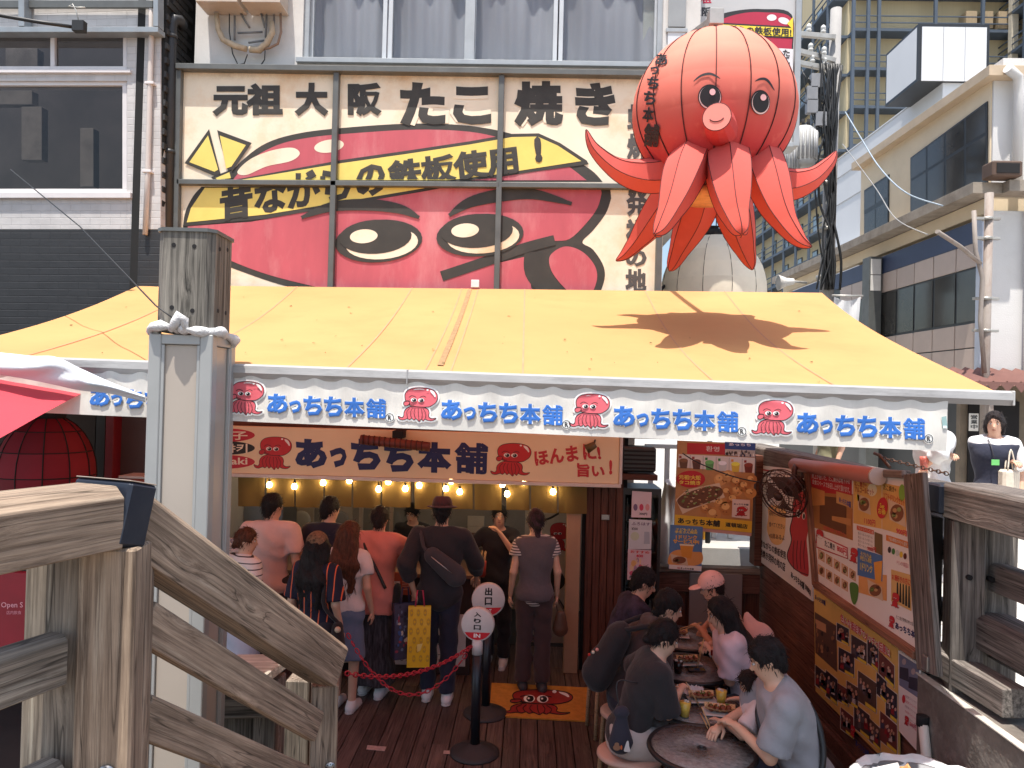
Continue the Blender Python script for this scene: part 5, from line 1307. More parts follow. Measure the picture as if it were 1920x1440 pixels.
for z in zf:
    gallery(ht, Vector((XH, YHh-.0, z)), Vector((1, 0, 0)), Vector((0, -1, 0)), 12.4)
    gallery(ht, Vector((XH, 81, z)), Vector((0, -1, 0)), Vector((-1, 0, 0)), 24)
    gallery(ht, Vector((36.4, 57, z+1.2)), Vector((0, -1, 0)), Vector((-1, 0, 0)), 13)
    for y in (58.5, 62, 65.5, 69, 72.5, 76):
        w = slab('window', [Vector((XH-.02, y+1.1, z+.2)), Vector((XH-.02, y, z+.2)), Vector((XH-.02, y, z+2.1)), Vector((XH-.02, y+1.1, z+2.1))], NXm, -.05, m_dfr, ht)
        slab('pane', [Vector((XH-.075, y+1.0, z+.3)), Vector((XH-.075, y+.1, z+.3)), Vector((XH-.075, y+.1, z+2.0)), Vector((XH-.075, y+1.0, z+2.0))], NXm, .003, m_hgl, w)
    for y in (46, 49.5, 53): slab('window', [Vector((36.38, y+1.3, z+1.5)), Vector((36.38, y, z+1.5)), Vector((36.38, y, z+3.2)), Vector((36.38, y+1.3, z+3.2))], NXm, -.04, m_dfr, ht)
for x in (XH-.1, XH+1.0, XH+1.8, XH+6.0, XH+9.5): beam('column', (x, YHh-1.2, .9), (x, YHh-1.2, 42), .22, .22, m_hst, ht, 0)
for y in range(58, 82, 3): beam('column', (XH-1.15, y, .9), (XH-1.15, y, 42), .18, .18, m_hst, ht, 0)
for y in range(45, 57, 3): beam('column', (36.4-1.15, y, .9), (36.4-1.15, y, 42), .18, .18, m_hst, ht, 0)
boxo('duct', XH+11.4, XH+11.9, YHh-1.6, YHh-1.2, 10, 42, mat('pale_duct', lin(200, 190, 170), .6), ht, 0)
for k in range(3): boxo('roof_unit', XH+8.4+1.2*k, XH+9.2+1.2*k, YHh-1.0, YHh-.05, zf[7]+.3, zf[7]+1.6, mat('hvac', lin(170, 150, 120), .6), ht, 0)
# far low roofs closing the street
for k, (x0, x1, y, z, c, lab) in enumerate(((11.5, 17, 62, 12.5, (206, 204, 200), 'pale far building at the end of the alley'), (17.2, 22, 70, 9.5, (176, 170, 160), 'grey far building beside the hotel'), (1.0, 5.2, 40, 6.8, (150, 140, 130), 'low far building behind the alley lantern'))):
    o = thing('distant_building', lab, 'building', ((x0+x1)/2, y, .9), 'distant buildings')
    boxo('wall', x0, x1, y, y+6, .9, z, mat('far_wall_%d' % k, lin(*c), .8, .1, .5), o, 0)
    for i in range(3):
        for j in range(2): boxo('window', x0+.5+i*(x1-x0-1)/3, x0+1.3+i*(x1-x0-1)/3, y-.03, y-.002, z-2.2-j*2.6, z-.9-j*2.6, m_gl2, o, 0)
# ------------------------------------------------------------------ utility pole
UY = 14.0; ux = onY(1552, 300, UY).x
up_ = thing('utility_pole', 'concrete utility pole crowded with cables, insulators and transformers', 'pole', (ux, UY, .95))
m_pole = mat('pole_concrete', (.30, .29, .28), .8, .1, 5)
tube('pole', [Vector((ux-.02, UY, .95)), Vector((ux+.10, UY, onY(1556, 17, UY).z))], [.15, .10], m_pole, up_, 14)
for y, L, s in ((66, 78, 0), (96, 72, 14), (120, 66, 8)):
    a, b = onY(1554-L, y-4, UY-.12), onY(1566, y+4+s, UY-.12)
    beam('crossarm', a, b, .08, .09, m_steel, up_)
    for t in (.08, .45, .75):
        p = a.lerp(b, t)+Vector((0, 0, .05))
        lath('insulator', [(.02, 0), (.05, .02), (.05, .05), (.03, .07), (.05, .09), (.045, .13), (.02, .16), (0, .16)], p, mat('porcelain', (.65, .64, .6), .2), up_, 10)
for (px, py, w) in ((1505, 274, .26), (1476, 296, .22)):
    p = onY(px, py, UY-.35)
    tr_ = lath('transformer', [(0, -.38), (w*.8, -.38), (w*.85, -.30), (w*.85, .28), (w*.6, .34), (0, .36)], p, mat('transformer_grey', (.42, .42, .41), .5, .08), up_, 20)
    for k in range(20):
        q = p+Vector((w*.93*math.cos(k*math.pi/10), w*.93*math.sin(k*math.pi/10), 0)); tube('fin', [q+Vector((0, 0, -.28)), q+Vector((0, 0, .24))], .025, mat('transformer_fin', (.36, .36, .36), .5), tr_, 5)
    for k in (-1, 0, 1): tube('bushing', [p+Vector((.1*k, 0, .34)), p+Vector((.1*k, 0, .5))], .03, m_dark, tr_, 8)
    beam('bracket', p+Vector((0, .1, -.1)), Vector((ux, UY, p.z-.1)), .06, .06, m_steel, up_)
rnd = random.Random(3)
for k in range(16):        # cable bundle down the pole
    x0 = rnd.uniform(-.3, .3); pts = []
    for j in range(9):
        z = onY(1552, 130+j*52, UY).z; pts.append(Vector((ux+x0*(.4+.6*math.sin(j*.7+k))+rnd.uniform(-.04, .04), UY-.2+rnd.uniform(-.06, .06), z)))
    tube('cable', crom(pts, 3, False), rnd.choice((.012, .018, .024)), m_cable, up_, 5)
for k in range(12):        # loops by the crossarms
    a = onY(rnd.uniform(1490, 1550), rnd.uniform(70, 180), UY-.2); b = onY(rnd.uniform(1530, 1560), rnd.uniform(180, 300), UY-.2); m_ = a.lerp(b, .5)+Vector((rnd.uniform(-.35, .2), 0, rnd.uniform(-.4, .1)))
    tube('cable', crom([a, m_, b], 5, False), rnd.choice((.012, .016, .02)), m_cable, up_, 5)
for k in range(4): p = onY(1530+rnd.uniform(-14, 20), 150+k*24, UY-.25); boxo('junction_box', p.x-.1, p.x+.1, p.y, p.y+.12, p.z-.13, p.z+.13, mat('box_grey', (.25, .25, .26), .5), up_)
for y in (345, 430, 520): z = onY(1552, y, UY).z; tube('band', [Vector((ux, UY, z-.03)), Vector((ux, UY, z+.03))], .17, m_steel, up_, 12)
c_ = thing('service_cable', 'pale twisted service cable sagging from the pole to the cream building', 'cable', onY(1760, 385, 10.5))
tube('cable', crom([onY(1585, 210, UY), onY(1612, 255, 13), onY(1650, 315, 12), onY(1700, 362, 11), onY(1768, 386, 10.5)], 6, False), .011, mat('pale_cable', lin(150, 164, 176), .5), c_, 6)
c_ = thing('drop_wire', 'thin grey wire hanging from the pole across the street windows', 'wire', onY(1720, 430, 10.4))
tube('wire', crom([onY(1580, 270, UY), onY(1640, 350, 12), onY(1680, 410, 11), onY(1740, 440, 10.5)], 6, False), .008, mat('grey_wire', (.3, .3, .3), .5), c_, 5)
c_ = thing('white_banner', 'small white cloth banner on a rail beside the utility pole', 'banner', onY(1585, 640, 10.5))
bm = bmesh.new(); rows = []
for i in range(13):
    px = 1564+50*i/12; rows.append([bm.verts.new(onY(px+(-2*k), 556+k*24+(8*math.sin(math.pi*i/12) if k == 0 else 0), 10.5+.03*math.sin(i*.9+k))) for k in range(4)])
for a, b in zip(rows, rows[1:]):
    for k in range(3): bm.faces.new((a[k], a[k+1], b[k+1], b[k])).smooth = True
fin('cloth', bm, mat('banner_white', (.6, .6, .6), .8, .05), c_); tube('rail', [onY(1560, 554, 10.5), onY(1618, 555, 10.5)], .015, m_steel, c_)
c_ = thing('street_speaker', 'small white horn speaker low on the street cornice', 'speaker', onY(1480, 528, 12)); p = onY(1488, 528, 12)
lath('horn', [(.05, 0), (.07, .12), (.13, .25), (0, .2)], p, mat('horn_white', (.6, .58, .54), .5), c_, 14, Matrix.Rotation(R(-95), 3, 'Y')); tube('bracket', [p, p+Vector((.35, .4, .05))], .02, m_steel, c_)

# ================================================================== TERRACE: right wall with boards and posters
XW = 2.42
tw = thing('terrace_wall', 'brown plank side wall of the terrace with plywood band', 'wall', (XW, 6.1, 0))
m_tplank = wood('terrace_plank', lin(88, 58, 50), lin(134, 94, 80), .65, 1.0, .5, .12)
boxo('backing', XW+.03, XW+.12, 4.56, 7.72, 0, 2.0, mat('wall_backing', (.03, .025, .022), .9), tw)
for k in range(7):
    beam('plank', (XW+.012, 4.57, .075+.145*k), (XW+.012, 7.7, .075+.145*k), .024, .138, m_tplank, tw, .003)
boxo('plywood_sheet', XW+.002, XW+.026, 4.6, 7.7, 1.03, 1.99, mat('plywood_grey', lin(150, 122, 112), .7, .12, 3, .2, 50, stretch=(1, .3, 1)), tw)
boxo('skirting', XW-.03, XW-.001, 4.57, 7.7, 0, .12, m_tplank, tw)
boxo('far_pillar', XW-.10, XW+.2, 7.55, 7.72, 1.0, 2.12, m_brown, tw)
# octopus notice board
def xq(tl, tr, br, bl_q, X): return [onX(*p, X) for p in (tl, tr, br, bl_q)]
def board(name, label, cat, quad, X, m, t=.02, group=None):
    P = xq(*quad, X); c = sum(P, Vector())/4
    o = thing(name, label, cat, (X+t/2, c.y, min(p.z for p in P)), group)
    slab('sheet', P, NXm, t, m, o)
    return o
m_paper = mat('poster_paper', lin(234, 228, 222), .55, .03, 3)
A_ = {}
pc = lambda r, g, b: flat((r, g, b))
ob_ = board('notice_board', 'white notice board with tall octopus and cloud speech bubble', 'notice', [(1426, 872), (1519, 884), (1523, 1127), (1421, 1050)], XW-.03, m_paper)
A = Art(mapX(XW-.03)); z7 = lambda x, y: (1400+x/3.692, 840+y/3.692)
A.blob([z7(*p) for p in ((150, 410), (200, 395), (265, 420), (270, 500), (262, 600), (240, 660), (200, 670), (165, 640), (140, 560), (150, 480))], pc(236, 190, 120), 1)
for i, s in enumerate(('店内でごゆっくり', '食べてください', '45席あるよ')):
    y = 430+i*78; A.text(s, (z7(155, y), z7(262, y+18), z7(262, y+56), z7(155, y+36)), pc(110, 70, 50), 2, .01)
A.text('昔ながらの鉄板使用', (z7(92, 630), z7(270, 715), z7(270, 775), z7(92, 680)), pc(40, 34, 36), 1, .03); A.text('蛸焼き発祥の地の店', (z7(90, 690), z7(268, 795), z7(266, 860), z7(90, 745)), pc(40, 34, 36), 1, .03)
A.blob([z7(*p) for p in ((335, 330), (370, 290), (410, 330), (420, 420), (425, 560), (415, 640), (425, 760), (428, 880), (390, 880), (350, 850), (300, 800), (280, 740), (310, 640), (300, 560), (320, 460), (318, 380))], pc(190, 52, 58), 1)
A.stroke([z7(*p) for p in ((335, 330), (318, 400), (320, 470), (300, 560), (310, 640), (280, 740), (300, 800), (350, 850), (428, 880))], 1.6, pc(40, 20, 24), 2)
A.ell(*z7(358, 455), 4, 8, pc(235, 230, 225), 2); A.ell(*z7(360, 457), 2.5, 6, pc(30, 30, 40), 3); A.ell(*z7(395, 470), 3, 7, pc(235, 230, 225), 2); A.ell(*z7(396, 472), 2, 5, pc(30, 30, 40), 3)
for x in (320, 345, 370, 395): A.stroke([z7(x+8, 640), z7(x, 740), z7(x+6, 840)], 1.2, pc(60, 20, 26), 2)
A.text('あっちち本舗', (z7(305, 850), z7(400, 930), z7(398, 985), z7(306, 895)), pc(40, 34, 36), 2, .04); A.text('道頓堀店', (z7(404, 935), z7(444, 985), z7(443, 1030), z7(404, 975)), pc(40, 34, 36), 2, .03)
A.stroke([z7(110, 150), z7(165, 160)], 3, pc(190, 60, 70), 1, k=1); A.stroke([z7(110, 175), z7(165, 190)], 2, pc(40, 30, 60), 1, k=1)
A.done('print', ob_)
# framed menu case
mc = thing('menu_case', 'framed menu board with food photographs under a red brown hood', 'menu board', (XW-.06, 5.4, 1.0))
XM = XW-.10
Pm = xq((1519, 880), (1700, 893), (1719, 1222), (1534, 1092), XM)
slab('panel', Pm, NXm, .03, m_paper, mc)
fw = lambda nm, a, b, w, h, m: beam(nm, onX(*a, XM-.01), onX(*b, XM-.01), w, h, m, mc)
m_case = wood('case_wood', lin(110, 72, 56), lin(158, 112, 88), .6, 1, .4, .08, knots=False)
fw('bottom_frame', (1532, 1096), (1722, 1229), .07, .05, m_case); fw('left_frame', (1515, 884), (1531, 1098), .06, .05, m_case)
beam('right_board', onX(1716, 888, XM-.02), onX(1743, 1262, XM-.02), .22, .035, m_dkw, mc, .004, Vector((-1, 0, 0)))
a, b = onX(1490, 871, XM-.03), onX(1644, 893, XM-.06)
tube('hood', [a, b], .055, mat('hood_red', lin(176, 112, 100), .5, .05), mc, 14); tube('hood_cap', [b, b+(b-a).normalized()*.02], .057, mat('cap_grey', lin(190, 180, 172), .5), mc, 14)
beam('top_frame', onX(1519, 878, XM-.0), onX(1700, 890, XM-.0), .06, .05, m_dkw, mc)
boxo('hinge', XM-.05, XM-.02, onX(1748, 1236, XM).y-.04, onX(1748, 1236, XM).y+.02, onX(1748, 1256, XM).z, onX(1748, 1228, XM).z, m_zinc, mc)
A = Art(mapX(XM))
def Q(x0, y0a, y0b, x1, y1a, y1b):
    """slanted box in crop-7 pixels: left edge x0 from y0a to y1a, right edge x1 from y0b to y1b"""
    return (z7(x0, y0a), z7(x1, y0b), z7(x1, y1b), z7(x0, y1a))
def food(A, c, w, h, sk, layer=2, tray=(214, 190, 160)):
    x, y = c; A.poly([(x-w, y-h-sk), (x+w*.8, y-h*.8+sk), (x+w, y+h+sk), (x-w*.8, y+h*.8-sk)], pc(*tray), layer)
    A.ell(x, y, w*.75, h*.75, pc(130, 80, 52), layer+1, n=14)
    for k in range(5): A.ell(x+random.uniform(-.45, .45)*w, y+random.uniform(-.45, .45)*h, w*.24, h*.2, pc(*random.choice(((96, 120, 60), (150, 166, 96), (84, 48, 32), (190, 150, 100)))), layer+2, n=8)
A.poly(Q(443, 165, 205, 728, 300, 330), pc(190, 40, 52), 1)
A.text('席上が狙いた、たこ焼きは地下1Fの', Q(450, 175, 210, 715, 210, 255), pc(238, 232, 228), 2, .01); A.text('飲食スペースでお召し上がり頂けます。', Q(455, 215, 270, 715, 250, 315), pc(238, 232, 228), 2, .01)
A.poly(Q(448, 258, 320, 735, 545, 640), pc(176, 118, 66), 1); A.poly(Q(505, 330, 350, 690, 520, 600), pc(104, 66, 42), 2); A.poly(Q(590, 470, 490, 722, 500, 540), pc(196, 140, 84), 3); A.poly(Q(448, 270, 300, 540, 400, 395), pc(212, 150, 86), 3); A.poly(Q(620, 300, 330, 732, 380, 420), pc(206, 160, 100), 3)
A.text('あっちち本舗', Q(640, 335, 370, 720, 375, 415), pc(60, 80, 170), 4, .02)
A.text('店内飲食席ご利用下さい', Q(530, 535, 590, 690, 560, 625), pc(214, 90, 80), 3, .01)
A.poly(Q(482, 590, 690, 700, 690, 770), pc(190, 50, 60), 3); A.poly(Q(486, 597, 698, 696, 682, 762), pc(232, 224, 218), 4); A.text('たこ焼き', Q(540, 635, 665, 610, 680, 712), pc(40, 34, 36), 5, .02); A.text('800円', Q(625, 670, 700, 692, 715, 750), pc(206, 40, 60), 5, .03)
for (cx, cy) in ((500, 612), (738, 740)): emblem(A, (lambda X, Y: (lambda u, v: z7(X-28+u*.16, Y-60+v*.36+u*.06)))(cx, cy), (196, 50, 58), 3, det=False)
for r_ in range(2):
    for k in range(5):
        if r_ == 1 and k == 4: A.blob([z7(715, 935), z7(770, 950), z7(768, 1040), z7(745, 1085), z7(722, 1040)], pc(84, 130, 60), 2); continue
        x = 517+k*54; y = 745+r_*105+k*33; A.poly([z7(x-22, y-48), z7(x+22, y-20), z7(x+22, y+48), z7(x-22, y+20)], pc(214, 160, 110), 1); food(A, z7(x, y), 5, 9, 2, 2)
A.poly(Q(738, 210, 235, 935, 520, 560), pc(226, 178, 98), 1); A.text('たこ焼き+', Q(745, 215, 235, 830, 262, 280), pc(180, 50, 40), 2, .02); A.text('アルコールセット', Q(748, 265, 285, 880, 305, 330), pc(170, 60, 40), 2, .02); food(A, z7(812, 390), 13, 17, 3, 2); A.ell(*z7(868, 290), 9, 12, pc(240, 226, 190), 2); A.poly(Q(760, 320, 325, 780, 360, 368), pc(232, 210, 60), 2)
A.text('1100円', Q(815, 480, 500, 890, 525, 545), pc(206, 60, 80), 2, .02)
A.poly(Q(762, 535, 570, 880, 565, 600), pc(206, 84, 40), 2); A.text('アルコールドリンク二種', Q(768, 540, 575, 876, 560, 595), pc(240, 232, 220), 3)
for k in range(4): A.text('生ビール ハイボール', Q(770, 580+k*26, 612+k*28, 872, 596+k*26, 630+k*28), pc(90, 80, 76), 2)
A.poly(Q(885, 580, 600, 940, 720, 745), pc(120, 96, 60), 2); A.text('500円', Q(835, 680, 690, 895, 708, 726), pc(206, 50, 60), 3, .02)
A.ell(*z7(938, 415), 10, 20, pc(200, 40, 52), 4, .1); A.text('Set\nお得!', Q(910, 375, 395, 965, 455, 470), pc(240, 214, 80), 5, .02)
A.poly(Q(938, 240, 275, 1105, 560, 610), pc(222, 176, 100), 1); A.text('たこ焼き+', Q(945, 250, 268, 1035, 290, 312), pc(120, 90, 40), 2, .02); A.text('ソフトドリンクセット', Q(948, 305, 350, 1092, 350, 405), pc(200, 60, 50), 2, .02); food(A, z7(1040, 450), 17, 22, 5, 2); A.ell(*z7(1075, 310), 6, 16, pc(130, 180, 70), 2)
A.text('900円', Q(1035, 550, 575, 1108, 592, 615), pc(206, 50, 84), 2, .03)
A.poly(Q(965, 600, 650, 1118, 640, 695), pc(214, 130, 60), 2); A.text('下記6種類の中から選択', Q(980, 612, 655, 1112, 636, 686), pc(240, 232, 220), 3, .01)
for k in range(5): A.ell(*z7(988+k*27, 705+k*11), 3.2, 6, pc(*((60, 40, 40), (70, 130, 70), (200, 205, 200), (220, 190, 60), (90, 40, 30))[k]), 2, n=12)
A.text('ドリンクの商品は', Q(1040, 775, 800, 1120, 805, 835), pc(190, 70, 80), 2)
A.poly(Q(767, 690, 745, 940, 880, 925), pc(76, 118, 172), 2); A.text('子どもさん&\n学生さん限定', Q(785, 715, 735, 865, 775, 800), pc(240, 214, 80), 3, .02); A.text('1ドリンク', Q(785, 785, 815, 870, 845, 870), pc(240, 214, 80), 3, .03); A.poly(Q(775, 860, 880, 970, 1000, 1060), pc(222, 160, 96), 1.5); A.poly([z7(880, 790), z7(940, 780), z7(930, 940), z7(890, 930)], pc(228, 160, 70), 3); food(A, z7(890, 985), 15, 15, 6, 3)
A.poly(Q(1000, 840, 880, 1140, 1060, 1130), pc(216, 176, 110), 2); A.text('お酒好きの方に!', Q(1005, 870, 905, 1135, 910, 960), pc(206, 50, 50), 3, .02)
for k in range(5): A.poly([z7(1040+k*20, 930+k*6), z7(1048+k*20, 932+k*6), z7(1052+k*20, 1060+k*12), z7(1036+k*20, 1056+k*12)], pc(40, 44, 40), 3)
emblem(A, lambda u, v: z7(998+u*.16, 990+v*.36+u*.06), (196, 50, 58), 4, det=False)
emblem(A, lambda u, v: z7(980+u*.12, 1150+v*.3+u*.06), (196, 50, 58), 2, det=False); A.text('あっちち本', Q(1028, 1200, 1265, 1165, 1250, 1322), pc(36, 40, 92), 2, .04); A.text('たこ焼き発祥の地 大阪', Q(1035, 1155, 1205, 1155, 1180, 1235), pc(40, 34, 36), 2)
A.done('menu_print', mc)
# collage poster and blue grey poster below
z8 = lambda x, y: (1480+x/3.789, 1060+y/3.789)
cp = board('collage_poster', 'yellow poster collaged with snapshots and a red and white headline', 'poster', [(1526, 1104), (1683, 1217), (1685, 1452), (1529, 1296)], XW-.03, mat('poster_yellow', lin(226, 186, 104), .45, .06, 4), .012)
A = Art(mapX(XW-.03)); rr_ = random.Random(5)
A.poly([z8(180, 330), z8(335, 430), z8(340, 760), z8(185, 620)], pc(96, 74, 62), 1); A.poly([z8(185, 380), z8(260, 420), z8(262, 480), z8(185, 440)], pc(196, 150, 110), 2)
for k in range(22): x, y = rr_.uniform(185, 325), rr_.uniform(420, 640); y += (x-185)*.6-40; A.ell(*z8(x, y), rr_.uniform(1, 3), rr_.uniform(2, 6), pc(*rr_.choice(((50, 40, 38), (150, 110, 80), (190, 150, 110), (70, 56, 60)))), 2, n=8)
A.text('あっちち本舗', (z8(182, 205), z8(256, 250), z8(256, 290), z8(182, 240)), pc(40, 50, 110), 2, .03); A.text('色んな番組等でメッチャ話題に!', (z8(362, 338), z8(715, 590), z8(715, 665), z8(362, 400)), pc(240, 232, 226), 5, .09); A.text('色んな番組等でメッチャ話題に!', (z8(362, 338), z8(715, 590), z8(715, 665), z8(362, 400)), pc(200, 40, 50), 6, .02)
for (x, y, w, h, r_) in ((380, 490, 85, 150, .5), (495, 600, 110, 190, .55), (592, 640, 75, 210, .8), (690, 740, 110, 200, .9), (405, 690, 110, 200, .5), (380, 920, 75, 150, .6), (447, 920, 80, 190, .6), (553, 900, 130, 270, .65), (655, 870, 70, 190, .9), (725, 990, 80, 260, .75), (410, 1120, 90, 190, .75), (515, 1110, 110, 220, .75), (605, 1200, 85, 200, .9), (705, 1190, 120, 260, .8), (225, 810, 80, 180, .75), (300, 870, 80, 230, .8)):
    q = lambda u, v, g=0: z8(x+(w/2+g)*u, y+(h/2*.8+g)*v+(w/2)*u*r_*1.1)
    A.poly([q(-1, -1, 4), q(1, -1, 4), q(1, 1, 4), q(-1, 1, 4)], pc(226, 222, 214), 2); base = rr_.choice(((70, 60, 62), (52, 48, 56), (110, 60, 56), (88, 70, 60)))
    A.poly([q(-1, -1), q(1, -1), q(1, 1), q(-1, 1)], pc(*base), 3)
    for k in range(7):
        u = rr_.uniform(-.75, .75); c = q(u, rr_.uniform(-.6, .1)); A.ell(*c, 2.0, 3.4, pc(*rr_.choice(((206, 164, 140), (190, 150, 124), (216, 180, 160)))), 4, n=8); A.poly([(c[0]-3, c[1]+3), (c[0]+3, c[1]+5), (c[0]+3.4, c[1]+16), (c[0]-3.4, c[1]+13)], pc(*rr_.choice(((40, 40, 48), (150, 40, 50), (210, 205, 200), (60, 64, 90), (90, 84, 90)))), 3.6)
    A.poly([q(-.2, .72), q(.95, .72), q(.95, .98), q(-.2, .98)], pc(228, 204, 70), 4.6)
A.text('あっちち本舗', (z8(470, 1230), z8(565, 1320), z8(565, 1375), z8(470, 1280)), pc(36, 50, 110), 5, .05); emblem(A, lambda u, v: z8(430+u*.1, 1120+v*.3+u*.08), (196, 50, 58), 5, det=False)
A.done('print', cp)
bp_ = board('photo_poster', 'white and blue grey poster of two figures beside the collage', 'poster', [(1684, 1219), (1724, 1247), (1718, 1407), (1685, 1370)], XW-.035, m_paper, .012)
A = Art(mapX(XW-.035)); A.poly([z8(780, 625), z8(922, 715), z8(918, 945), z8(780, 850)], pc(116, 122, 146), 1)
for x, y in ((815, 720), (880, 790)): A.ell(*z8(x, y-35), 4, 6, pc(176, 160, 160), 2, n=12); A.poly([z8(x-30, y), z8(x+30, y+14), z8(x+34, y+110), z8(x-34, y+80)], pc(54, 54, 70), 2)
for k in range(6): A.text('大好評スペシャル', (z8(820, 915+k*36), z8(905, 965+k*40), z8(905, 985+k*40), z8(820, 935+k*36)), pc(*((150, 120, 130), (206, 90, 110))[k % 2]), 1)
A.ell(*z8(812, 950), 3, 8, pc(200, 50, 60), 2); emblem(A, lambda u, v: z8(815+u*.09, 1060+v*.24+u*.05), (196, 50, 58), 2, det=False); A.text('1,500円', (z8(848, 1100), z8(902, 1140), z8(900, 1175), z8(848, 1135)), pc(206, 60, 80), 2, .02)
A.done('print', bp_)
# wall fan
fc = onX(1468, 925, 2.08); fdir = Vector((-.72, -.55, -.32)).normalized()
fan = thing('wall_fan', 'dark bronze oscillating fan mounted on the terrace wall', 'fan', fc+Vector((.25, .2, 0)))
T = fdir.to_track_quat('Z', 'Y').to_matrix(); m_fan = mat('fan_bronze', lin(72, 50, 46), .45, .1, metal=.3)
for k, (r_, z) in enumerate(((.205, .0), (.19, .045), (.15, .065), (.10, .075), (.19, -.05), (.14, -.075))):
    tube('cage_ring', [fc+T @ Vector((r_*math.cos(t), r_*math.sin(t), z)) for t in [q*math.pi/14 for q in range(29)]], .004 if k else .007, m_fan, fan, 5)
for k in range(26):
    t = k*math.pi/13; c_s = Vector((math.cos(t), math.sin(t), 0))
    tube('cage_wire', [fc+T @ (c_s*.04+Vector((0, 0, .08))), fc+T @ (c_s*.15+Vector((0, 0, .066))), fc+T @ (c_s*.205), fc+T @ (c_s*.14+Vector((0, 0, -.076))), fc+T @ (c_s*.05+Vector((0, 0, -.085)))], .0022, m_fan, fan, 4)
for k in range(4):
    bm = bmesh.new(); pr = []
    for i in range(5):
        for j in range(2):
            rr2 = .04+.13*i/4; an = k*math.pi/2+(j-.5)*(.6+.5*i/4); pr.append(bm.verts.new(fc+T @ Vector((rr2*math.cos(an), rr2*math.sin(an), (j-.5)*.04))))
    for i in range(4): bm.faces.new((pr[2*i], pr[2*i+1], pr[2*i+3], pr[2*i+2])).smooth = True
    fin('blade', bm, mat('fan_blade', lin(92, 70, 64), .4), fan)
tube('motor', [fc-fdir*.05, fc-fdir*.10, fc-fdir*.22, fc-fdir*.24], [.04, .075, .07, .03], m_fan, fan, 14); lath('hub', [(0, .085), (.035, .08), (.04, .06), (0, .05)], fc, m_fan, fan, 14, T)
e = onX(1500, 878, XW-.06)
tube('bracket', [fc-fdir*.16+Vector((0, 0, .05)), fc-fdir*.16+Vector((0, 0, .13)), (fc-fdir*.16).lerp(e, .5)+Vector((0, 0, .12)), e], .022, m_fan, fan, 8); boxo('mount_plate', XW-.07, XW-.002, e.y-.06, e.y+.1, e.z-.08, e.z+.08, m_fan, fan)
c_ = thing('fan_cable', 'black cable drooping from the awning arm to the fan', 'cable', onY(1330, 860, 6.8)); tube('cable', crom([onY(1280, 850, 6.9), onY(1310, 868, 6.8), onY(1370, 892, 6.6), onY(1430, 905, 6.3), fc-fdir*.2], 5, False), .006, m_cable, c_, 5)
# chain on the wall top
ch = thing('iron_chain', 'rusty iron chain and hasp lying on the wall top', 'chain', onX(1690, 872, XW+.05))
bm = bmesh.new(); sweep(bm, [Vector((.018*math.cos(t)*1.5, .011*math.sin(t), 0)) for t in [k*math.pi/6 for k in range(13)]], .0035, 6, False); lk = None; m_iron = mat('rusty_iron', lin(92, 70, 58), .6, .2, metal=.4)
pts = [onX(1648+k*7.2, 857+k*1.75, XW+.10) for k in range(19)]
for k in range(18):
    d = pts[k+1]-pts[k]; M_ = frame_m(pts[k], pts[k+1]) @ Matrix.Rotation(R(90*(k % 2)), 4, 'X')
    if lk is None: lk = fin('link', bm, m_iron, ch, world_m=M_)
    else: link(bpy.data.objects.new('link', lk.data), ch, M_)
tube('hasp', [onX(1640, 850, XW+.1), onX(1650, 854, XW+.1), onX(1668, 876, XW+.1)], .012, m_iron, ch, 8)
# ------------------------------------------------------------------ back of the terrace
bf = thing('back_fence', 'low dark timber fence with grey panel at the back of the terrace', 'fence', (1.9, 7.62, 0))
z1 = onY(1340, 1062, 7.6).z
beam('cap_rail', (1.33, 7.6, z1-.03), (2.38, 7.6, z1-.03), .14, .06, m_railg, bf); beam('face_rail', (1.35, 7.56, z1-.16), (2.38, 7.56, z1-.16), .05, .19, m_tplank, bf)
for k in range(7): beam('board', (1.42+.15*k, 7.60, .0), (1.42+.15*k, 7.60, z1-.07), .145, .03, m_brown, bf, .003, Vector((0, -1, 0)))
boxo('grey_panel', onY(1293, 1100, 7.5).x, onY(1392, 1100, 7.5).x, 7.5, 7.515, .2, onY(1340, 1076, 7.5).z, mat('grey_sheet', lin(136, 128, 126), .5, .1, 2), bf)
ab = thing('alley_barrier', 'pale metal bar barrier in the sunlit alley behind the posters', 'barrier', (1.95, 9.2, .95))
for k in range(6): boxo('bar', 1.5+.2*k, 1.56+.2*k, 9.2, 9.24, .96, 2.05, mat('pale_steel', (.5, .5, .5), .5), ab)
boxo('top_bar', 1.45, 2.62, 9.19, 9.25, 2.05, 2.10, MATS['pale_steel'], ab); boxo('yellow_post', onY(1318, 1000, 9.1).x, onY(1330, 1000, 9.1).x, 9.08, 9.13, .96, 1.9, mat('yellow_paint', lin(226, 160, 40), .5), ab)
bl2 = thing('white_hose_drum', 'curved white ribbed duct standing in the alley gap', 'duct', onY(1240, 1000, 7.9)); tube('duct', crom([onY(1262, 905, 7.9), onY(1256, 930, 7.95), onY(1250, 965, 7.95), onY(1240, 1000, 7.9), onY(1240, 1060, 7.9)], 6, False), .085, mat('ribbed_white', (.6, .6, .6), .4, .1, 3), bl2, 14)
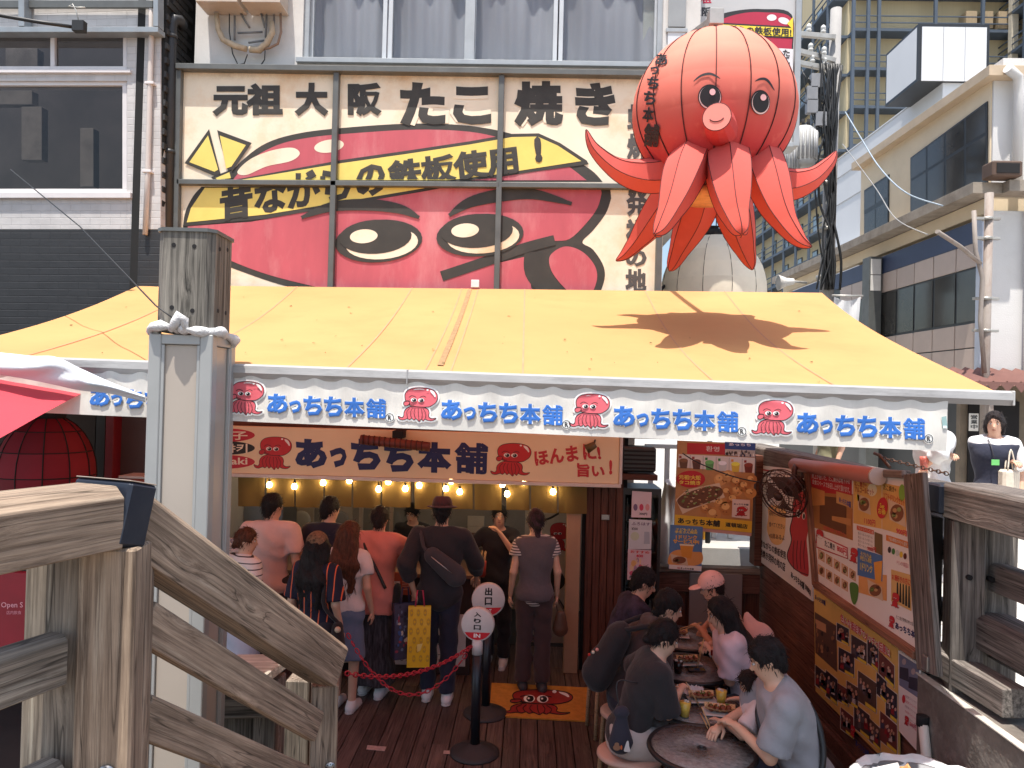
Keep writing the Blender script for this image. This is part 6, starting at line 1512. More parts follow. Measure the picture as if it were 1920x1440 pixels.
# drinks fridge with notes
fx0, fx1 = onY(1166, 1000, 7.2).x, onY(1240, 1000, 7.2).x
fg = thing('drinks_fridge', 'narrow glass door drinks fridge covered with price notes', 'fridge', ((fx0+fx1)/2, 7.45, 0))
zf1 = onY(1200, 917, 7.2).z
m_fr = mat('fridge_black', (.025, .026, .028), .4, .1)
bm = bmesh.new(); box(bm, fx0, fx0+.03, 7.24, 7.7, 0, zf1); box(bm, fx1-.03, fx1, 7.24, 7.7, 0, zf1); box(bm, fx0+.03, fx1-.03, 7.66, 7.7, 0, zf1); box(bm, fx0+.03, fx1-.03, 7.24, 7.66, zf1-.06, zf1); box(bm, fx0+.03, fx1-.03, 7.24, 7.66, 0, .15)
fin('cabinet', bm, m_fr, fg); boxo('glass_door', fx0+.03, fx1-.03, 7.225, 7.237, .15, zf1-.06, pane('fridge_glass', (.75, .8, .8), .03), fg, 0)
for z in (.45, .8, 1.15, 1.45):
    boxo('shelf', fx0+.035, fx1-.035, 7.3, 7.65, z, z+.012, m_alu, fg)
    for k in range(4):
        p = Vector((fx0+.07+k*.085, 7.4, z+.0125)); lath('bottle', [(0, 0), (.028, 0), (.03, .1), (.026, .13), (.012, .18), (.012, .21), (0, .21)], p, mat('bottle_%d' % (k % 3), ((.25, .3, .32), (.35, .2, .1), (.2, .28, .15))[k % 3], .2, .1), fg, 10)
boxo('white_tube', fx0+.04, fx0+.06, 7.28, 7.3, .3, zf1-.1, mat('pale_steel', (.5, .5, .5)), fg)
A = Art(mapY(7.22)); z5 = lambda x, y: (1080+x/4.8, 820+y/4.8)
for (q, c) in (((505, 482, 682, 720), (226, 206, 210)), ((478, 735, 684, 1005), (206, 210, 214)), ((468, 1005, 678, 1282), (216, 190, 196))): A.poly([z5(q[0], q[1]), z5(q[2], q[1]+12), z5(q[2]-8, q[3]+4), z5(q[0]-8, q[3])], pc(*c), 1)
for k in range(3): A.ell(*z5(535+54*k, 630), 4, 6.5, pc(*((120, 100, 130), (206, 70, 100), (220, 150, 150))[k]), 2, n=12)
A.text('300円', (z5(570, 676), z5(640, 680), z5(640, 702), z5(570, 698)), pc(40, 40, 60), 2, .03); A.text('ふろはす', (z5(500, 760), z5(668, 768), z5(668, 796), z5(500, 790)), pc(110, 90, 120), 2, .02); A.text('¥200', (z5(500, 810), z5(556, 812), z5(556, 836), z5(500, 834)), pc(60, 60, 70), 2, .02)
A.poly([z5(615, 850), z5(660, 850), z5(664, 960), z5(610, 960)], pc(170, 180, 190), 2); A.ell(*z5(530, 890), 8, 8, pc(196, 206, 180), 2); A.text('おすすめ', (z5(490, 1015), z5(660, 1025), z5(660, 1050), z5(490, 1040)), pc(206, 60, 50), 2, .03); A.text('400', (z5(540, 1052), z5(605, 1056), z5(605, 1082), z5(540, 1080)), pc(206, 40, 70), 2, .04)
for k in range(14): A.ell(*z5(rr_.uniform(485, 660), rr_.uniform(1095, 1260)), rr_.uniform(2, 5), rr_.uniform(3, 7), pc(*rr_.choice(((226, 180, 110), (206, 90, 120), (180, 140, 170), (230, 200, 160)))), 2, n=10)
A.poly([z5(570, 1290), z5(668, 1294), z5(664, 1420), z5(566, 1416)], pc(36, 34, 38), 1); A.text('お知らせ', (z5(580, 1300), z5(655, 1302), z5(655, 1316), z5(580, 1314)), pc(190, 186, 180), 2)
A.done('price_notes', fg)
vb = thing('vent_box', 'black louvred box above the drinks fridge', 'vent', (onY(1200, 890, 7.15).x, 7.2, onY(1200, 895, 7.15).z)); boxo('case', onY(1166, 850, 7.15).x, onY(1231, 850, 7.15).x, 7.15, 7.4, onY(1200, 886, 7.15).z, onY(1200, 838, 7.15).z, m_fr, vb, .02)
for k in range(5): z = onY(1200, 846+8*k, 7.14).z; boxo('louvre', onY(1170, 850, 7.15).x, onY(1228, 850, 7.15).x, 7.138, 7.149, z-.008, z+.008, m_dark, vb)
boxo('shelf', onY(1160, 890, 7.1).x, onY(1234, 890, 7.1).x, 7.12, 7.5, onY(1200, 896, 7.15).z-.02, onY(1200, 889, 7.15).z-.003, m_brown, vb)
# big menu poster and small drink poster
def yboard(name, label, quad, Y, m):
    P = [onY(*p, Y) for p in quad]; c = sum(P, Vector())/4; o = thing(name, label, 'poster', (c.x, Y, min(p.z for p in P)))
    slab('sheet', P, Vector((0, -1, 0)), .01, m, o); return o
YM = 7.34
mp_ = yboard('menu_poster', 'large takoyaki poster with drinks row and yellow name band', [(1270, 826), (1417, 832), (1409, 1005), (1264, 991)], YM, mat('poster_food', lin(190, 138, 84), .45, .15, 6))
A = Art(mapY(YM))
A.poly([z5(1000, 50), z5(1340, 60), z5(1340, 158), z5(1110, 150), z5(1000, 150)], pc(190, 40, 44), 1); A.text('환영', (z5(1170, 78), z5(1290, 84), z5(1290, 130), z5(1170, 124)), pc(236, 226, 216), 2, .01)
A.poly([z5(1340, 40), z5(1616, 50), z5(1612, 180), z5(1340, 160)], pc(52, 74, 130), 1); A.text('あっちち', (z5(1375, 48), z5(1575, 56), z5(1575, 82), z5(1375, 76)), pc(226, 222, 230), 2, .03); A.poly([z5(1342, 105), z5(1612, 118), z5(1610, 178), z5(1342, 158)], pc(190, 176, 160), 2)
for k in range(26): A.ell(*z5(rr_.uniform(1350, 1605), rr_.uniform(125, 165)), 1.6, 3, pc(*rr_.choice(((90, 70, 60), (226, 214, 200), (60, 60, 80)))), 3, n=6)
A.poly([z5(925, 150), z5(1612, 185), z5(1606, 322), z5(915, 268)], pc(226, 218, 206), 1)
for k, c in enumerate(((110, 76, 50), (96, 60, 44), (96, 160, 90), (206, 210, 204), (226, 196, 70), (120, 52, 36))):
    x = 968+k*117; y = 228+k*8; A.poly([z5(x-40, y-24), z5(x+40, y-22), z5(x+30, y+52), z5(x-30, y+50)], pc(*c), 2); A.ell(*z5(x, y-20), 8, 4, pc(*[min(255, int(v*1.25)) for v in c]), 3, n=12); A.rect(*z5(x-40, y-62), *z5(x-18, y-40), pc(*((150, 60, 50), (150, 60, 50), (60, 130, 70), (60, 130, 70), (226, 150, 60), (150, 50, 40))[k]), 2); A.stroke([z5(x+60, y-68), z5(x+58, y+68)], .5, pc(70, 90, 110), 2, k=1)
for (x, y, r_) in ((1300, 380, 60), (1370, 350, 60), (1450, 400, 62), (1520, 440, 60), (1570, 500, 55), (1360, 490, 50), (1420, 560, 62), (1300, 590, 60), (1360, 640, 70), (1240, 690, 66), (1170, 640, 52), (1450, 480, 50), (1580, 380, 50)):
    A.ell(*z5(x, y), r_/4.8, r_/5.2, pc(*rr_.choice(((206, 148, 84), (220, 164, 98), (190, 128, 70)))), 2, n=18); A.ell(*z5(x-r_*.2, y-r_*.25), r_/9, r_/11, pc(236, 190, 120), 3, n=12)
    for k in range(3): A.ell(*z5(x+rr_.uniform(-.5, .5)*r_, y+rr_.uniform(-.5, .5)*r_), 1.6, 1.2, pc(140, 86, 50), 3.5, n=6)
A.poly([z5(898, 560), z5(1000, 470), z5(1290, 410), z5(1340, 540), z5(1060, 640), z5(960, 690)], pc(226, 202, 170), 3); A.blob([z5(*p) for p in ((910, 570), (1000, 500), (1200, 440), (1310, 460), (1300, 530), (1120, 610), (980, 640))], pc(112, 72, 46), 4)
for k in range(60): x, y = rr_.uniform(960, 1290), rr_.uniform(450, 610); (A.ell(*z5(x, y-(x-1120)*.18), rr_.uniform(1.2, 3), rr_.uniform(.8, 2), pc(*rr_.choice(((110, 140, 70), (150, 170, 100), (70, 40, 28), (206, 160, 110), (226, 196, 160)))), 5, n=7))
A.ell(*z5(1033, 376), 27, 16, pc(196, 40, 46), 5); A.text('元祖!大阪', (z5(925, 335), z5(1125, 345), z5(1125, 388), z5(925, 378)), pc(240, 214, 90), 6, .03); A.text('タコ焼き', (z5(925, 385), z5(1120, 392), z5(1120, 432), z5(925, 424)), pc(240, 214, 90), 6, .03)
A.poly([z5(1408, 555), z5(1566, 565), z5(1562, 735), z5(1402, 718)], pc(232, 214, 206), 5); A.text('あっちち本舗', (z5(1420, 590), z5(1552, 598), z5(1552, 616), z5(1420, 608)), pc(40, 40, 80), 6, .02); emblem(A, place(*z5(1430, 622), *z5(1545, 712)), (196, 44, 50), 6)
A.poly([z5(890, 695), z5(1585, 755), z5(1580, 858), z5(886, 792)], pc(232, 190, 56), 4); A.text('あっちち本舗', (z5(918, 720), z5(1298, 748), z5(1296, 808), z5(916, 774)), pc(40, 34, 30), 5, .04); A.text('道頓堀店', (z5(1345, 762), z5(1545, 782), z5(1543, 826), z5(1343, 804)), pc(40, 34, 30), 5, .03)
A.poly([z5(886, 795), z5(1580, 862), z5(1578, 890), z5(884, 822)], pc(206, 160, 150), 4)
A.done('print', mp_)
sp_ = yboard('drink_poster', 'small blue and orange poster with a beer glass over the back fence', [(1257, 984), (1318, 988), (1315, 1072), (1254, 1066)], 7.27, mat('poster_blue', lin(90, 128, 176), .45, .1, 6))
A = Art(mapY(7.27)); A.text('子どもさん&\n学生さん限定', (z5(890, 815), z5(1095, 825), z5(1095, 872), z5(890, 862)), pc(240, 214, 90), 2, .03); A.text('1ドリンク\nサービス中!', (z5(875, 875), z5(1110, 885), z5(1108, 965), z5(873, 955)), pc(236, 180, 70), 2, .05)
A.blob([z5(*p) for p in ((845, 1050), (930, 1010), (1060, 1030), (1132, 1040), (1130, 1130), (1000, 1165), (838, 1150))], pc(226, 160, 90), 1); A.poly([z5(935, 965), z5(1060, 972), z5(1035, 1090), z5(955, 1085)], pc(224, 150, 56), 2.5); A.poly([z5(932, 958), z5(1064, 966), z5(1062, 980), z5(934, 974)], pc(244, 226, 190), 3)
food(A, z5(930, 1105), 17, 9, 3, 3); A.poly([z5(838, 1145), z5(1130, 1160), z5(1128, 1205), z5(837, 1182)], pc(234, 228, 222), 3); A.text('あっちち本舗', (z5(940, 1168), z5(1060, 1178), z5(1060, 1194), z5(940, 1184)), pc(40, 34, 40), 4, .03); A.text('元祖', (z5(910, 1166), z5(934, 1168), z5(934, 1186), z5(910, 1184)), pc(200, 40, 50), 4, .03)
A.done('print', sp_)
# ------------------------------------------------------------------ serving counter and kitchen
YC = 7.02
xc0, xc1 = onY(330, 1100, YC).x, onY(884, 1100, YC).x
ct = thing('serving_counter', 'takeaway counter with white price list panel facing the queue', 'counter', ((xc0+xc1)/2, 7.3, 0))
boxo('front_board', xc0, xc1, YC, YC+.04, 0, .92, mat('counter_dark', lin(60, 44, 40), .6, .15, 4), ct); boxo('counter_top', xc0-.02, xc1+.02, YC-.04, YC+.6, .921, .955, mat('counter_top', lin(120, 96, 80), .4, .1), ct); boxo('side_board', xc1-.04, xc1, YC+.04, 8.2, 0, .92, m_brown, ct)
a, b = onY(640, 1145, YC-.01), onY(872, 1250, YC-.01)
boxo('price_list', a.x, b.x, YC-.015, YC-.002, b.z, a.z, mat('list_white', lin(220, 216, 214), .5, .03), ct)
A = Art(mapY(YC-.016)); k4 = lambda x, y: (640+x/3.79, 1060+y/3.79)
A.text('あっちち本舗', (k4(230, 310), k4(540, 330), k4(540, 375), k4(230, 355)), pc(40, 60, 130), 1, .05); A.text('一人前', (k4(290, 392), k4(390, 398), k4(390, 425), k4(290, 420)), pc(50, 46, 46), 1, .02); A.text('味付け', (k4(290, 450), k4(390, 456), k4(390, 482), k4(290, 476)), pc(200, 120, 80), 1, .02)
for i, (s, s2) in enumerate((('しおマヨネーズ', '5'), ('しおねぎチーズ', '6'), ('ぽん酢', '7'), ('ぽん酢マヨネーズ', '8'), ('素焼き まんま', '0'))):
    y = 484+i*42; A.ell(*k4(430, y+14), 3.2, 3.2, pc(70, 66, 66), 1, n=14); A.text(s2, (k4(426, y+6), k4(436, y+6), k4(436, y+22), k4(426, y+22)), pc(240, 238, 234), 2, .02); A.text(s, (k4(456, y), k4(456+38*len(s), y+12), k4(456+38*len(s), y+42), k4(456, y+30)), pc(50, 46, 46), 1, .02)
for i in range(4): A.text('ソース', (k4(250, 520+i*36), k4(340, 524+i*36), k4(340, 550+i*36), k4(250, 546+i*36)), pc(50, 46, 46), 1, .02)
A.poly([k4(320, 648), k4(368, 650), k4(368, 674), k4(320, 672)], pc(70, 150, 90), 1)
A.done('lettering', ct)
# posters on the counter front, tray, chopstick jar, sauces
for k, (q, c, lab) in enumerate((((722, 1072, 770, 1116), (176, 92, 66), 'orange brown sauce poster on the counter front'), ((420, 1008, 470, 1040), (226, 214, 206), 'white price card on the counter behind the queue'), ((520, 1000, 562, 1040), (206, 190, 176), 'food photo card standing on the counter'))):
    Y = YC-.045-.002*k if k == 0 else 7.2; P = onY(q[0], q[1], Y), onY(q[2], q[3], Y); o = thing('menu_card', lab, 'card', ((P[0].x+P[1].x)/2, Y, P[1].z), 'cards on the counter')
    boxo('sheet', P[0].x, P[1].x, Y, Y+.008, P[1].z, P[0].z, pc(*c), o); A = Art(mapY(Y))
    if k == 0: A.rect(735, 1095, 752, 1112, pc(120, 60, 40), 1); A.rect(737, 1090, 750, 1095, pc(226, 220, 210), 2); A.ell(733, 1082, 7, 5, pc(196, 150, 100), 1); [A.stroke([(754, 1078+3*i), (767, 1079+3*i)], .8, pc(226, 200, 180), 1, k=1) for i in range(10)]
    elif k == 1: A.text('あっちち本舗', (421, 1010, 452, 1018), pc(50, 60, 130), 1, .03); A.ell(448, 1022, 5, 4, pc(196, 40, 50), 1); [A.stroke([(424, 1024+4*i), (440, 1024+4*i)], 1, pc(150, 130, 120), 1, k=1) for i in range(3)]
    else: A.rect(520, 1000, 562, 1006, pc(190, 50, 50), 1); food(A, (530, 1022), 8, 10, 1, 1); [A.ell(546+6*(i % 3), 1014+9*(i//3), 2, 3, pc(60, 56, 60), 1, n=8) for i in range(6)]
    A.done('print', o)
o = thing('serving_tray', 'white plastic serving tray held over the counter', 'tray', onY(738, 1062, 6.95)); P = onY(720, 1041, 6.95), onY(757, 1064, 6.95)
boxo('tray', P[0].x, P[1].x, 6.95, 6.975, P[1].z, P[0].z, mat('tray_white', (.6, .55, .52), .4), o, .012); boxo('rim', P[0].x+.015, P[1].x-.015, 6.945, 6.9495, P[1].z+.015, P[0].z-.015, mat('tray_inner', (.52, .47, .45), .4), o, .001)
o = thing('chopstick_jar', 'jar of wooden chopsticks and red leaflets on the counter end', 'jar', onY(900, 1110, 6.98)); c = onY(900, 1106, 6.98); c.z = .957
lath('jar', [(0, 0), (.05, 0), (.055, .14), (.045, .14), (.04, .02), (0, .02)], c, mat('red_jar', lin(170, 60, 46), .5), o, 14)
for k in range(9): a = k*.7; tube('chopstick', [c+Vector((.02*math.cos(a), .02*math.sin(a), .02)), c+Vector((.05*math.cos(a), .05*math.sin(a), .23))], .004, mat('pale_wood_stick', lin(206, 170, 120), .7), o, 5)
# kitchen fittings
kt = thing('kitchen_window', 'white framed hatch window behind the counter', 'window', onY(720, 1050, 8.2)); 
for px in (676, 733, 768): c = onY(px, 1000, 8.2); boxo('post', c.x-.02, c.x+.02, 8.18, 8.24, 1.0, 1.75, mat('hatch_white', lin(196, 180, 160), .5), kt)
boxo('pane', onY(680, 1000, 8.2).x, onY(766, 1000, 8.2).x, 8.205, 8.21, 1.0, 1.72, m_clear, kt, 0); boxo('sill', onY(670, 1000, 8.2).x, onY(775, 1000, 8.2).x, 8.1, 8.25, .94, .998, MATS['hatch_white'], kt)
for k, (px, py, lab) in enumerate(((565, 975, 'round white certificate plate on the kitchen wall'), (637, 975, 'round grey ringed plate on the kitchen wall'))):
    p = onY(px, py, 9.19); o = thing('wall_plate', lab, 'plate', p); boxo('board', p.x-.16, p.x+.16, 9.185, 9.198, p.z-.18, p.z+.2, mat('plate_board', lin(188, 170, 150), .6), o); lath('disc', [(0, .012), (.09, .012), (.12, .005), (.12, 0), (0, 0)], p-Vector((0, .006, 0)), mat('plate_%d' % k, (lin(206, 196, 180), lin(150, 140, 130))[k], .4), o, 20, Matrix.Rotation(R(90), 3, 'X'))
fz = thing('steel_cabinet', 'dull stainless steel cabinet at the left of the kitchen', 'cabinet', (onY(480, 1000, 8.4).x, 8.5, 0)); boxo('body', onY(428, 1000, 8.3).x, onY(530, 1000, 8.3).x, 8.3, 8.8, 0, onY(480, 925, 8.3).z, mat('stainless', (.3, .31, .32), .35, .1, 3, metal=.8), fz, .01); boxo('handle', onY(436, 1000, 8.3).x, onY(440, 1000, 8.3).x, 8.26, 8.29, 1.2, 1.5, m_zinc, fz)
bs_ = thing('kitchen_shelf', 'pale wall notices above the back shelf by the doorway', 'shelf', onY(890, 1010, 9.15)); boxo('shelf_board', onY(870, 1010, 9.1).x, onY(960, 1010, 9.1).x, 9.0, 9.19, .9, .94, m_brown, bs_)
for k in range(3): p = onY(890, 978+k*20, 9.18); boxo('notice', p.x-.09, p.x+.12, 9.18, 9.19, p.z-.06, p.z+.07, mat('notice_paper', lin(206, 190, 170), .6), bs_)
mu = thing('mural_panel', 'white mural panel with octopus and black swirl inside the doorway', 'mural', onY(1035, 1200, 8.0)); a, b = onY(985, 955, 8.0), onY(1068, 1240, 8.0); boxo('panel', a.x, b.x, 8.0, 8.03, 0, a.z, mat('mural_white', lin(190, 180, 168), .6, .08), mu)
A = Art(mapY(8.0)); emblem(A, place(1024, 980, 1068, 1036), (176, 40, 46), 1); A.stroke([(1000, 960), (1012, 975), (1030, 972), (1048, 962)], 4, pc(30, 26, 26), 1); A.blob([(1000, 1050), (1040, 1060), (1060, 1090), (1040, 1110), (1005, 1100)], pc(40, 44, 40), 1); A.stroke([(1005, 1140), (1040, 1120), (1062, 1150)], 5, pc(60, 70, 60), 1); A.done('painting', mu)
# ------------------------------------------------------------------ entrance mat, floor tapes, stanchions, chain
mt_ = thing('entrance_mat', 'ochre entrance mat printed with a red octopus', 'mat', onZ(1010, 1320, 0)); P = [onZ(*p, .014) for p in ((922, 1280), (1102, 1289), (1104, 1352), (917, 1341))]
slab('mat', P, Vector((0, 0, 1)), .012, mat('coir_ochre', lin(196, 132, 52), .95, .15, 20, .6, 200), mt_)
A = Art(lambda u, v, l: onZ(u, v, .014+l)); emblem(A, place(938, 1291, 1074, 1338, 4), (150, 42, 40), 1); A.done('print', mt_)
for k, (q, lab) in enumerate(((((689, 1397), (725, 1400), (721, 1408), (687, 1405)), 'worn pale tape strip on the deck near the railing'), (((832, 1407), (868, 1408), (866, 1415), (831, 1413)), 'worn pale tape strip beside the entrance sign base'))):
    o = thing('floor_tape', lab, 'tape', onZ(*q[0], 0), 'floor tapes'); slab('tape', [onZ(*p, .0055) for p in q], Vector((0, 0, 1)), .002, mat('worn_tape', lin(176, 150, 140), .7, .25, 40), o)
def stanchion(px, py, txt, sub, lab, cyp, r_px, yaw):
    b = onZ(px, py, 0); s = thing('stanchion_sign', lab, 'sign', b, 'queue stanchions')
    lath('base', [(0, .075), (.045, .075), (.06, .06), (.15, .03), (.185, .012), (.185, 0), (0, 0)], b, mat('stanchion_base', (.035, .034, .034), .6, .1, 6, .2, 80), s, 28)
    c = onY(px+3, cyp, b.y-.02); r_ = r_px*b.y/F
    tube('pole', [b+Vector((0, 0, .07)), Vector((b.x, b.y, c.z-r_-.08))], .036, mat('stanchion_black', (.012, .014, .018), .35, .1), s, 16); tube('collar', [Vector((b.x, b.y, c.z-r_-.10)), Vector((b.x, b.y, c.z-r_+.01))], .040, mat('stanchion_white', (.62, .58, .56), .45), s, 16)
    n = Vector((math.sin(yaw), -math.cos(yaw), 0)); T = n.to_track_quat('Z', 'Y').to_matrix()
    c = Vector((b.x, b.y, c.z)); hd = lath('disc', [(0, .028), (r_*.93, .028), (r_, .022), (r_, -.022), (r_*.93, -.028), (0, -.028)], c, MATS['stanchion_white'], s, 36, T)
    sx = Vector((0, 0, 1)).cross(n).normalized(); mp = lambda u, v, l: c+sx*(u*r_)+Vector((0, 0, -v*r_))+n*(.0285+l)
    A = Art(mp); ang = [R(a) for a in range(28, 153, 6)]; A.poly([(.9*math.cos(a), .9*math.sin(a)) for a in ang], pc(200, 30, 44), 1)
    n_ = len(txt)
    for i, chh in enumerate(txt): h_ = 1.15/n_; y = -.80+i*h_; A.text(chh, (-.22, y+.04, .22, y+h_-.06), pc(30, 28, 28), 1, .04)
    A.text(sub, (-.2, .52, .2, .76), pc(240, 232, 228), 2, .03); A.done('sign_print', hd)
    return b, c, r_
sA = stanchion(890, 1412, '入り口', 'IN', 'white round entrance sign on a black stanchion', 1171, 31, -.1)
sB = stanchion(910, 1338, '出口', 'OUT', 'white round exit sign on a black stanchion behind the entrance one', 1125, 31, .1)
m_red = mat('red_plastic_chain', lin(176, 36, 52), .4, .08)
cA = Vector((sA[0].x-.04, sA[0].y, sA[1].z-sA[2]-.04))
for k, (e, sag, lab) in enumerate(((onY(648, 1262, 4.4), .10, 'red plastic chain hanging straight towards the railing'), (onY(650, 1185, 5.6), .42, 'red plastic chain sagging deeper across the queue'))):
    s = thing('plastic_chain', lab, 'chain', cA, 'red queue chains'); L = (e-cA).length; n = int(L*1.06/.036); bm = bmesh.new(); sweep(bm, [Vector((.024*math.cos(t), .013*math.sin(t), 0)) for t in [j*math.pi/6 for j in range(13)]], .0045, 6, False); l0 = None
    f_ = lambda t: cA.lerp(e, t)-Vector((0, 0, sag*4*t*(1-t)))
    for j in range(n):
        M_ = frame_m(f_(j/n), f_((j+1)/n)) @ Matrix.Rotation(R(90*(j % 2)), 4, 'X')
        if l0 is None: l0 = fin('link', bm, m_red, s, world_m=M_)
        else: link(bpy.data.objects.new('link', l0.data), s, M_)
# ------------------------------------------------------------------ bin at the lower right, pvc pipe
bn = thing('waste_bin', 'waste bin lined with crumpled white plastic bag', 'bin', (2.02, 3.72, 0))
zb_ = .77; lath('drum', [(0, 0), (.27, 0), (.30, .05), (.32, zb_), (.30, zb_), (.29, .1), (0, .08)], (2.02, 3.72, 0), mat('bin_grey', (.15, .15, .16), .5), bn, 28)
bm = bmesh.new(); rows = []
for i in range(49):
    t = 2*math.pi*i/48; col_ = []
    for j in range(8):
        v = j/7; r_ = (.26, .30, .335, .35, .352, .345, .34, .335)[j]+.014*math.sin(t*11+j)+.008*math.sin(t*23+2*j); z = (zb_-.25, zb_-.03, zb_+.03, zb_+.02, zb_-.05, zb_-.12, zb_-.2, zb_-.28)[j]+.012*math.sin(t*9+j*1.3)
        col_.append(bm.verts.new((2.02+r_*math.cos(t), 3.72+r_*math.sin(t), z)))
    rows.append(col_)
for a, b in zip(rows, rows[1:]):
    for j in range(7): bm.faces.new((a[j], a[j+1], b[j+1], b[j])).smooth = True
fin('bag_liner', bm, mat('white_plastic', (.66, .68, .70), .4, .05, 20, .4, 40), bn)
m_box = mat('takeout_white', (.66, .64, .62), .5, .05)
for k, (x, y, s, rz) in enumerate(((1.84, 3.74, .16, .4), (1.93, 3.62, .15, -.5), (2.10, 3.76, .15, .2))):
    o = thing('takeout_box', ('tilted white takeout box leaning out of the bin', 'white takeout box beside the kraft wrapper in the bin', 'flat white takeout box at the back of the bin')[k], 'box', (x, y, zb_-.05), 'takeout boxes in the bin')
    M_ = Matrix.Translation((x, y, zb_+.02)) @ Matrix.Rotation(rz, 4, 'Z') @ Matrix.Rotation((1.0, .7, .15)[k], 4, 'X')
    bm = bmesh.new(); box(bm, -s/2, s/2, -s/2, s/2, -.02, .02, .006); fin('tray', bm, m_box, o, world_m=M_); bm = bmesh.new(); box(bm, -s/2-.006, s/2+.006, -s/2-.006, s/2+.006, .021, .028, .002); fin('lid', bm, m_box, o, world_m=M_)
o = thing('kraft_wrapper', 'crumpled kraft paper wrapper on top of the bin', 'wrapper', (1.90, 3.70, zb_)); bm = bmesh.new(); bmesh.ops.create_icosphere(bm, subdivisions=3, radius=1)
for v in bm.verts: v.co = Vector((v.co.x*.06, v.co.y*.04, v.co.z*.08))*(1+.25*math.sin(v.co.x*9+v.co.z*7)*math.sin(v.co.y*8)); v.co += Vector((1.90, 3.68, zb_+.06))
fin('paper', bm, mat('kraft', lin(206, 158, 104), .8, .1), o)
pp_ = thing('pvc_pipe', 'white plastic pipe with black clip at the foot of the wall', 'pipe', (2.36, 4.48, 0)); tube('pipe', [onX(1730, 1348, 2.35), onX(1742, 1470, 2.35), Vector((2.35, onX(1742, 1470, 2.35).y, 0))], .028, mat('pvc_white', (.62, .60, .54), .4, .05), pp_, 12); a = onX(1730, 1348, 2.35); tube('clip', [a+Vector((0, 0, .02)), a+Vector((0, 0, -.04))], .034, m_dark, pp_, 12)

# ================================================================== PEOPLE
# a body is one surface grown from blended limbs (a distance field meshed on a grid)
def V3(*a): return np.array(a, float)
class Field:
    def __init__(self, vox): self.vox = vox; self.pr = []; self.neg = []
    def cap(self, a, b, ra, rb, k=.025, cut=None, flat=None, add=0):
        self.pr.append(('c', np.array(a, float), np.array(b, float), ra+add, rb+add, k, cut or [], flat)); return self
    def ell(self, c, axes, rad, k=.02, cut=None, add=0):
        self.pr.append(('e', np.array(c, float), np.array(axes, float), np.array(rad, float)+add, None, k, cut or [], None)); return self
    def sub(self, c, axes, rad): self.neg.append((np.array(c, float), np.array(axes, float), np.array(rad, float))); return self
    def bbox(self, p, m):
        if p[0] == 'c':
            r = max(p[3], p[4])*(1 if not p[7] else max(1, 1/p[7][1])); lo = np.minimum(p[1], p[2])-r; hi = np.maximum(p[1], p[2])+r
        else: e = np.abs(p[2].T*p[3]).sum(1); lo = p[1]-e; hi = p[1]+e
        return lo-m, hi+m
    def mesh(self, fold=0., ff=22., seed=0., vert=0., post=None):
        vx = self.vox; bb = [self.bbox(p, .03) for p in self.pr]
        lo = np.min([b[0] for b in bb], 0); hi = np.max([b[1] for b in bb], 0)
        n = np.ceil((hi-lo)/vx).astype(int)+2
        ax = [lo[i]+vx*np.arange(n[i]) for i in range(3)]
        D = np.full(n, 1., np.float32)
        def sl(b):
            i0 = np.clip(((b[0]-lo)/vx).astype(int)-1, 0, n-1); i1 = np.clip(((b[1]-lo)/vx).astype(int)+2, 1, n); return tuple(slice(a, c) for a, c in zip(i0, i1))
        def grid(s): return np.stack(np.meshgrid(ax[0][s[0]], ax[1][s[1]], ax[2][s[2]], indexing='ij'), -1)
        def dell(P, c, A, r):
            q = (P-c) @ A.T; k0 = np.linalg.norm(q/r, axis=-1); k1 = np.linalg.norm(q/(r*r), axis=-1)+1e-9; return k0*(k0-1)/k1
        for p, b in zip(self.pr, bb):
            s = sl(b); P = grid(s)
            if p[0] == 'c':
                a, e = p[1], p[2]; ab = e-a; L2 = ab.dot(ab)+1e-12
                h = np.clip(((P-a) @ ab)/L2, 0, 1); q = P-(a+h[..., None]*ab)
                if p[7]:
                    nrm, f = np.array(p[7][0], float), p[7][1]; q = q+(q @ nrm)[..., None]*nrm*(f-1)
                d = np.linalg.norm(q, axis=-1)-(p[3]+(p[4]-p[3])*h)
            else: d = dell(P, p[1], p[2], p[3])
            for cp, cn in p[6]: d = np.maximum(d, (P-np.array(cp)) @ np.array(cn))
            o = D[s]; k = p[5]
            h = np.maximum(k-np.abs(o-d), 0)/k; D[s] = np.minimum(o, d)-h*h*k*.25
        if fold or vert:
            P = grid(tuple(slice(0, m) for m in n)); x, y, z = P[..., 0], P[..., 1], P[..., 2]
            if fold: D += fold*(np.sin(ff*(x+.6*z)+3*np.sin(9*z+seed)+seed)*np.sin(ff*.7*(y-.5*z)+2*np.sin(7*x+seed))+.5*np.sin(ff*1.9*(z+.7*x-.4*y)+seed*2))
            if vert: D += vert*(np.sin(120*(x+.4*y)+5*np.sin(6*z+seed)+seed)+np.sin(75*(y-.5*x)+4*np.sin(5*z))+.6*np.sin(200*x+170*y))
        for c, A, r in self.neg:
            e = np.abs(A.T*r).sum(1); s = sl((c-e-.02, c+e+.02))
            if all(q.stop > q.start for q in s): D[s] = np.maximum(D[s], -dell(grid(s), c, A, r))
        D[0] = D[-1] = 1; D[:, 0] = D[:, -1] = 1; D[:, :, 0] = D[:, :, -1] = 1
        return surfnet(D, lo, vx)
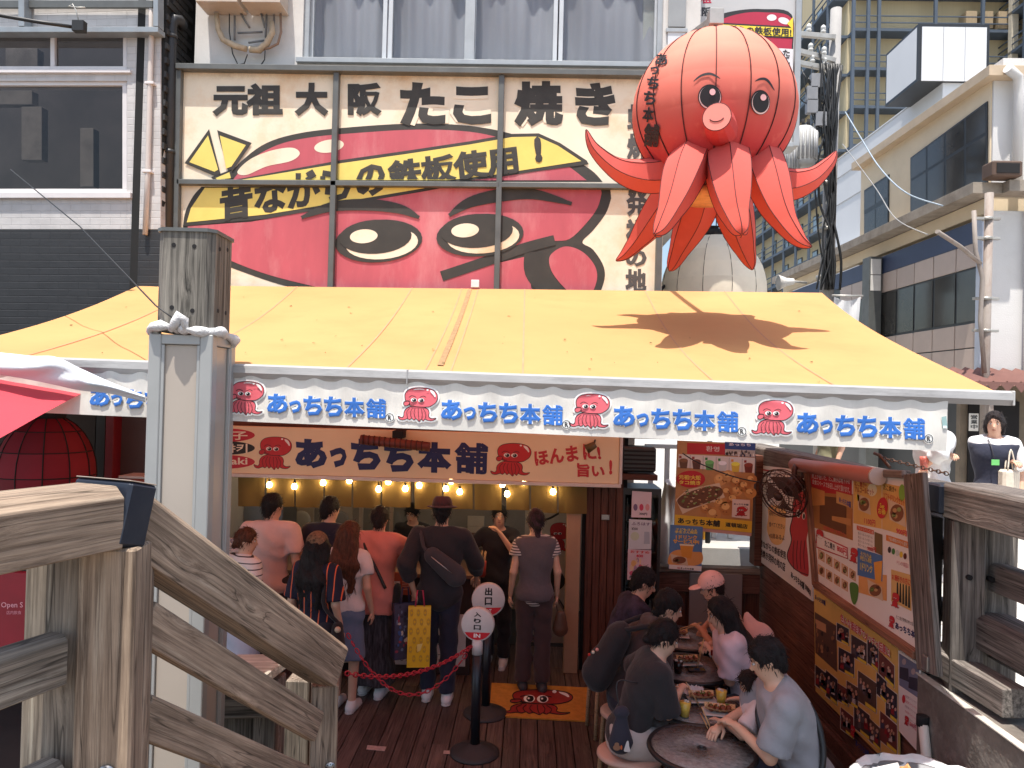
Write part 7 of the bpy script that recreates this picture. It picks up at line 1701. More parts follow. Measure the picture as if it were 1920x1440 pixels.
def surfnet(D, lo, vx):
    S = D < 0; n = np.array(D.shape)-1
    acc = np.zeros(tuple(n)+(3,), np.float32); cnt = np.zeros(tuple(n), np.float32)
    edges = []
    for a in range(3):
        s0 = [slice(None)]*3; s1 = [slice(None)]*3; s0[a] = slice(0, -1); s1[a] = slice(1, None)
        d0, d1 = D[tuple(s0)], D[tuple(s1)]; cr = (d0 < 0) != (d1 < 0)
        idx = np.argwhere(cr); t = (d0[cr]/(d0[cr]-d1[cr]))
        p = idx.astype(np.float32); p[:, a] += t; edges.append((a, idx, S[tuple(s0)][cr]))
        b, c = [i for i in range(3) if i != a]
        for db in (0, 1):
            for dc in (0, 1):
                q = idx.copy(); q[:, b] -= db; q[:, c] -= dc
                ok = ((q >= 0) & (q < n)).all(1); q2 = q[ok]
                np.add.at(acc, tuple(q2.T), p[ok]); np.add.at(cnt, tuple(q2.T), 1)
    used = cnt > 0; vid = -np.ones(tuple(n), int); vid[used] = np.arange(used.sum())
    V = acc[used]/cnt[used][:, None]*vx+lo; F_ = []
    for a, idx, ins in edges:
        b, c = (a+1) % 3, (a+2) % 3
        q = []
        for db, dc in ((0, 0), (1, 0), (1, 1), (0, 1)):
            w = idx.copy(); w[:, b] -= db; w[:, c] -= dc; w = np.clip(w, 0, n-1); q.append(vid[tuple(w.T)])
        q = np.stack(q, 1); q[~ins] = q[~ins][:, ::-1]; F_.append(q[(q >= 0).all(1)])
    return V, np.concatenate(F_)
def np_obj(name, V, Fq, mats, parent, extra=None, smooth_it=2):
    V = V.copy()
    if smooth_it and len(Fq):
        e = np.concatenate([Fq[:, [0, 1]], Fq[:, [1, 2]], Fq[:, [2, 3]], Fq[:, [3, 0]]])
        for _ in range(smooth_it):
            acc = np.zeros_like(V); cn = np.zeros(len(V)); np.add.at(acc, e[:, 0], V[e[:, 1]]); np.add.at(acc, e[:, 1], V[e[:, 0]]); np.add.at(cn, e[:, 0], 1); np.add.at(cn, e[:, 1], 1)
            V = .55*V+.45*acc/np.maximum(cn, 1)[:, None]
    o = W[parent].translation if parent else Vector(V.min(0))
    me = bpy.data.meshes.new(name); me.from_pydata((V-np.array(o)).tolist(), [], Fq.tolist())
    me.shade_smooth()
    for m in mats: me.materials.append(m)
    if extra is not None:      # eyes, lips, fingers: further faces of the same mesh
        bm = bmesh.new(); bm.from_mesh(me); extra(bm, Vector(o)); bm.to_mesh(me); bm.free()
    return link(bpy.data.objects.new(name, me), parent, Matrix.Translation(o))
def sph(bm, c, r, mi, sub=1, sc=None):
    d = bmesh.ops.create_icosphere(bm, subdivisions=sub, radius=1)
    for v in d['verts']:
        q = Vector((v.co.x*r[0], v.co.y*r[1], v.co.z*r[2])); v.co = c+(sc @ q if sc else q)
    for f in {f for v in d['verts'] for f in v.link_faces}: f.material_index = mi; f.smooth = True
def skin(name, col): return mat('skin_'+name, lin(*col), .5, .05, 8, .1, 150)
def ik(a, t, l1, l2, hint):
    d = t-a; L = min(d.length, (l1+l2)*.995); u = d.normalized(); x = (L*L+l1*l1-l2*l2)/(2*L); h = math.sqrt(max(l1*l1-x*x, 1e-6))
    w = (hint-u*hint.dot(u)).normalized(); return a+u*x+w*h, a+u*L
HAIRS = dict(black=(26, 22, 24), dark=(38, 28, 26), brown=(92, 54, 36))
def person(label, group, pos, face, H=1.7, sit=None, lean=0., side=0., head=(0, 0), arms=None, top=None, bottom=None, hair='black', hairstyle='short', skn=(214, 168, 142), shoes=(225, 222, 220), build=1.0, hat=None, female=False, spread=.0, legs=None):
    """pos: feet (standing) or the point of the seat under the pelvis; face: heading in degrees (0 = +x, -90 = to the camera)
    arms: (left, right) each (wrist point, elbow hint) in world or None; head: (yaw, pitch) in degrees"""
    s = H/1.7; a = R(face); f = Vector((math.cos(a), math.sin(a), 0)); l = Vector((-f.y, f.x, 0)); up = Vector((0, 0, 1))
    pos = Vector(pos); root = thing('person', label, 'person', (pos.x, pos.y, 0), group)
    if sit is None: pel = Vector((pos.x, pos.y, .93*s))
    else: pel = Vector((pos.x, pos.y, sit+.10*s))
    tu = (up+f*math.tan(R(lean))+l*math.tan(R(side))).normalized()       # spine direction
    tf = (f-tu*f.dot(tu)).normalized()
    chest = pel+tu*.34*s; nk = pel+tu*.53*s; bw = .175*s*(.9 if female else 1)*build
    sh = [nk-tu*.045*s+l*sg*bw for sg in (1, -1)]
    hy, hp = R(head[0]), R(head[1])
    hf = (f*math.cos(hy)+l*math.sin(hy)); hf = (hf*math.cos(hp)-up*math.sin(hp)).normalized(); hl = up.cross(hf).normalized(); hu = hf.cross(hl)
    hc = nk+(tu*.4+up*.35).normalized()*.155*s+hf*.025*s
    hips = [pel+l*sg*.085*s for sg in (1, -1)]
    foot = []
    knees = []
    for i, sg in enumerate((1, -1)):
        if legs: k_, an = [Vector(q) for q in legs[i]]
        elif sit is None:
            an = Vector((pos.x, pos.y, 0))+l*sg*(.09+spread)*s+up*.075*s+f*(.03*sg)*s; k_ = hips[i].lerp(an, .5)+f*.02*s
        else:
            k_ = pel+f*.40*s+l*sg*(.11+spread)*s; k_.z = max(sit+.03, .45*s); an = k_-f*.06*s; an.z = .075*s
        knees.append(k_); foot.append(an)
    arms = arms or (None, None); el, wr = [], []
    for i, sg in enumerate((1, -1)):
        if arms[i] is None: t, hint = sh[i]-up*.50*s+l*sg*.07*s+f*.05*s, -f+l*sg*.3
        else: t, hint = Vector(arms[i][0]), Vector(arms[i][1])
        e_, w_ = ik(sh[i], t, .275*s, .25*s, hint); el.append(e_); wr.append(w_)
    A3 = lambda x, y, z: [list(x), list(y), list(z)]
    tax = A3(tf, l, tu); hax = A3(hf, hl, hu); B = build
    def torso(F_, g=0., cut=None, lower=True):
        F_.ell(chest+tu*.04*s, tax, (.105*s*B, .155*s*B, .19*s), .05, cut, g); F_.cap(pel+tu*.02*s, chest, .115*s*B, .12*s*B, .05, cut, (tf, 1.22), g)
        F_.cap(sh[0]-l*.04*s, sh[1]+l*.04*s, .062*s, .062*s, .05, cut, None, g)
        if female: F_.ell(chest+tu*.05*s+tf*.075*s, tax, (.05*s, .11*s, .06*s), .04, cut, g)
        if lower: F_.ell(pel, tax, (.115*s*B, .155*s*B, .12*s), .05, cut, g)
    F_ = Field(.0125)
    torso(F_); F_.cap(nk-tu*.03*s, hc-hu*.06*s-hf*.01*s, .056*s, .05*s, .03)
    for i, sg in enumerate((1, -1)):
        F_.cap(sh[i], el[i], .047*s*B, .037*s, .02); F_.cap(el[i], wr[i], .037*s, .025*s, .015)
        F_.cap(hips[i], knees[i], .083*s*B, .055*s, .03); F_.cap(knees[i], foot[i], .053*s, .036*s, .02); F_.cap(foot[i]-f*.03*s-up*.03*s, foot[i]+f*.12*s-up*.045*s, .034*s, .028*s, .02)
    r_ = .93*s
    F_.ell(hc+hu*.028*r_-hf*.008*r_, hax, (.098*r_, .077*r_, .105*r_), .02); F_.ell(hc-hu*.055*r_+hf*.024*r_, hax, (.068*r_, .057*r_, .068*r_), .03)
    F_.cap(hc+hf*.088*r_+hu*.012*r_, hc+hf*.106*r_-hu*.024*r_, .010*r_, .015*r_, .012)
    for sg in (1, -1): F_.ell(hc+hl*sg*.078*r_-hf*.005*r_, hax, (.022*r_, .010*r_, .033*r_), .008)
    hands = []
    for i, sg in enumerate((1, -1)):
        d = (wr[i]-el[i]).normalized(); hd = (d+Vector((0, 0, -.25))).normalized() if arms[i] is not None else (d-up*.3).normalized()
        pn = (l*sg*-1) if arms[i] is None else Vector((0, 0, -1)); pn = (pn-hd*pn.dot(hd)).normalized()
        F_.cap(wr[i], wr[i]+hd*.075*s, .026*s, .032*s, .012, None, (pn, 1.7)); hands.append((wr[i], hd, pn, sg, arms[i] is not None))
    V, Fq = F_.mesh()
    sk = skin('%02x%02x%02x' % tuple(skn), skn)
    def extra(bm, o):
        Mh = Matrix((hf, hl, hu)).transposed()
        for sg in (1, -1):
            c = hc+hf*.083*r_+hl*sg*.031*r_+hu*.012*r_-o
            sph(bm, c, (.010*r_, .014*r_, .008*r_), 1, 1, Mh); sph(bm, c+hf*.006*r_, (.006*r_, .006*r_, .006*r_), 2, 1, Mh); sph(bm, c+hu*.021*r_+hf*.006*r_, (.006*r_, .018*r_, .0035*r_), 2, 1, Mh)
        sph(bm, hc+hf*.091*r_-hu*.052*r_-o, (.007*r_, .022*r_, .006*r_), 3, 1, Mh)
        for w_, hd, pn, sg, act in hands:
            q = hd.cross(pn).normalized(); base = w_+hd*.078*s-o; curl = .95 if act else .45
            for j in range(4):
                b = base+q*(j-1.5)*.0175*s; L = (.028, .033, .031, .024)[j]*s; d1 = (hd+pn*curl*.4).normalized(); d2 = (hd+pn*curl*1.1).normalized(); d3 = (hd*.6+pn*curl*1.6).normalized()
                sweep(bm, [b-hd*.02*s, b, b+d1*L, b+d1*L+d2*L*.75, b+d1*L+d2*L*.75+d3*L*.6], [.0088*s, .0092*s, .0085*s, .0078*s, .0055*s], 6)
            ts = q*(-1 if (pn.cross(hd)).dot(f) < 0 else 1); tb = w_+hd*.03*s+ts*.022*s-o; d1 = (hd*.7+ts*.75+pn*.3).normalized(); d2 = (hd*.9+ts*.1+pn*.5).normalized()
            sweep(bm, [tb-d1*.012*s, tb+d1*.03*s, tb+d1*.03*s+d2*.024*s, tb+d1*.03*s+d2*.044*s], [.011*s, .0105*s, .009*s, .006*s], 6)
    np_obj('body', V, Fq, [sk, mat('eye_white', (.7, .68, .66), .3), mat('eye_dark', (.012, .01, .01), .3), mat('lips_'+str(skn[0]), lin(int(skn[0]*.82), int(skn[1]*.6), int(skn[2]*.6)), .5)], root, extra)
    seed = random.random()*9
    # ---- upper garment
    if top:
        sleeve, hem = top.get('sleeve', .5), top.get('hem', .02); g = top.get('g', .016)
        G = Field(.0125); hz = [(list(pel+tu*(-hem)*s), list(-tu))]; nkc = [(list(nk+tu*.022*s+tf*.0), list((tu*.94+tf*top.get('neck', .30)).normalized()))]
        torso(G, g, hz+nkc)
        if top.get('flare'): G.cap(chest-tu*.08*s, pel-tu*hem*s, .12*s*B, (.15+top['flare'])*s*B, .05, hz, (tf, 1.2))
        for i in (0, 1):
            if sleeve <= .02: continue
            if sleeve <= 1:
                e_ = sh[i].lerp(el[i], sleeve); d = list((el[i]-sh[i]).normalized()); G.cap(sh[i], e_, .056*s*B+g*.6, .048*s+g*1.5, .02, [(list(e_), d)])
            else:
                G.cap(sh[i], el[i], .056*s*B+g*.6, .044*s+g, .02); e_ = el[i].lerp(wr[i], sleeve-1); d = list((wr[i]-el[i]).normalized()); G.cap(el[i], e_, .044*s+g, .034*s+g, .015, [(list(e_), d)])
        if top.get('hood'): G.cap(nk-tf*.06*s+l*.09*s, nk-tf*.06*s-l*.09*s, .055*s, .055*s, .04); 
        V, Fq = G.mesh(top.get('fold', .0055), 26, seed)
        np_obj(top.get('name', 'shirt'), V, Fq, [top['m']], root, None, 1)
        if top.get('vest'):
            G = Field(.0125); hz2 = [(list(pel+tu*(-hem+.06)*s), list(-tu))]; torso(G, g+.014, hz2+[(list(nk-tu*.005*s), list((tu*.9+tf*.4).normalized()))]); V, Fq = G.mesh(.002, 20, seed); np_obj('vest', V, Fq, [top['vest']], root, None, 1)
    # ---- lower garment
    if bottom:
        G = Field(.0125); kind = bottom.get('kind', 'trousers'); g = bottom.get('g', .018)
        wc = [(list(pel+tu*.10*s), list(tu))]
        G.ell(pel, tax, (.118*s*B, .158*s*B, .125*s), .05, wc, g*.7); G.cap(pel, pel+tu*.1*s, .115*s*B, .112*s*B, .03, wc, (tf, 1.2), g*.6)
        if kind == 'skirt':
            ln = bottom.get('len', .78); b = pel-up*ln*s; n_ = 9
            G.cap(pel-up*.05*s, b, .16*s, bottom.get('flare', .22)*s, .04, [(list(b), [0, 0, -1])], (f, 1.25))
        else:
            for i in (0, 1):
                if kind == 'shorts': e_ = hips[i].lerp(knees[i], bottom.get('len', .6)); d = list((knees[i]-hips[i]).normalized()); G.cap(hips[i], e_, .085*s*B+g, .075*s+g, .03, [(list(e_), d)])
                else:
                    an = foot[i]+up*bottom.get('cuff', .02)*s; d = list((an-knees[i]).normalized()); G.cap(hips[i], knees[i], .084*s*B+g, .058*s+g, .03); G.cap(knees[i], an, .058*s+g, bottom.get('leg', .048)*s+g, .02, [(list(an), d)])
        V, Fq = G.mesh(bottom.get('fold', .0065), 20, seed+3, bottom.get('pleat', 0))
        np_obj(kind, V, Fq, [bottom['m']], root, None, 1)
    # ---- shoes
    for i in (0, 1):
        G = Field(.0085); q = Vector((foot[i].x, foot[i].y, 0)) if foot[i].z < .2 else foot[i]-up*.075*s; z0 = q.z
        G.cap(q-f*.045*s+up*.036*s, q+f*.05*s+up*.04*s, .040*s, .042*s, .03, [([0, 0, z0+.002], [0, 0, -1])]); G.cap(q+f*.05*s+up*.035*s, q+f*.155*s+up*.024*s, .043*s, .035*s, .03, [([0, 0, z0+.002], [0, 0, -1])]); G.cap(q-f*.02*s+up*.05*s, foot[i]+up*.01*s, .042*s, .045*s, .03, [(list(q+up*.105*s), [0, 0, 1])])
        V, Fq = G.mesh(); sh_ = np_obj('shoe', V, Fq, [mat('shoe_%02x%02x%02x' % tuple(shoes), lin(*shoes), .55, .06, 9)], root, None, 1)
        G = Field(.0085); G.cap(q-f*.05*s+up*.012*s, q+f*.16*s+up*.012*s, .042*s, .038*s, .02, [([0, 0, z0], [0, 0, -1]), ([0, 0, z0+.016], [0, 0, 1])]); V, Fq = G.mesh(); np_obj('sole', V, Fq, [mat('shoe_sole', (.6, .58, .56), .6)], sh_, None, 0)
    # ---- hair
    if hairstyle:
        G = Field(.0095); hm = mat('hair_'+hair, lin(*HAIRS[hair]), .55, .5, 60, 1.0, 220, stretch=(1, 1, .12), spec=.35)
        G.ell(hc+hu*.036*r_-hf*.014*r_, hax, (.106*r_, .089*r_, .108*r_), .02)
        if hairstyle in ('short', 'crop'): G.cap(hc-hf*.055*r_-hu*.02*r_, hc-hf*.06*r_-hu*.055*r_, .055*r_, .045*r_, .03)
        if hairstyle == 'long':
            bk = nk-tf*.085*s
            for q in (-.06, 0, .06): G.cap(hc-hf*.05*r_+hl*q*1.1*r_, bk+l*q*1.4*s-tu*.10*s, .06*r_, .06*s, .05); G.cap(bk+l*q*1.4*s-tu*.10*s, bk+l*q*1.2*s-tu*.34*s, .06*s, .028*s, .05)
            for sg in (1, -1): G.cap(hc+hl*sg*.07*r_-hf*.02*r_, hc+hl*sg*.085*r_-hu*.13*r_, .030*r_, .026*r_, .03)
        if hairstyle == 'bob':
            for sg in (1, -1): G.cap(hc+hl*sg*.065*r_-hf*.02*r_, hc+hl*sg*.07*r_-hu*.075*r_, .036*r_, .03*r_, .03)
            G.cap(hc-hf*.06*r_, hc-hf*.065*r_-hu*.09*r_, .07*r_, .05*r_, .03)
        if hairstyle == 'tied': G.cap(hc-hf*.07*r_-hu*.02*r_, hc-hf*.11*r_-hu*.05*r_, .05*r_, .035*r_, .02); G.cap(hc-hf*.05*r_, hc-hf*.05*r_-hu*.04*r_, .06*r_, .04*r_, .02)
        G.sub(hc+hf*.098*r_-hu*.04*r_, hax, (.085*r_, .075*r_, .102*r_))
        if hairstyle in ('short', 'crop', 'tied'):
            for sg in (1, -1): G.sub(hc+hl*sg*.085*r_-hu*.035*r_+hf*.015*r_, hax, (.04*r_, .035*r_, .045*r_))
        V, Fq = G.mesh(.0035, 55, seed, .0016 if hairstyle != 'crop' else .0008); 
        def wisps(bm, o, V=V):         # loose strands that break up the outline
            rg = random.Random(int(seed*1000)); hcn = hc-hu*.02
            for k in range(520 if hairstyle == 'long' else 380):
                p = Vector(V[rg.randrange(len(V))]); nrm = (p-hcn); nrm -= up*min(0, nrm.dot(up)); nrm = nrm.normalized() if nrm.length > 1e-4 else -hf
                g_ = (-up*.9-hf*.25+Vector((rg.uniform(-.5, .5), rg.uniform(-.5, .5), rg.uniform(-.2, .5)))); t_ = (g_-nrm*g_.dot(nrm)*.9+nrm*.12).normalized(); L = rg.uniform(.02, .05)*(1.7 if hairstyle == 'long' else 1); w_ = nrm.cross(t_).normalized()*.0028
                a_ = p-o+nrm*.001; b_ = a_+t_*L*.55+nrm*.003; c_ = a_+t_*L-nrm*.001
                v_ = [bm.verts.new(q) for q in (a_-w_, a_+w_, b_+w_*.7, b_-w_*.7, c_)]; bm.faces.new(v_[:4]); bm.faces.new((v_[3], v_[2], v_[4]))
        np_obj('hair', V, Fq, [hm], root, wisps, 1)
    if hat:
        kind, m = hat; G = Field(.0095)
        if kind == 'cap':
            G.ell(hc+hu*.045*r_-hf*.010*r_, hax, (.124*r_, .106*r_, .113*r_), .02, [(list(hc+hu*.018*r_), list(-hu))]); V, Fq = G.mesh(); h_ = np_obj('cap', V, Fq, [m], root, None, 1)
            G = Field(.0085); G.ell(hc+hu*.042*r_+hf*.135*r_, hax, (.075*r_, .075*r_, .012*r_), .02); V, Fq = G.mesh(); np_obj('peak', V, Fq, [m], h_, None, 1)
        elif kind == 'fedora':
            G.ell(hc+hu*.085*r_-hf*.008*r_, hax, (.112*r_, .094*r_, .085*r_), .02, [(list(hc+hu*.05*r_), list(-hu)), (list(hc+hu*.152*r_), list(hu))]); G.ell(hc+hu*.055*r_, hax, (.165*r_, .145*r_, .011*r_), .02); G.sub(hc+hu*.175*r_, hax, (.09*r_, .022*r_, .035*r_)); V, Fq = G.mesh(); h_ = np_obj('hat', V, Fq, [m], root, None, 1)
        elif kind == 'scarf':
            G.ell(hc+hu*.04*r_-hf*.012*r_, hax, (.110*r_, .092*r_, .112*r_), .02, [(list(hc+hu*.0*r_), list((-hu*.8+hf*.5).normalized()))]); G.cap(hc-hf*.085*r_-hu*.03*r_, hc-hf*.10*r_-hu*.13*r_, .04*r_, .028*r_, .03); V, Fq = G.mesh(.003, 50); np_obj('head_scarf', V, Fq, [m], root, None, 1)
    return dict(root=root, sh=sh, el=el, wr=wr, pel=pel, nk=nk, f=f, l=l, tu=tu, tf=tf, hc=hc, s=s, chest=chest, knees=knees)
def cloth(name, col, var=.06, bump=.15, rough=.9, tr=None): return mat('cloth_'+name, lin(*col), rough, var, 6, .5, 26, sheen=.15, trans=tr)
def striped(name, c1, c2, axis, freq, duty=.5, c3=None):
    if name in MATS: return MATS[name]
    m, nt, bs, out = _nodes(name); N, L = nt.nodes, nt.links
    tc = N.new('ShaderNodeTexCoord'); sp = N.new('ShaderNodeSeparateXYZ'); L.new(tc.outputs['Object'], sp.inputs[0])
    ml = N.new('ShaderNodeMath'); ml.operation = 'MULTIPLY'; ml.inputs[1].default_value = freq; L.new(sp.outputs[axis], ml.inputs[0])
    fr = N.new('ShaderNodeMath'); fr.operation = 'FRACT'; L.new(ml.outputs[0], fr.inputs[0])
    cr = N.new('ShaderNodeValToRGB'); e = cr.color_ramp.elements; cr.color_ramp.interpolation = 'CONSTANT'
    e[0].color = lin(*c1) + (1,); e[1].color = lin(*c2) + (1,); e[1].position = duty; e[0].position = 0
    if c3: x = e.new(.5+duty*.5); x.color = lin(*c1) + (1,); y = e.new(.55); y.color = lin(*c3) + (1,)
    L.new(fr.outputs[0], cr.inputs[0]); L.new(cr.outputs[0], bs.inputs['Base Color']); bs.inputs['Roughness'].default_value = .9
    MATS[name] = m; return m
def strap(parent_or_none, pts, w, m, name='strap'):
    """flat webbing through points"""
    bm = bmesh.new(); sweep(bm, crom(pts, 5, False), w/2, 6); return fin(name, bm, m, parent_or_none)
def round_body(P, t, fr_, out, base=.118):
    """point on the torso surface: t along the spine (0 pelvis, 1 neck), fr_ left offset, out +1 front / -1 back"""
    s = P['s']; return P['pel']+P['tu']*.53*s*t+P['l']*fr_*s+P['tf']*out*base*s

QG, SG, BG = 'people queueing at the counter', 'people seated on the terrace', 'people on the bridge'
fl = lambda px, py: onZ(px, py, 0)
def gpt(px, Y): p = onY(px, 1200, Y); return Vector((p.x, Y, 0))
U = Vector((0, 0, 1))
# --- queue, left to right
P1 = person('woman with tied brown hair half hidden by the handrail at far left', QG, gpt(452, 6.0), 60, 1.50, head=(-50, 5), top=dict(m=striped('stripe_white_tee', (225, 220, 216), (60, 56, 60), 2, 22, .82), sleeve=.8), bottom=dict(m=cloth('light_skirt', (190, 196, 210)), kind='skirt', len=.6), hair='brown', hairstyle='tied', female=True)
P2 = person('tall man in pale pink shirt with dark hair at the counter left', QG, gpt(500, 6.55), 95, 1.70, head=(-38, 4), top=dict(m=cloth('pale_pink', (222, 190, 182)), sleeve=.75, g=.03, hem=.08), bottom=dict(m=cloth('charcoal', (50, 48, 52))), hairstyle='short', build=1.08)
P3 = person('person in leopard cap and navy shirt with orange stripes', QG, gpt(590, 5.75), 75, 1.52, head=(35, 12), top=dict(m=striped('navy_stripes', (30, 32, 52), (226, 110, 70), 0, 17, .86), sleeve=.9, g=.026, hem=.12), bottom=dict(m=cloth('dark_shorts', (44, 44, 54)), kind='shorts', len=.95), hair='black', hairstyle='long', hat=('cap', mat('leopard', lin(120, 96, 74), .9, .6, 60)), female=True)
P4 = person('man in dark navy shirt ordering behind the leopard cap', QG, gpt(608, 6.75), 85, 1.66, head=(-35, 8), top=dict(m=cloth('navy', (32, 34, 52)), sleeve=.6, g=.02), bottom=dict(m=cloth('black_trousers', (34, 33, 38))), hairstyle='short')
P5 = person('woman with long brown hair and white tee seen from behind', QG, gpt(648, 6.2), 80, 1.54, head=(-25, 6), top=dict(m=cloth('white_tee', (226, 214, 212)), sleeve=.6, g=.02, hem=.0), bottom=dict(m=cloth('denim_skirt', (110, 124, 150)), kind='skirt', len=.45, flare=.19), hair='brown', hairstyle='long', female=True)
P6 = person('woman in sheer pink blouse resting an arm on the counter', QG, gpt(700, 6.5), 80, 1.62, head=(8, 14), lean=6, arms=(None, (onY(752, 1030, 6.85), (1, 0, -.6))), top=dict(m=cloth('pink_blouse', (236, 150, 138), tr=(lin(236, 150, 138), .2)), sleeve=.75, g=.03, hem=.16, flare=.03), bottom=dict(m=mat('print_skirt', lin(64, 60, 66), .9, .9, 60, stretch=(1, 1, .12)), kind='skirt', len=.80, flare=.22, pleat=.0012), hair='dark', hairstyle='short', female=True, build=1.12)
P7 = person('cook in black shirt bending forward behind the counter', 'staff', gpt(775, 7.95), -100, 1.48, lean=14, head=(0, 18), top=dict(m=cloth('black_tee', (30, 29, 31)), sleeve=.6), bottom=dict(m=cloth('black_trousers', (34, 33, 38))), hairstyle='short')
P8 = person('man in brown fedora and black jacket carrying two bags', QG, gpt(822, 6.42), 88, 1.72, head=(2, 6), arms=((onY(775, 1105, 6.36), (-.6, -1, 0)), (onY(893, 1080, 6.7), (.7, -.8, -.3))), top=dict(m=cloth('black_jacket', (42, 39, 44)), sleeve=1.55, g=.035, hem=.16), bottom=dict(m=cloth('ink_jeans', (34, 38, 58))), hairstyle='crop', hat=('fedora', cloth('maroon_felt', (74, 44, 48))), build=1.1)
P9 = person('staff member in black tee with hand at the mouth by the doorway', 'staff', gpt(930, 7.35), -95, 1.54, head=(10, 0), arms=((onY(938, 1000, 7.12), (.8, .2, -1)), (onY(898, 1060, 7.2), (-1, .3, -.6))), top=dict(m=cloth('staff_black', (38, 36, 40)), sleeve=.6, neck=.5), bottom=dict(m=cloth('black_apron', (30, 29, 33))), hairstyle='short')
P10 = person('woman in grey vest, striped tee and dark head scarf', QG, gpt(1000, 6.72), 98, 1.60, head=(4, 4), top=dict(m=striped('fine_stripes', (206, 196, 190), (84, 72, 74), 2, 42, .55), sleeve=.45, g=.018, hem=.10, vest=cloth('grey_vest', (96, 88, 92))), bottom=dict(m=cloth('brown_trousers', (70, 52, 52)), leg=.06), hair='dark', hairstyle='tied', hat=('scarf', mat('dotted_scarf', lin(66, 46, 54), .9, .5, 80)), shoes=(60, 58, 60), female=True)
# --- seated at the tables
TB = [onZ(1316, 1402, .70), onZ(1302, 1322, .70), onZ(1292, 1252, .70), onZ(1282, 1196, .70)]
def seat(px, Y): p = onY(px, 1300, Y); return Vector((p.x, Y, 0))
T2, T3, T4 = TB[1], TB[2], TB[3]
P11 = person('man in dark plaid shirt at the farthest table', SG, seat(1140, 5.95), 10, 1.72, sit=.45, lean=24, head=(-12, 22), arms=((T4+Vector((-.22, .05, .06)), (-.3, 1, -.6)), (T4+Vector((-.24, -.12, .05)), (-.3, -1, -.6))), top=dict(m=mat('plaid_dark', lin(50, 44, 64), .9, .7, 14), sleeve=1.5, g=.026), bottom=dict(m=cloth('dark_jeans', (44, 44, 56))), hairstyle='crop')
P12 = person('man in dark brown hoodie with backpack leaning over the middle table', SG, seat(1172, 5.3), 5, 1.74, sit=.45, lean=26, head=(-8, 20), arms=((T3+Vector((-.20, .08, .06)), (-.3, 1, -.7)), (T3+Vector((-.22, -.10, .05)), (-.3, -1, -.7))), top=dict(m=cloth('brown_hoodie', (66, 54, 54)), sleeve=1.6, g=.032, hood=True), bottom=dict(m=cloth('dark_jeans', (44, 44, 56))), hairstyle='short')
P13 = person('woman in black tee with hair tied back eating takoyaki', SG, seat(1178, 4.72), 4, 1.62, sit=.45, lean=20, head=(-6, 20), arms=((T2+Vector((-.16, .14, .05)), (-.4, 1, -.6)), (T2+Vector((-.10, -.02, .10)), (-.5, -1, -.7))), top=dict(m=cloth('black_big_tee', (44, 41, 43)), sleeve=.95, g=.03, hem=.10), bottom=dict(m=cloth('light_grey_trousers', (190, 182, 176)), g=.03, leg=.07), hairstyle='tied', female=True, skn=(222, 180, 154))
P14 = person('person in pink cap reaching chopsticks at the farthest table', SG, seat(1392, 6.05), 172, 1.62, sit=.45, lean=24, head=(6, 18), arms=((T4+Vector((.12, -.06, .10)), (.3, -1, -.6)), (T4+Vector((.2, .12, .06)), (.3, 1, -.6))), top=dict(m=cloth('peach_tee', (226, 188, 176)), sleeve=.5, g=.024), bottom=dict(m=cloth('dark_jeans', (44, 44, 56))), hairstyle='crop', hat=('cap', cloth('pink_cap', (236, 190, 182))))
P15 = person('woman with long black hair, pale lilac tee and smart watch', SG, seat(1412, 5.32), 176, 1.62, sit=.45, lean=22, head=(6, 18), arms=((T3+Vector((.14, -.10, .16)), (.5, -1, -.6)), (T3+Vector((.16, .02, .17)), (.5, 1, -.7))), top=dict(m=cloth('lilac_tee', (214, 196, 206)), sleeve=.85, g=.03, hem=.10), bottom=dict(m=cloth('dark_jeans', (44, 44, 56))), hairstyle='long', female=True, skn=(222, 176, 150))
P16 = person('small child in white shirt sitting beside the man in grey', SG, seat(1436, 4.52), 170, 1.08, sit=.48, lean=12, head=(10, 22), arms=((TB[0]+Vector((.16, .22, .06)), (.4, -1, -.5)), (T2+Vector((.24, .0, .05)), (.4, 1, -.5))), top=dict(m=cloth('child_white', (222, 208, 206)), sleeve=.7, g=.022), bottom=dict(m=cloth('child_pants', (190, 170, 176))), hair='dark', hairstyle='bob')
P17 = person('man in grey tee with crossbody bag leaning at the nearest table', SG, seat(1520, 4.22), 172, 1.74, sit=.45, lean=20, head=(-2, 22), arms=((TB[0]+Vector((.20, .02, .12)), (.5, -1, -.6)), (TB[0]+Vector((.16, .17, .07)), (.4, 1, -.6))), top=dict(m=cloth('grey_tee', (150, 152, 158)), sleeve=.85, g=.03, hem=.10), bottom=dict(m=cloth('slate_shorts', (76, 82, 104))), hairstyle='short', build=1.08, skn=(218, 174, 146))
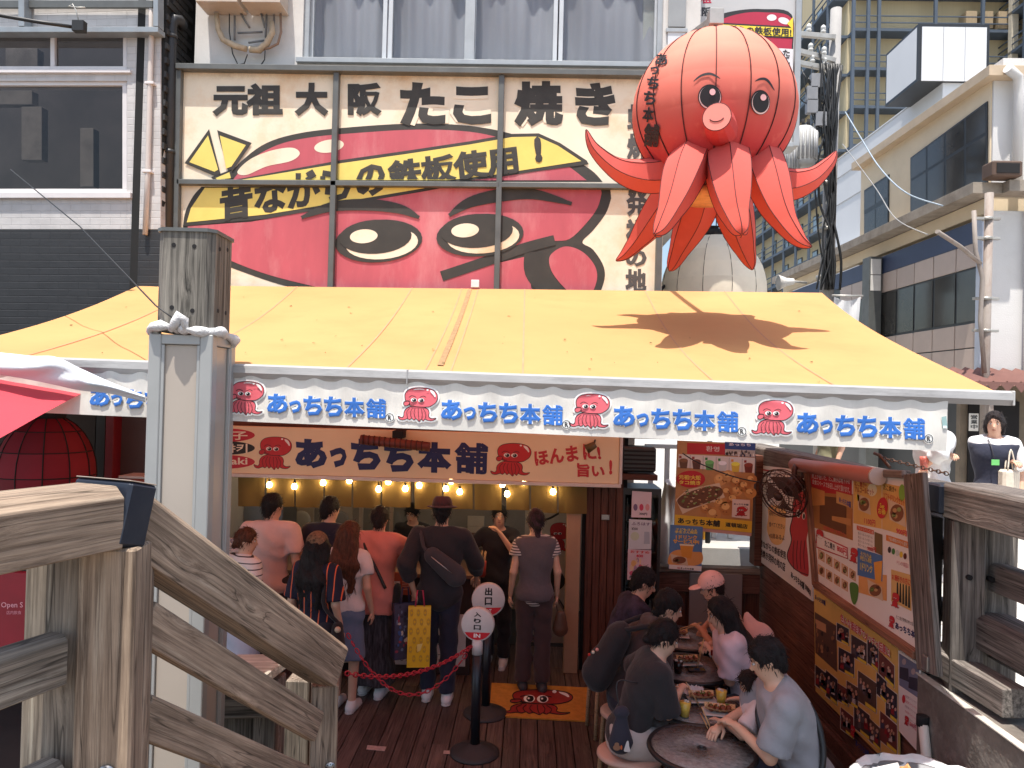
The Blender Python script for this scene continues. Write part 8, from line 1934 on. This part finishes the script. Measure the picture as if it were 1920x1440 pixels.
# --- bridge
ZB = 1.0
def raised(P, z):
    W[P['root']] = W[P['root']] @ Matrix.Translation((0, 0, z)); P['root'].matrix_basis = W[P['root']]
P18 = person('pedestrian in loose white shirt holding a red drink beyond the valance', BG, gpt(1742, 7.2), 200, 1.62, head=(0, 5), arms=((onY(1735, 875, 7.05)-U*ZB, (-1, -.5, -1)), (onY(1782, 852, 7.05)-U*ZB, (1, -.4, -1))), top=dict(m=cloth('loose_white', (226, 226, 226)), sleeve=1.4, g=.04, hem=.14, fold=.006), bottom=dict(m=cloth('charcoal', (50, 48, 52))), hairstyle='short', female=True)
P19 = person('pedestrian in navy vest over white shirt with green name tag', BG, gpt(1858, 6.9), 235, 1.60, head=(0, 4), arms=(None, (onY(1896, 865, 6.75)-U*ZB, (1, -.3, -1))), top=dict(m=cloth('white_shirt', (222, 222, 222)), sleeve=.9, g=.028, hem=.12, vest=cloth('navy_vest', (40, 44, 62))), bottom=dict(m=cloth('black_trousers', (34, 33, 38))), hair='dark', hairstyle='bob', female=True)
P20 = person('passer-by in olive shirt glimpsed under the valance', BG, gpt(1546, 9.4), 190, 1.66, head=(0, 2), top=dict(m=cloth('olive', (120, 116, 90)), sleeve=.8, g=.03), bottom=dict(m=cloth('charcoal', (50, 48, 52))), hairstyle='short')
for P in (P18, P19, P20): raised(P, ZB)

# ================================================================== TABLES, STOOLS, FOOD, BAGS
m_tglass = mat('rippled_table_glass', (.17, .175, .175), .13, .35, 30, .8, 45, spec=.9); m_rim = mat('table_rim_black', (.015, .015, .016), .35)
tl_ = ('nearest bare round glass table with a centre hole', 'second round glass table holding juice cups and boat trays', 'third round glass table with cola cup and phone', 'farthest round glass table under the drink poster')
for k, t in enumerate(TB):
    o = thing('round_table', tl_[k], 'table', (t.x, t.y, 0), 'round terrace tables'); c = Vector((t.x, t.y, 0))
    lath('glass_top', [(.022, .692), (.285, .692), (.285, .70), (.022, .70), (.022, .692)], c, m_tglass, o, 44); lath('rim', [(.283, .68), (.305, .68), (.312, .692), (.305, .706), (.286, .705), (.283, .68)], c, m_rim, o, 44)
    lath('hole_ring', [(.016, .69), (.024, .69), (.026, .703), (.016, .703), (.016, .69)], c, m_rim, o, 16)
    for j in range(4):
        a = R(45+90*j); d = Vector((math.cos(a), math.sin(a), 0)); tube('leg', [c+d*.27+U*.68, c+d*.20+U*.35, c+d*.26+U*.0], .013, m_rim, o, 8)
    tube('leg_ring', [c+Vector((.205*math.cos(q*math.pi/12), .205*math.sin(q*math.pi/12), .30)) for q in range(25)], .008, m_rim, o, 6)
# bentwood stools
m_seat = mat('stool_seat', lin(206, 168, 150), .45, .06, 5); m_leg = wood('stool_leg', lin(160, 128, 96), lin(196, 164, 128), .5, 1, .2, .05, knots=False)
def make_stool(pos, lab):
    o = thing('bentwood_stool', lab, 'stool', pos, 'bentwood stools'); c = Vector(pos)
    lath('seat', [(0, .455), (.155, .455), (.172, .447), (.175, .43), (.165, .42), (0, .42)], c, m_seat, o, 28)
    for j in range(4):
        a = R(45+90*j+10); d = Vector((math.cos(a), math.sin(a), 0)); bm = bmesh.new(); sweep(bm, [c+d*.05+U*.41, c+d*.12+U*.41, c+d*.155+U*.395, c+d*.17+U*.36, c+d*.18+U*.2, c+d*.185+U*.0], .017, 8); fin('leg', bm, m_leg, o)
    return o
def copy_tree(o, loc, lab):
    c = o.copy(); W[c] = Matrix.Translation(Vector(loc)); COL.objects.link(c); c.matrix_basis = W[c]; c['label'] = lab
    for ch in o.children:
        d = ch.copy(); COL.objects.link(d); d.parent = c; d.matrix_basis = ch.matrix_basis.copy()
    return c
st0 = make_stool(Vector((P13['pel'].x-.02, P13['pel'].y-.03, 0)), 'bentwood stool under the woman in the black tee')
for P, lab in ((P12, 'bentwood stool under the man in the brown hoodie'), (P11, 'bentwood stool under the man in plaid'), (P14, 'bentwood stool under the person in the pink cap'), (P15, 'bentwood stool under the woman in lilac'), (P17, 'bentwood stool under the man in grey')):
    copy_tree(st0, (P['pel'].x, P['pel'].y, 0), lab)
copy_tree(st0, (P16['pel'].x, P16['pel'].y, .0), 'bentwood stool under the small child')
copy_tree(st0, (onZ(1165, 1452, 0).x, onZ(1165, 1452, .0).y-.62, 0), 'empty bentwood stool at the bottom edge of the picture')
# cups
m_cupc = pane('clear_cup', (.88, .88, .86), .05, 1.3)
def cup(px, py, zt_, col, name, lab):
    b = onZ(px, py, zt_); o = thing('drink_cup', lab, 'cup', b, 'plastic drink cups')
    lath('cup', [(.028, .001), (.040, .115), (.043, .118), (.041, .12)], b, m_cupc, o, 22); lath('drink', [(0, .003), (.0265, .003), (.036, .088), (0, .088)], b, mat(name, lin(*col), .15, .06, 20, spec=.6), o, 20)
    for q in range(3): p = b+Vector((random.uniform(-.018, .018), random.uniform(-.018, .018), .088)); bm = bmesh.new(); bmesh.ops.create_cube(bm, size=.016); bmesh.ops.rotate(bm, verts=bm.verts, matrix=Matrix.Rotation(q, 3, 'X')); bmesh.ops.translate(bm, verts=bm.verts, vec=p); fin('ice_cube', bm, mat('ice', (.6, .6, .58), .1), o)
    return o
cup(1284, 1343, .707, (246, 206, 92), 'orange_juice', 'cup of orange juice before the woman in black'); cup(1352, 1320, .707, (246, 206, 92), 'orange_juice', 'cup of orange juice before the child'); cup(1271, 1262, .707, (52, 24, 20), 'cola', 'cup of dark cola on the third table')
# boat trays with takoyaki
def boat(px, py, rz, lab, w=.19, h=.10, white=True, zt_=.707):
    b = onZ(px, py, zt_); o = thing('boat_tray', lab, 'food tray', b, 'takoyaki boat trays'); Mz = Matrix.Translation(b) @ Matrix.Rotation(rz, 4, 'Z')
    if white: bm = bmesh.new(); box(bm, -w*.55, w*.55, -h*.62, h*.62, 0, .008, .003); fin('plate', bm, mat('white_plate', (.66, .62, .58), .4), o, world_m=Mz)
    bm = bmesh.new(); rows = []
    for i in range(13):
        u = -1+2*i/12; yw = h*.5*(1-abs(u)**3*.45); rows.append([bm.verts.new((u*w*.5, yw*v, .012+.028*abs(v)**2+.012*u*u)) for v in (-1, -.75, -.4, 0, .4, .75, 1)])
    for a, b_ in zip(rows, rows[1:]):
        for k in range(6): bm.faces.new((a[k], b_[k], b_[k+1], a[k+1])).smooth = True
    fin('boat', bm, wood('boat_veneer', lin(206, 166, 116), lin(232, 200, 152), .7, 2, .2, .05, knots=False), o, world_m=Mz)
    for i in range(4):
        for j in range(2):
            bm = bmesh.new(); bmesh.ops.create_icosphere(bm, subdivisions=2, radius=.018)
            for v in bm.verts: v.co *= 1+.07*math.sin(v.co.x*300+i)*math.sin(v.co.y*260+j)
            for f_ in bm.faces: f_.smooth = True
            fin('takoyaki_ball', bm, mat('takoyaki_brown', lin(120, 62, 34), .35, .4, 40, .5, 90, spec=.7), o, world_m=Mz @ Matrix.Translation((-.055+.036*i, -.018+.036*j, .03)))
    for k in range(16):
        bm = bmesh.new(); bmesh.ops.create_cube(bm, size=.006); fin('topping', bm, mat('spring_onion' if k % 3 else 'mayo', lin(96, 120, 52) if k % 3 else lin(226, 214, 190), .6), o, world_m=Mz @ Matrix.Translation((random.uniform(-.07, .06), random.uniform(-.025, .03), .049)) @ Matrix.Rotation(k, 4, 'X'))
    return o
boat(1350, 1337, -.15, 'boat tray of sauced takoyaki nearest the man in grey'); boat(1316, 1312, .1, 'boat tray of takoyaki with greens beside the napkins', .17); boat(1248, 1320, .3, 'boat tray under the chopsticks of the woman in black', .16, white=False); boat(1290, 1243, .2, 'boat tray on the third table beside the cola', .17); boat(1270, 1192, -.1, 'boat tray on the farthest table', .17)
nk_ = thing('napkins', 'crumpled white paper napkins heaped on the second table', 'napkins', onZ(1285, 1300, .707)); bm = bmesh.new(); c = onZ(1283, 1300, .707); n = 22; g = []
for i in range(n+1):
    g.append([bm.verts.new(c+Vector(((i/n-.5)*.26, (j/n-.5)*.12, .012+.028*abs(math.sin(i*1.1+j*.7)*math.cos(j*.9-i*.4))+.03*math.exp(-((i/n-.6)**2+(j/n-.5)**2)*30)))) for j in range(n+1)])
for i in range(n):
    for j in range(n): bm.faces.new((g[i][j], g[i+1][j], g[i+1][j+1], g[i][j+1]))
fin('paper', bm, mat('tissue', (.66, .63, .63), .9, .04), nk_)
for px, py, lab in ((1302, 1256, 'black phone lying on the third table'), (1243, 1308, 'dark phone beside the napkins on the second table')):
    b = onZ(px, py, .707); o = thing('smartphone', lab, 'phone', b, 'phones on the tables'); boxo('body', b.x-.045, b.x+.08, b.y-.035, b.y+.035, .707, .715, m_fr, o, .003); boxo('screen', b.x-.04, b.x+.075, b.y-.031, b.y+.031, .7155, .7162, mat('phone_glass', (.01, .012, .016), .05), o, 0)
def sticks(a, b, lab):
    o = thing('chopsticks', lab, 'chopsticks', a, 'wooden chopsticks')
    for d in (-.006, .006): tube('stick', [Vector(a)+Vector((0, d, 0)), Vector(b)+Vector((0, d*2.2, d))], .0028, mat('pale_wood_stick', lin(206, 170, 120), .7), o, 5)
w_ = P13['wr'][1]+Vector((.09, 0, .0)); sticks(w_+Vector((-.05, 0, .05)), w_+Vector((.04, .01, -.10)), 'chopsticks in the hand of the woman in black')
w_ = P15['wr'][0]+Vector((-.08, 0, .0)); sticks(w_+Vector((.02, 0, .09)), w_+Vector((-.02, .02, -.12)), 'chopsticks held upright by the woman in lilac')
w_ = P14['wr'][0]+Vector((-.06, 0, 0)); sticks(w_+Vector((.07, 0, .05)), w_+Vector((-.12, .02, -.03)), 'chopsticks of the person in the pink cap')
sticks(onZ(1313, 1338, .712), onZ(1326, 1362, .712), 'loose chopsticks lying before the man in grey'); w_ = P17['wr'][1]+Vector((-.1, 0, .0)); sticks(w_+Vector((-.02, .02, .08)), w_+Vector((.03, 0, -.03)), 'chopsticks between the fingers of the man in grey')
# smart watch on P15's wrist is a part of nothing else
w_ = P15['wr'][0]; d = (P15['wr'][0]-P15['el'][0]).normalized(); o = thing('smart_watch', 'white smart watch on the wrist of the woman in lilac', 'watch', w_); tube('band', [w_-d*.028, w_-d*.008], .032, mat('watch_band', (.6, .58, .58), .5), o, 14); n_ = Vector((-.3, -1, .5)).normalized(); boxo('case', w_.x-.018, w_.x+.018, w_.y-.042, w_.y-.026, w_.z-.018, w_.z+.022, mat('watch_case', lin(120, 30, 30), .2), o, .005)
# ------------------------------------------------------------------ bags
def field_obj(name, G, m, parent, fold=.0, ff=24): V, Fq = G.mesh(fold, ff, 1.7); return np_obj(name, V, Fq, [m], parent, None, 1)
# sling bag and two carrier bags of the man in the fedora
P = P8; sb_ = thing('sling_bag', 'dark grey sling bag across the back of the fedora man', 'bag', P['chest']-P['tf']*.15); m_bagk = cloth('bag_grey', (62, 58, 62), bump=.3)
G = Field(.0115); c = round_body(P, .50, -.06, -1, .19); G.cap(c+P['l']*.10+U*.09, c-P['l']*.10-U*.07, .075, .095, .02, None, (P['tf'], 1.6)); b_ = field_obj('pouch', G, m_bagk, sb_, .002); strap(sb_, [c+P['l']*.12+U*.12, round_body(P, .8, .12, -1, .17), P['sh'][0]+U*.07+P['l']*-.03, round_body(P, .6, .0, 1, .17), round_body(P, .35, -.17, .4, .16), c-P['l']*.13-U*.10], .034, m_bagk); tube('zip', [c+P['l']*.10+U*.10-P['tf']*.075, c-P['l']*.08-U*.03-P['tf']*.085], .004, m_zinc, b_, 6)
def carrier(pos, w, d, h, m, lab, rz, printing=None, hm=None):
    o = thing('carrier_bag', lab, 'bag', pos, 'bags of the fedora man'); Mz = Matrix.Translation(pos) @ Matrix.Rotation(rz, 4, 'Z'); bm = bmesh.new()
    v0 = [bm.verts.new((x*w/2, y*d/2, -h)) for x, y in ((-1, -1), (1, -1), (1, 1), (-1, 1))]; vm = [bm.verts.new((x*w/2*.99, y*d/2*(.8 if y < 0 else .9), -h*.5)) for x, y in ((-1, -1), (1, -1), (1, 1), (-1, 1))]; v1 = [bm.verts.new((x*w/2, y*d/2*.35, 0)) for x, y in ((-1, -1), (1, -1), (1, 1), (-1, 1))]
    bm.faces.new(v0[::-1])
    for a, b in ((v0, vm), (vm, v1)):
        for i in range(4): bm.faces.new((a[i], a[(i+1) % 4], b[(i+1) % 4], b[i]))
    fin('bag', bm, m, o, world_m=Mz)
    for y in (-1, 1): tube('handle', [Mz @ Vector((-w*.2, y*d*.16, 0)), Mz @ Vector((-w*.12, 0, .13)), Mz @ Vector((w*.12, 0, .13)), Mz @ Vector((w*.2, y*d*.16, 0))], .006, hm or m, o, 6)
    if printing:
        A = Art(lambda u, v, l: Mz @ Vector((u*w/2, -d/2*(.35+.45*min(1, v*2) if v < .5 else .8+.2*(v-.5)*2)-.0015-l, -h*v))); printing(A); A.done('print', o)
    return o
def yp(A):
    for i in range(3):
        for j in range(6):
            u, v = -.6+.6*i+(.2 if j % 2 else -.1), .1+.15*j; A.stroke([(u+.13*math.cos(t), v+.04*math.sin(t)) for t in [q*math.pi/4 for q in range(8)]], .04, pc(196, 150, 30), 1, closed=True, k=2)
    A.poly([(-.15, .62), (.35, .60), (.15, .72), (-.1, .74)], pc(244, 214, 120), 2)
wL = P8['wr'][0]
carrier(wL+Vector((.08, -.14, -.10)), .19, .10, .50, mat('yellow_bag', lin(232, 186, 40), .25, .05, 4, coat=.4), 'glossy yellow paper bag hanging from the left hand of the fedora man', .12, yp, mat('pink_strap', lin(206, 60, 90), .5))
def dp_(A):
    for k in range(60): A.ell(rr_.uniform(-.9, .9), rr_.uniform(.05, .95), rr_.uniform(.05, .16), rr_.uniform(.02, .05), pc(*rr_.choice(((60, 90, 150), (150, 60, 80), (206, 190, 180), (40, 40, 60), (110, 120, 150)))), 1+.2*(k % 6), n=8)
carrier(wL+Vector((-.06, -.06, -.10)), .20, .12, .46, mat('dark_print_bag', lin(64, 60, 84), .5, .3, 10), 'dark patterned carrier bag behind the yellow one', .5, dp_)
# crossbody strap of the pink blouse woman, small purse of the grey vest woman
P = P6; cb = thing('crossbody_bag', 'black crossbody bag of the woman in the pink blouse', 'bag', P['pel']); strap(cb, [P['sh'][0]+U*.075-P['l']*.02, round_body(P, .8, .06, -1, .142), round_body(P, .5, -.05, -1, .152), round_body(P, .15, -.15, -.8, .16)], .028, m_fr); G = Field(.012); c = round_body(P, -.02, -.23, -.2, .12); G.cap(c+U*.08, c-U*.08, .05, .07, .02, None, (P['l'], 1.6)); field_obj('pouch', G, cloth('bag_black', (34, 32, 34)), cb)
P = P10; cb = thing('hand_purse', 'small brown purse hanging beside the grey vest woman', 'bag', P['wr'][1]); c = P['wr'][1]+Vector((.04, .0, -.25)); G = Field(.011); G.cap(c+U*.05, c-U*.07, .05, .075, .02, None, (Vector((0, 1, 0)), 2)); field_obj('pouch', G, cloth('brown_leather', (92, 62, 44), rough=.5), cb); strap(cb, [c+Vector((-.03, 0, .09)), P['wr'][1]+Vector((0, 0, -.05)), c+Vector((.03, 0, .09))], .012, MATS['cloth_brown_leather'])
# bag with charms of the navy stripe person
P = P3; cb = thing('charm_bag', 'dark shoulder bag with small charms beside the navy striped shirt', 'bag', P['pel']); c = round_body(P, -.1, -.26, -.6, .12); G = Field(.012); G.cap(c+U*.07, c-U*.10, .06, .09, .02, None, (P['l'], 1.5)); field_obj('pouch', G, cloth('bag_black', (34, 32, 34)), cb); strap(cb, [c+U*.12, round_body(P, .5, -.15, -.9, .15), P['sh'][1]+U*.07], .03, MATS['cloth_bag_black'])
for k, (dz, cc) in enumerate(((.10, (196, 176, 150)), (.0, (190, 150, 60)), (-.08, (150, 40, 40)))): bm = bmesh.new(); bmesh.ops.create_icosphere(bm, subdivisions=2, radius=.024-.003*k); bmesh.ops.translate(bm, verts=bm.verts, vec=c+Vector((.03, -.11, dz))); fin('charm', bm, flat(cc), cb, smooth=True)
# backpack of the hoodie man
P = P12; bk = thing('backpack', 'black backpack with small pins on the hoodie man', 'backpack', P['chest']-P['tf']*.2); m_bp = cloth('pack_black', (38, 37, 40), bump=.3); G = Field(.0125); c = round_body(P, .42, 0, -1, .235); G.cap(c+P['tu']*.12, c-P['tu']*.16, .12, .135, .03, None, (P['tf'], 1.35)); G.cap(c-P['tu']*.08-P['tf']*.06, c-P['tu']*.16-P['tf']*.06, .09, .10, .03, None, (P['tf'], 1.5)); b_ = field_obj('pack', G, m_bp, bk, .003)
for sg in (1, -1): strap(bk, [c+P['tu']*.2+P['l']*sg*.07, P['sh'][0 if sg > 0 else 1]+U*.075-P['l']*sg*.05, round_body(P, .6, sg*.13, 1, .15), round_body(P, .25, sg*.16, .2, .16)], .04, m_bp)
for k in range(3): p = c-P['tf']*(.125)+P['l']*(.05*k-.10)-P['tu']*(.04*k); bm = bmesh.new(); bmesh.ops.create_icosphere(bm, subdivisions=1, radius=.013); bmesh.ops.translate(bm, verts=bm.verts, vec=p); fin('pin', bm, flat(((226, 160, 150), (226, 220, 200), (190, 40, 40))[k]), b_)
# drawstring pouch of the woman in black, crossbody of the man in grey
P = P13; dp2 = thing('drawstring_pouch', 'dark blue drawstring pouch with animal patches hanging from a strap', 'pouch', P['pel']); c = onY(1164, 1372, P['pel'].y-.20); G = Field(.0095); G.cap(c+U*.05, c-U*.06, .045, .075, .02, None, (Vector((0, 1, 0)), 1.5), ); G.cap(c+U*.08, c+U*.11, .03, .05, .02, None, (Vector((0, 1, 0)), 1.5)); field_obj('pouch', G, cloth('pouch_navy', (46, 46, 58)), dp2, .002, 40); strap(dp2, [c+U*.10, c+Vector((-.02, .06, .28)), round_body(P, .75, -.1, -.4, .15), P['sh'][0]+U*.06], .008, m_fr)
A = Art(lambda u, v, l: c+Vector((u, -.056-l, -v))); A.ell(-.03, .07, .022, .018, flat((150, 110, 84)), 1); A.ell(-.03, .05, .014, .011, flat((150, 110, 84)), 1.5); A.blob([(.015, .09), (.02, .06), (.03, .03), (.04, .03), (.045, .06), (.05, .09)], flat((222, 218, 214)), 1); A.ell(-.002, .068, .006, .014, flat((214, 110, 60)), 1); A.done('patches', dp2)
P = P17; cb = thing('messenger_bag', 'black messenger bag across the man in grey', 'bag', P['pel']); strap(cb, [P['sh'][1]+U*.075, round_body(P, .75, .03, -1, .135), round_body(P, .4, .12, -.9, .135), round_body(P, .12, .17, -.3, .13)], .034, m_fr); strap(cb, [P['sh'][1]+U*.075, round_body(P, .75, -.06, 1, .14), round_body(P, .4, .06, 1, .15), round_body(P, .12, .16, .8, .16)], .034, m_fr); G = Field(.012); c = round_body(P, .0, .22, .8, .20); G.cap(c+P['f']*.10, c-P['f']*.10, .085, .085, .02, None, (P['l'], 1.9)); field_obj('bag', G, cloth('bag_black', (34, 32, 34)), cb, .002)
# pale jacket on the wall behind the lilac woman
jk = thing('hung_jacket', 'pale pink jacket draped behind the woman in lilac', 'jacket', onY(1410, 1180, 5.75)); G = Field(.012); a = onY(1402, 1150, 5.75); b = onY(1424, 1200, 5.65); G.cap(a, b, .025, .11, .05, None, (Vector((.6, .8, 0)), 1.6)); G.cap(b, b+Vector((.0, .02, -.3)), .11, .14, .05, None, (Vector((.6, .8, 0)), 1.6)); field_obj('cloth', G, cloth('pale_jacket', (206, 170, 166)), jk, .014, 22)
# pedestrian's tote and tag, red drink
P = P19; tb = thing('tote_bag', 'cream tote bag with printed stripes carried by the vest pedestrian', 'bag', onY(1898, 900, 6.75)); p0, p1 = onY(1880, 868, 6.7), onY(1912, 905, 6.7); boxo('bag', p0.x, p1.x, 6.68, 6.78, p1.z-.12, p0.z-.06, cloth('canvas', (214, 204, 186)), tb, .02); 
for d in (-.01, .03): strap(tb, [Vector((p0.x+.04, 6.7+d, p0.z-.06)), Vector(((p0.x+p1.x)/2, 6.72+d, p0.z+.12)), Vector((p1.x-.04, 6.7+d, p0.z-.06))], .014, MATS['cloth_canvas'])
tg = thing('name_tag', 'green name tag on a lanyard of the vest pedestrian', 'tag', onY(1865, 868, 6.72)); p = onY(1866, 867, 6.72); boxo('card', p.x-.035, p.x+.035, 6.715, 6.72, p.z-.025, p.z+.025, flat((110, 196, 110)), tg, .001); tube('lanyard', [p+Vector((0, .01, .03)), onY(1858, 835, 6.78), onY(1852, 822, 6.85)], .004, flat((60, 60, 66)), tg, 5)
dr = thing('red_drink', 'red patterned drink cup held by the white shirt pedestrian', 'cup', onY(1732, 885, 7.02)); lath('cup', [(0, 0), (.028, 0), (.038, .11), (.036, .13), (0, .13)], onY(1732, 882, 7.0), mat('red_cup', lin(206, 110, 96), .4, .4, 30), dr, 16)
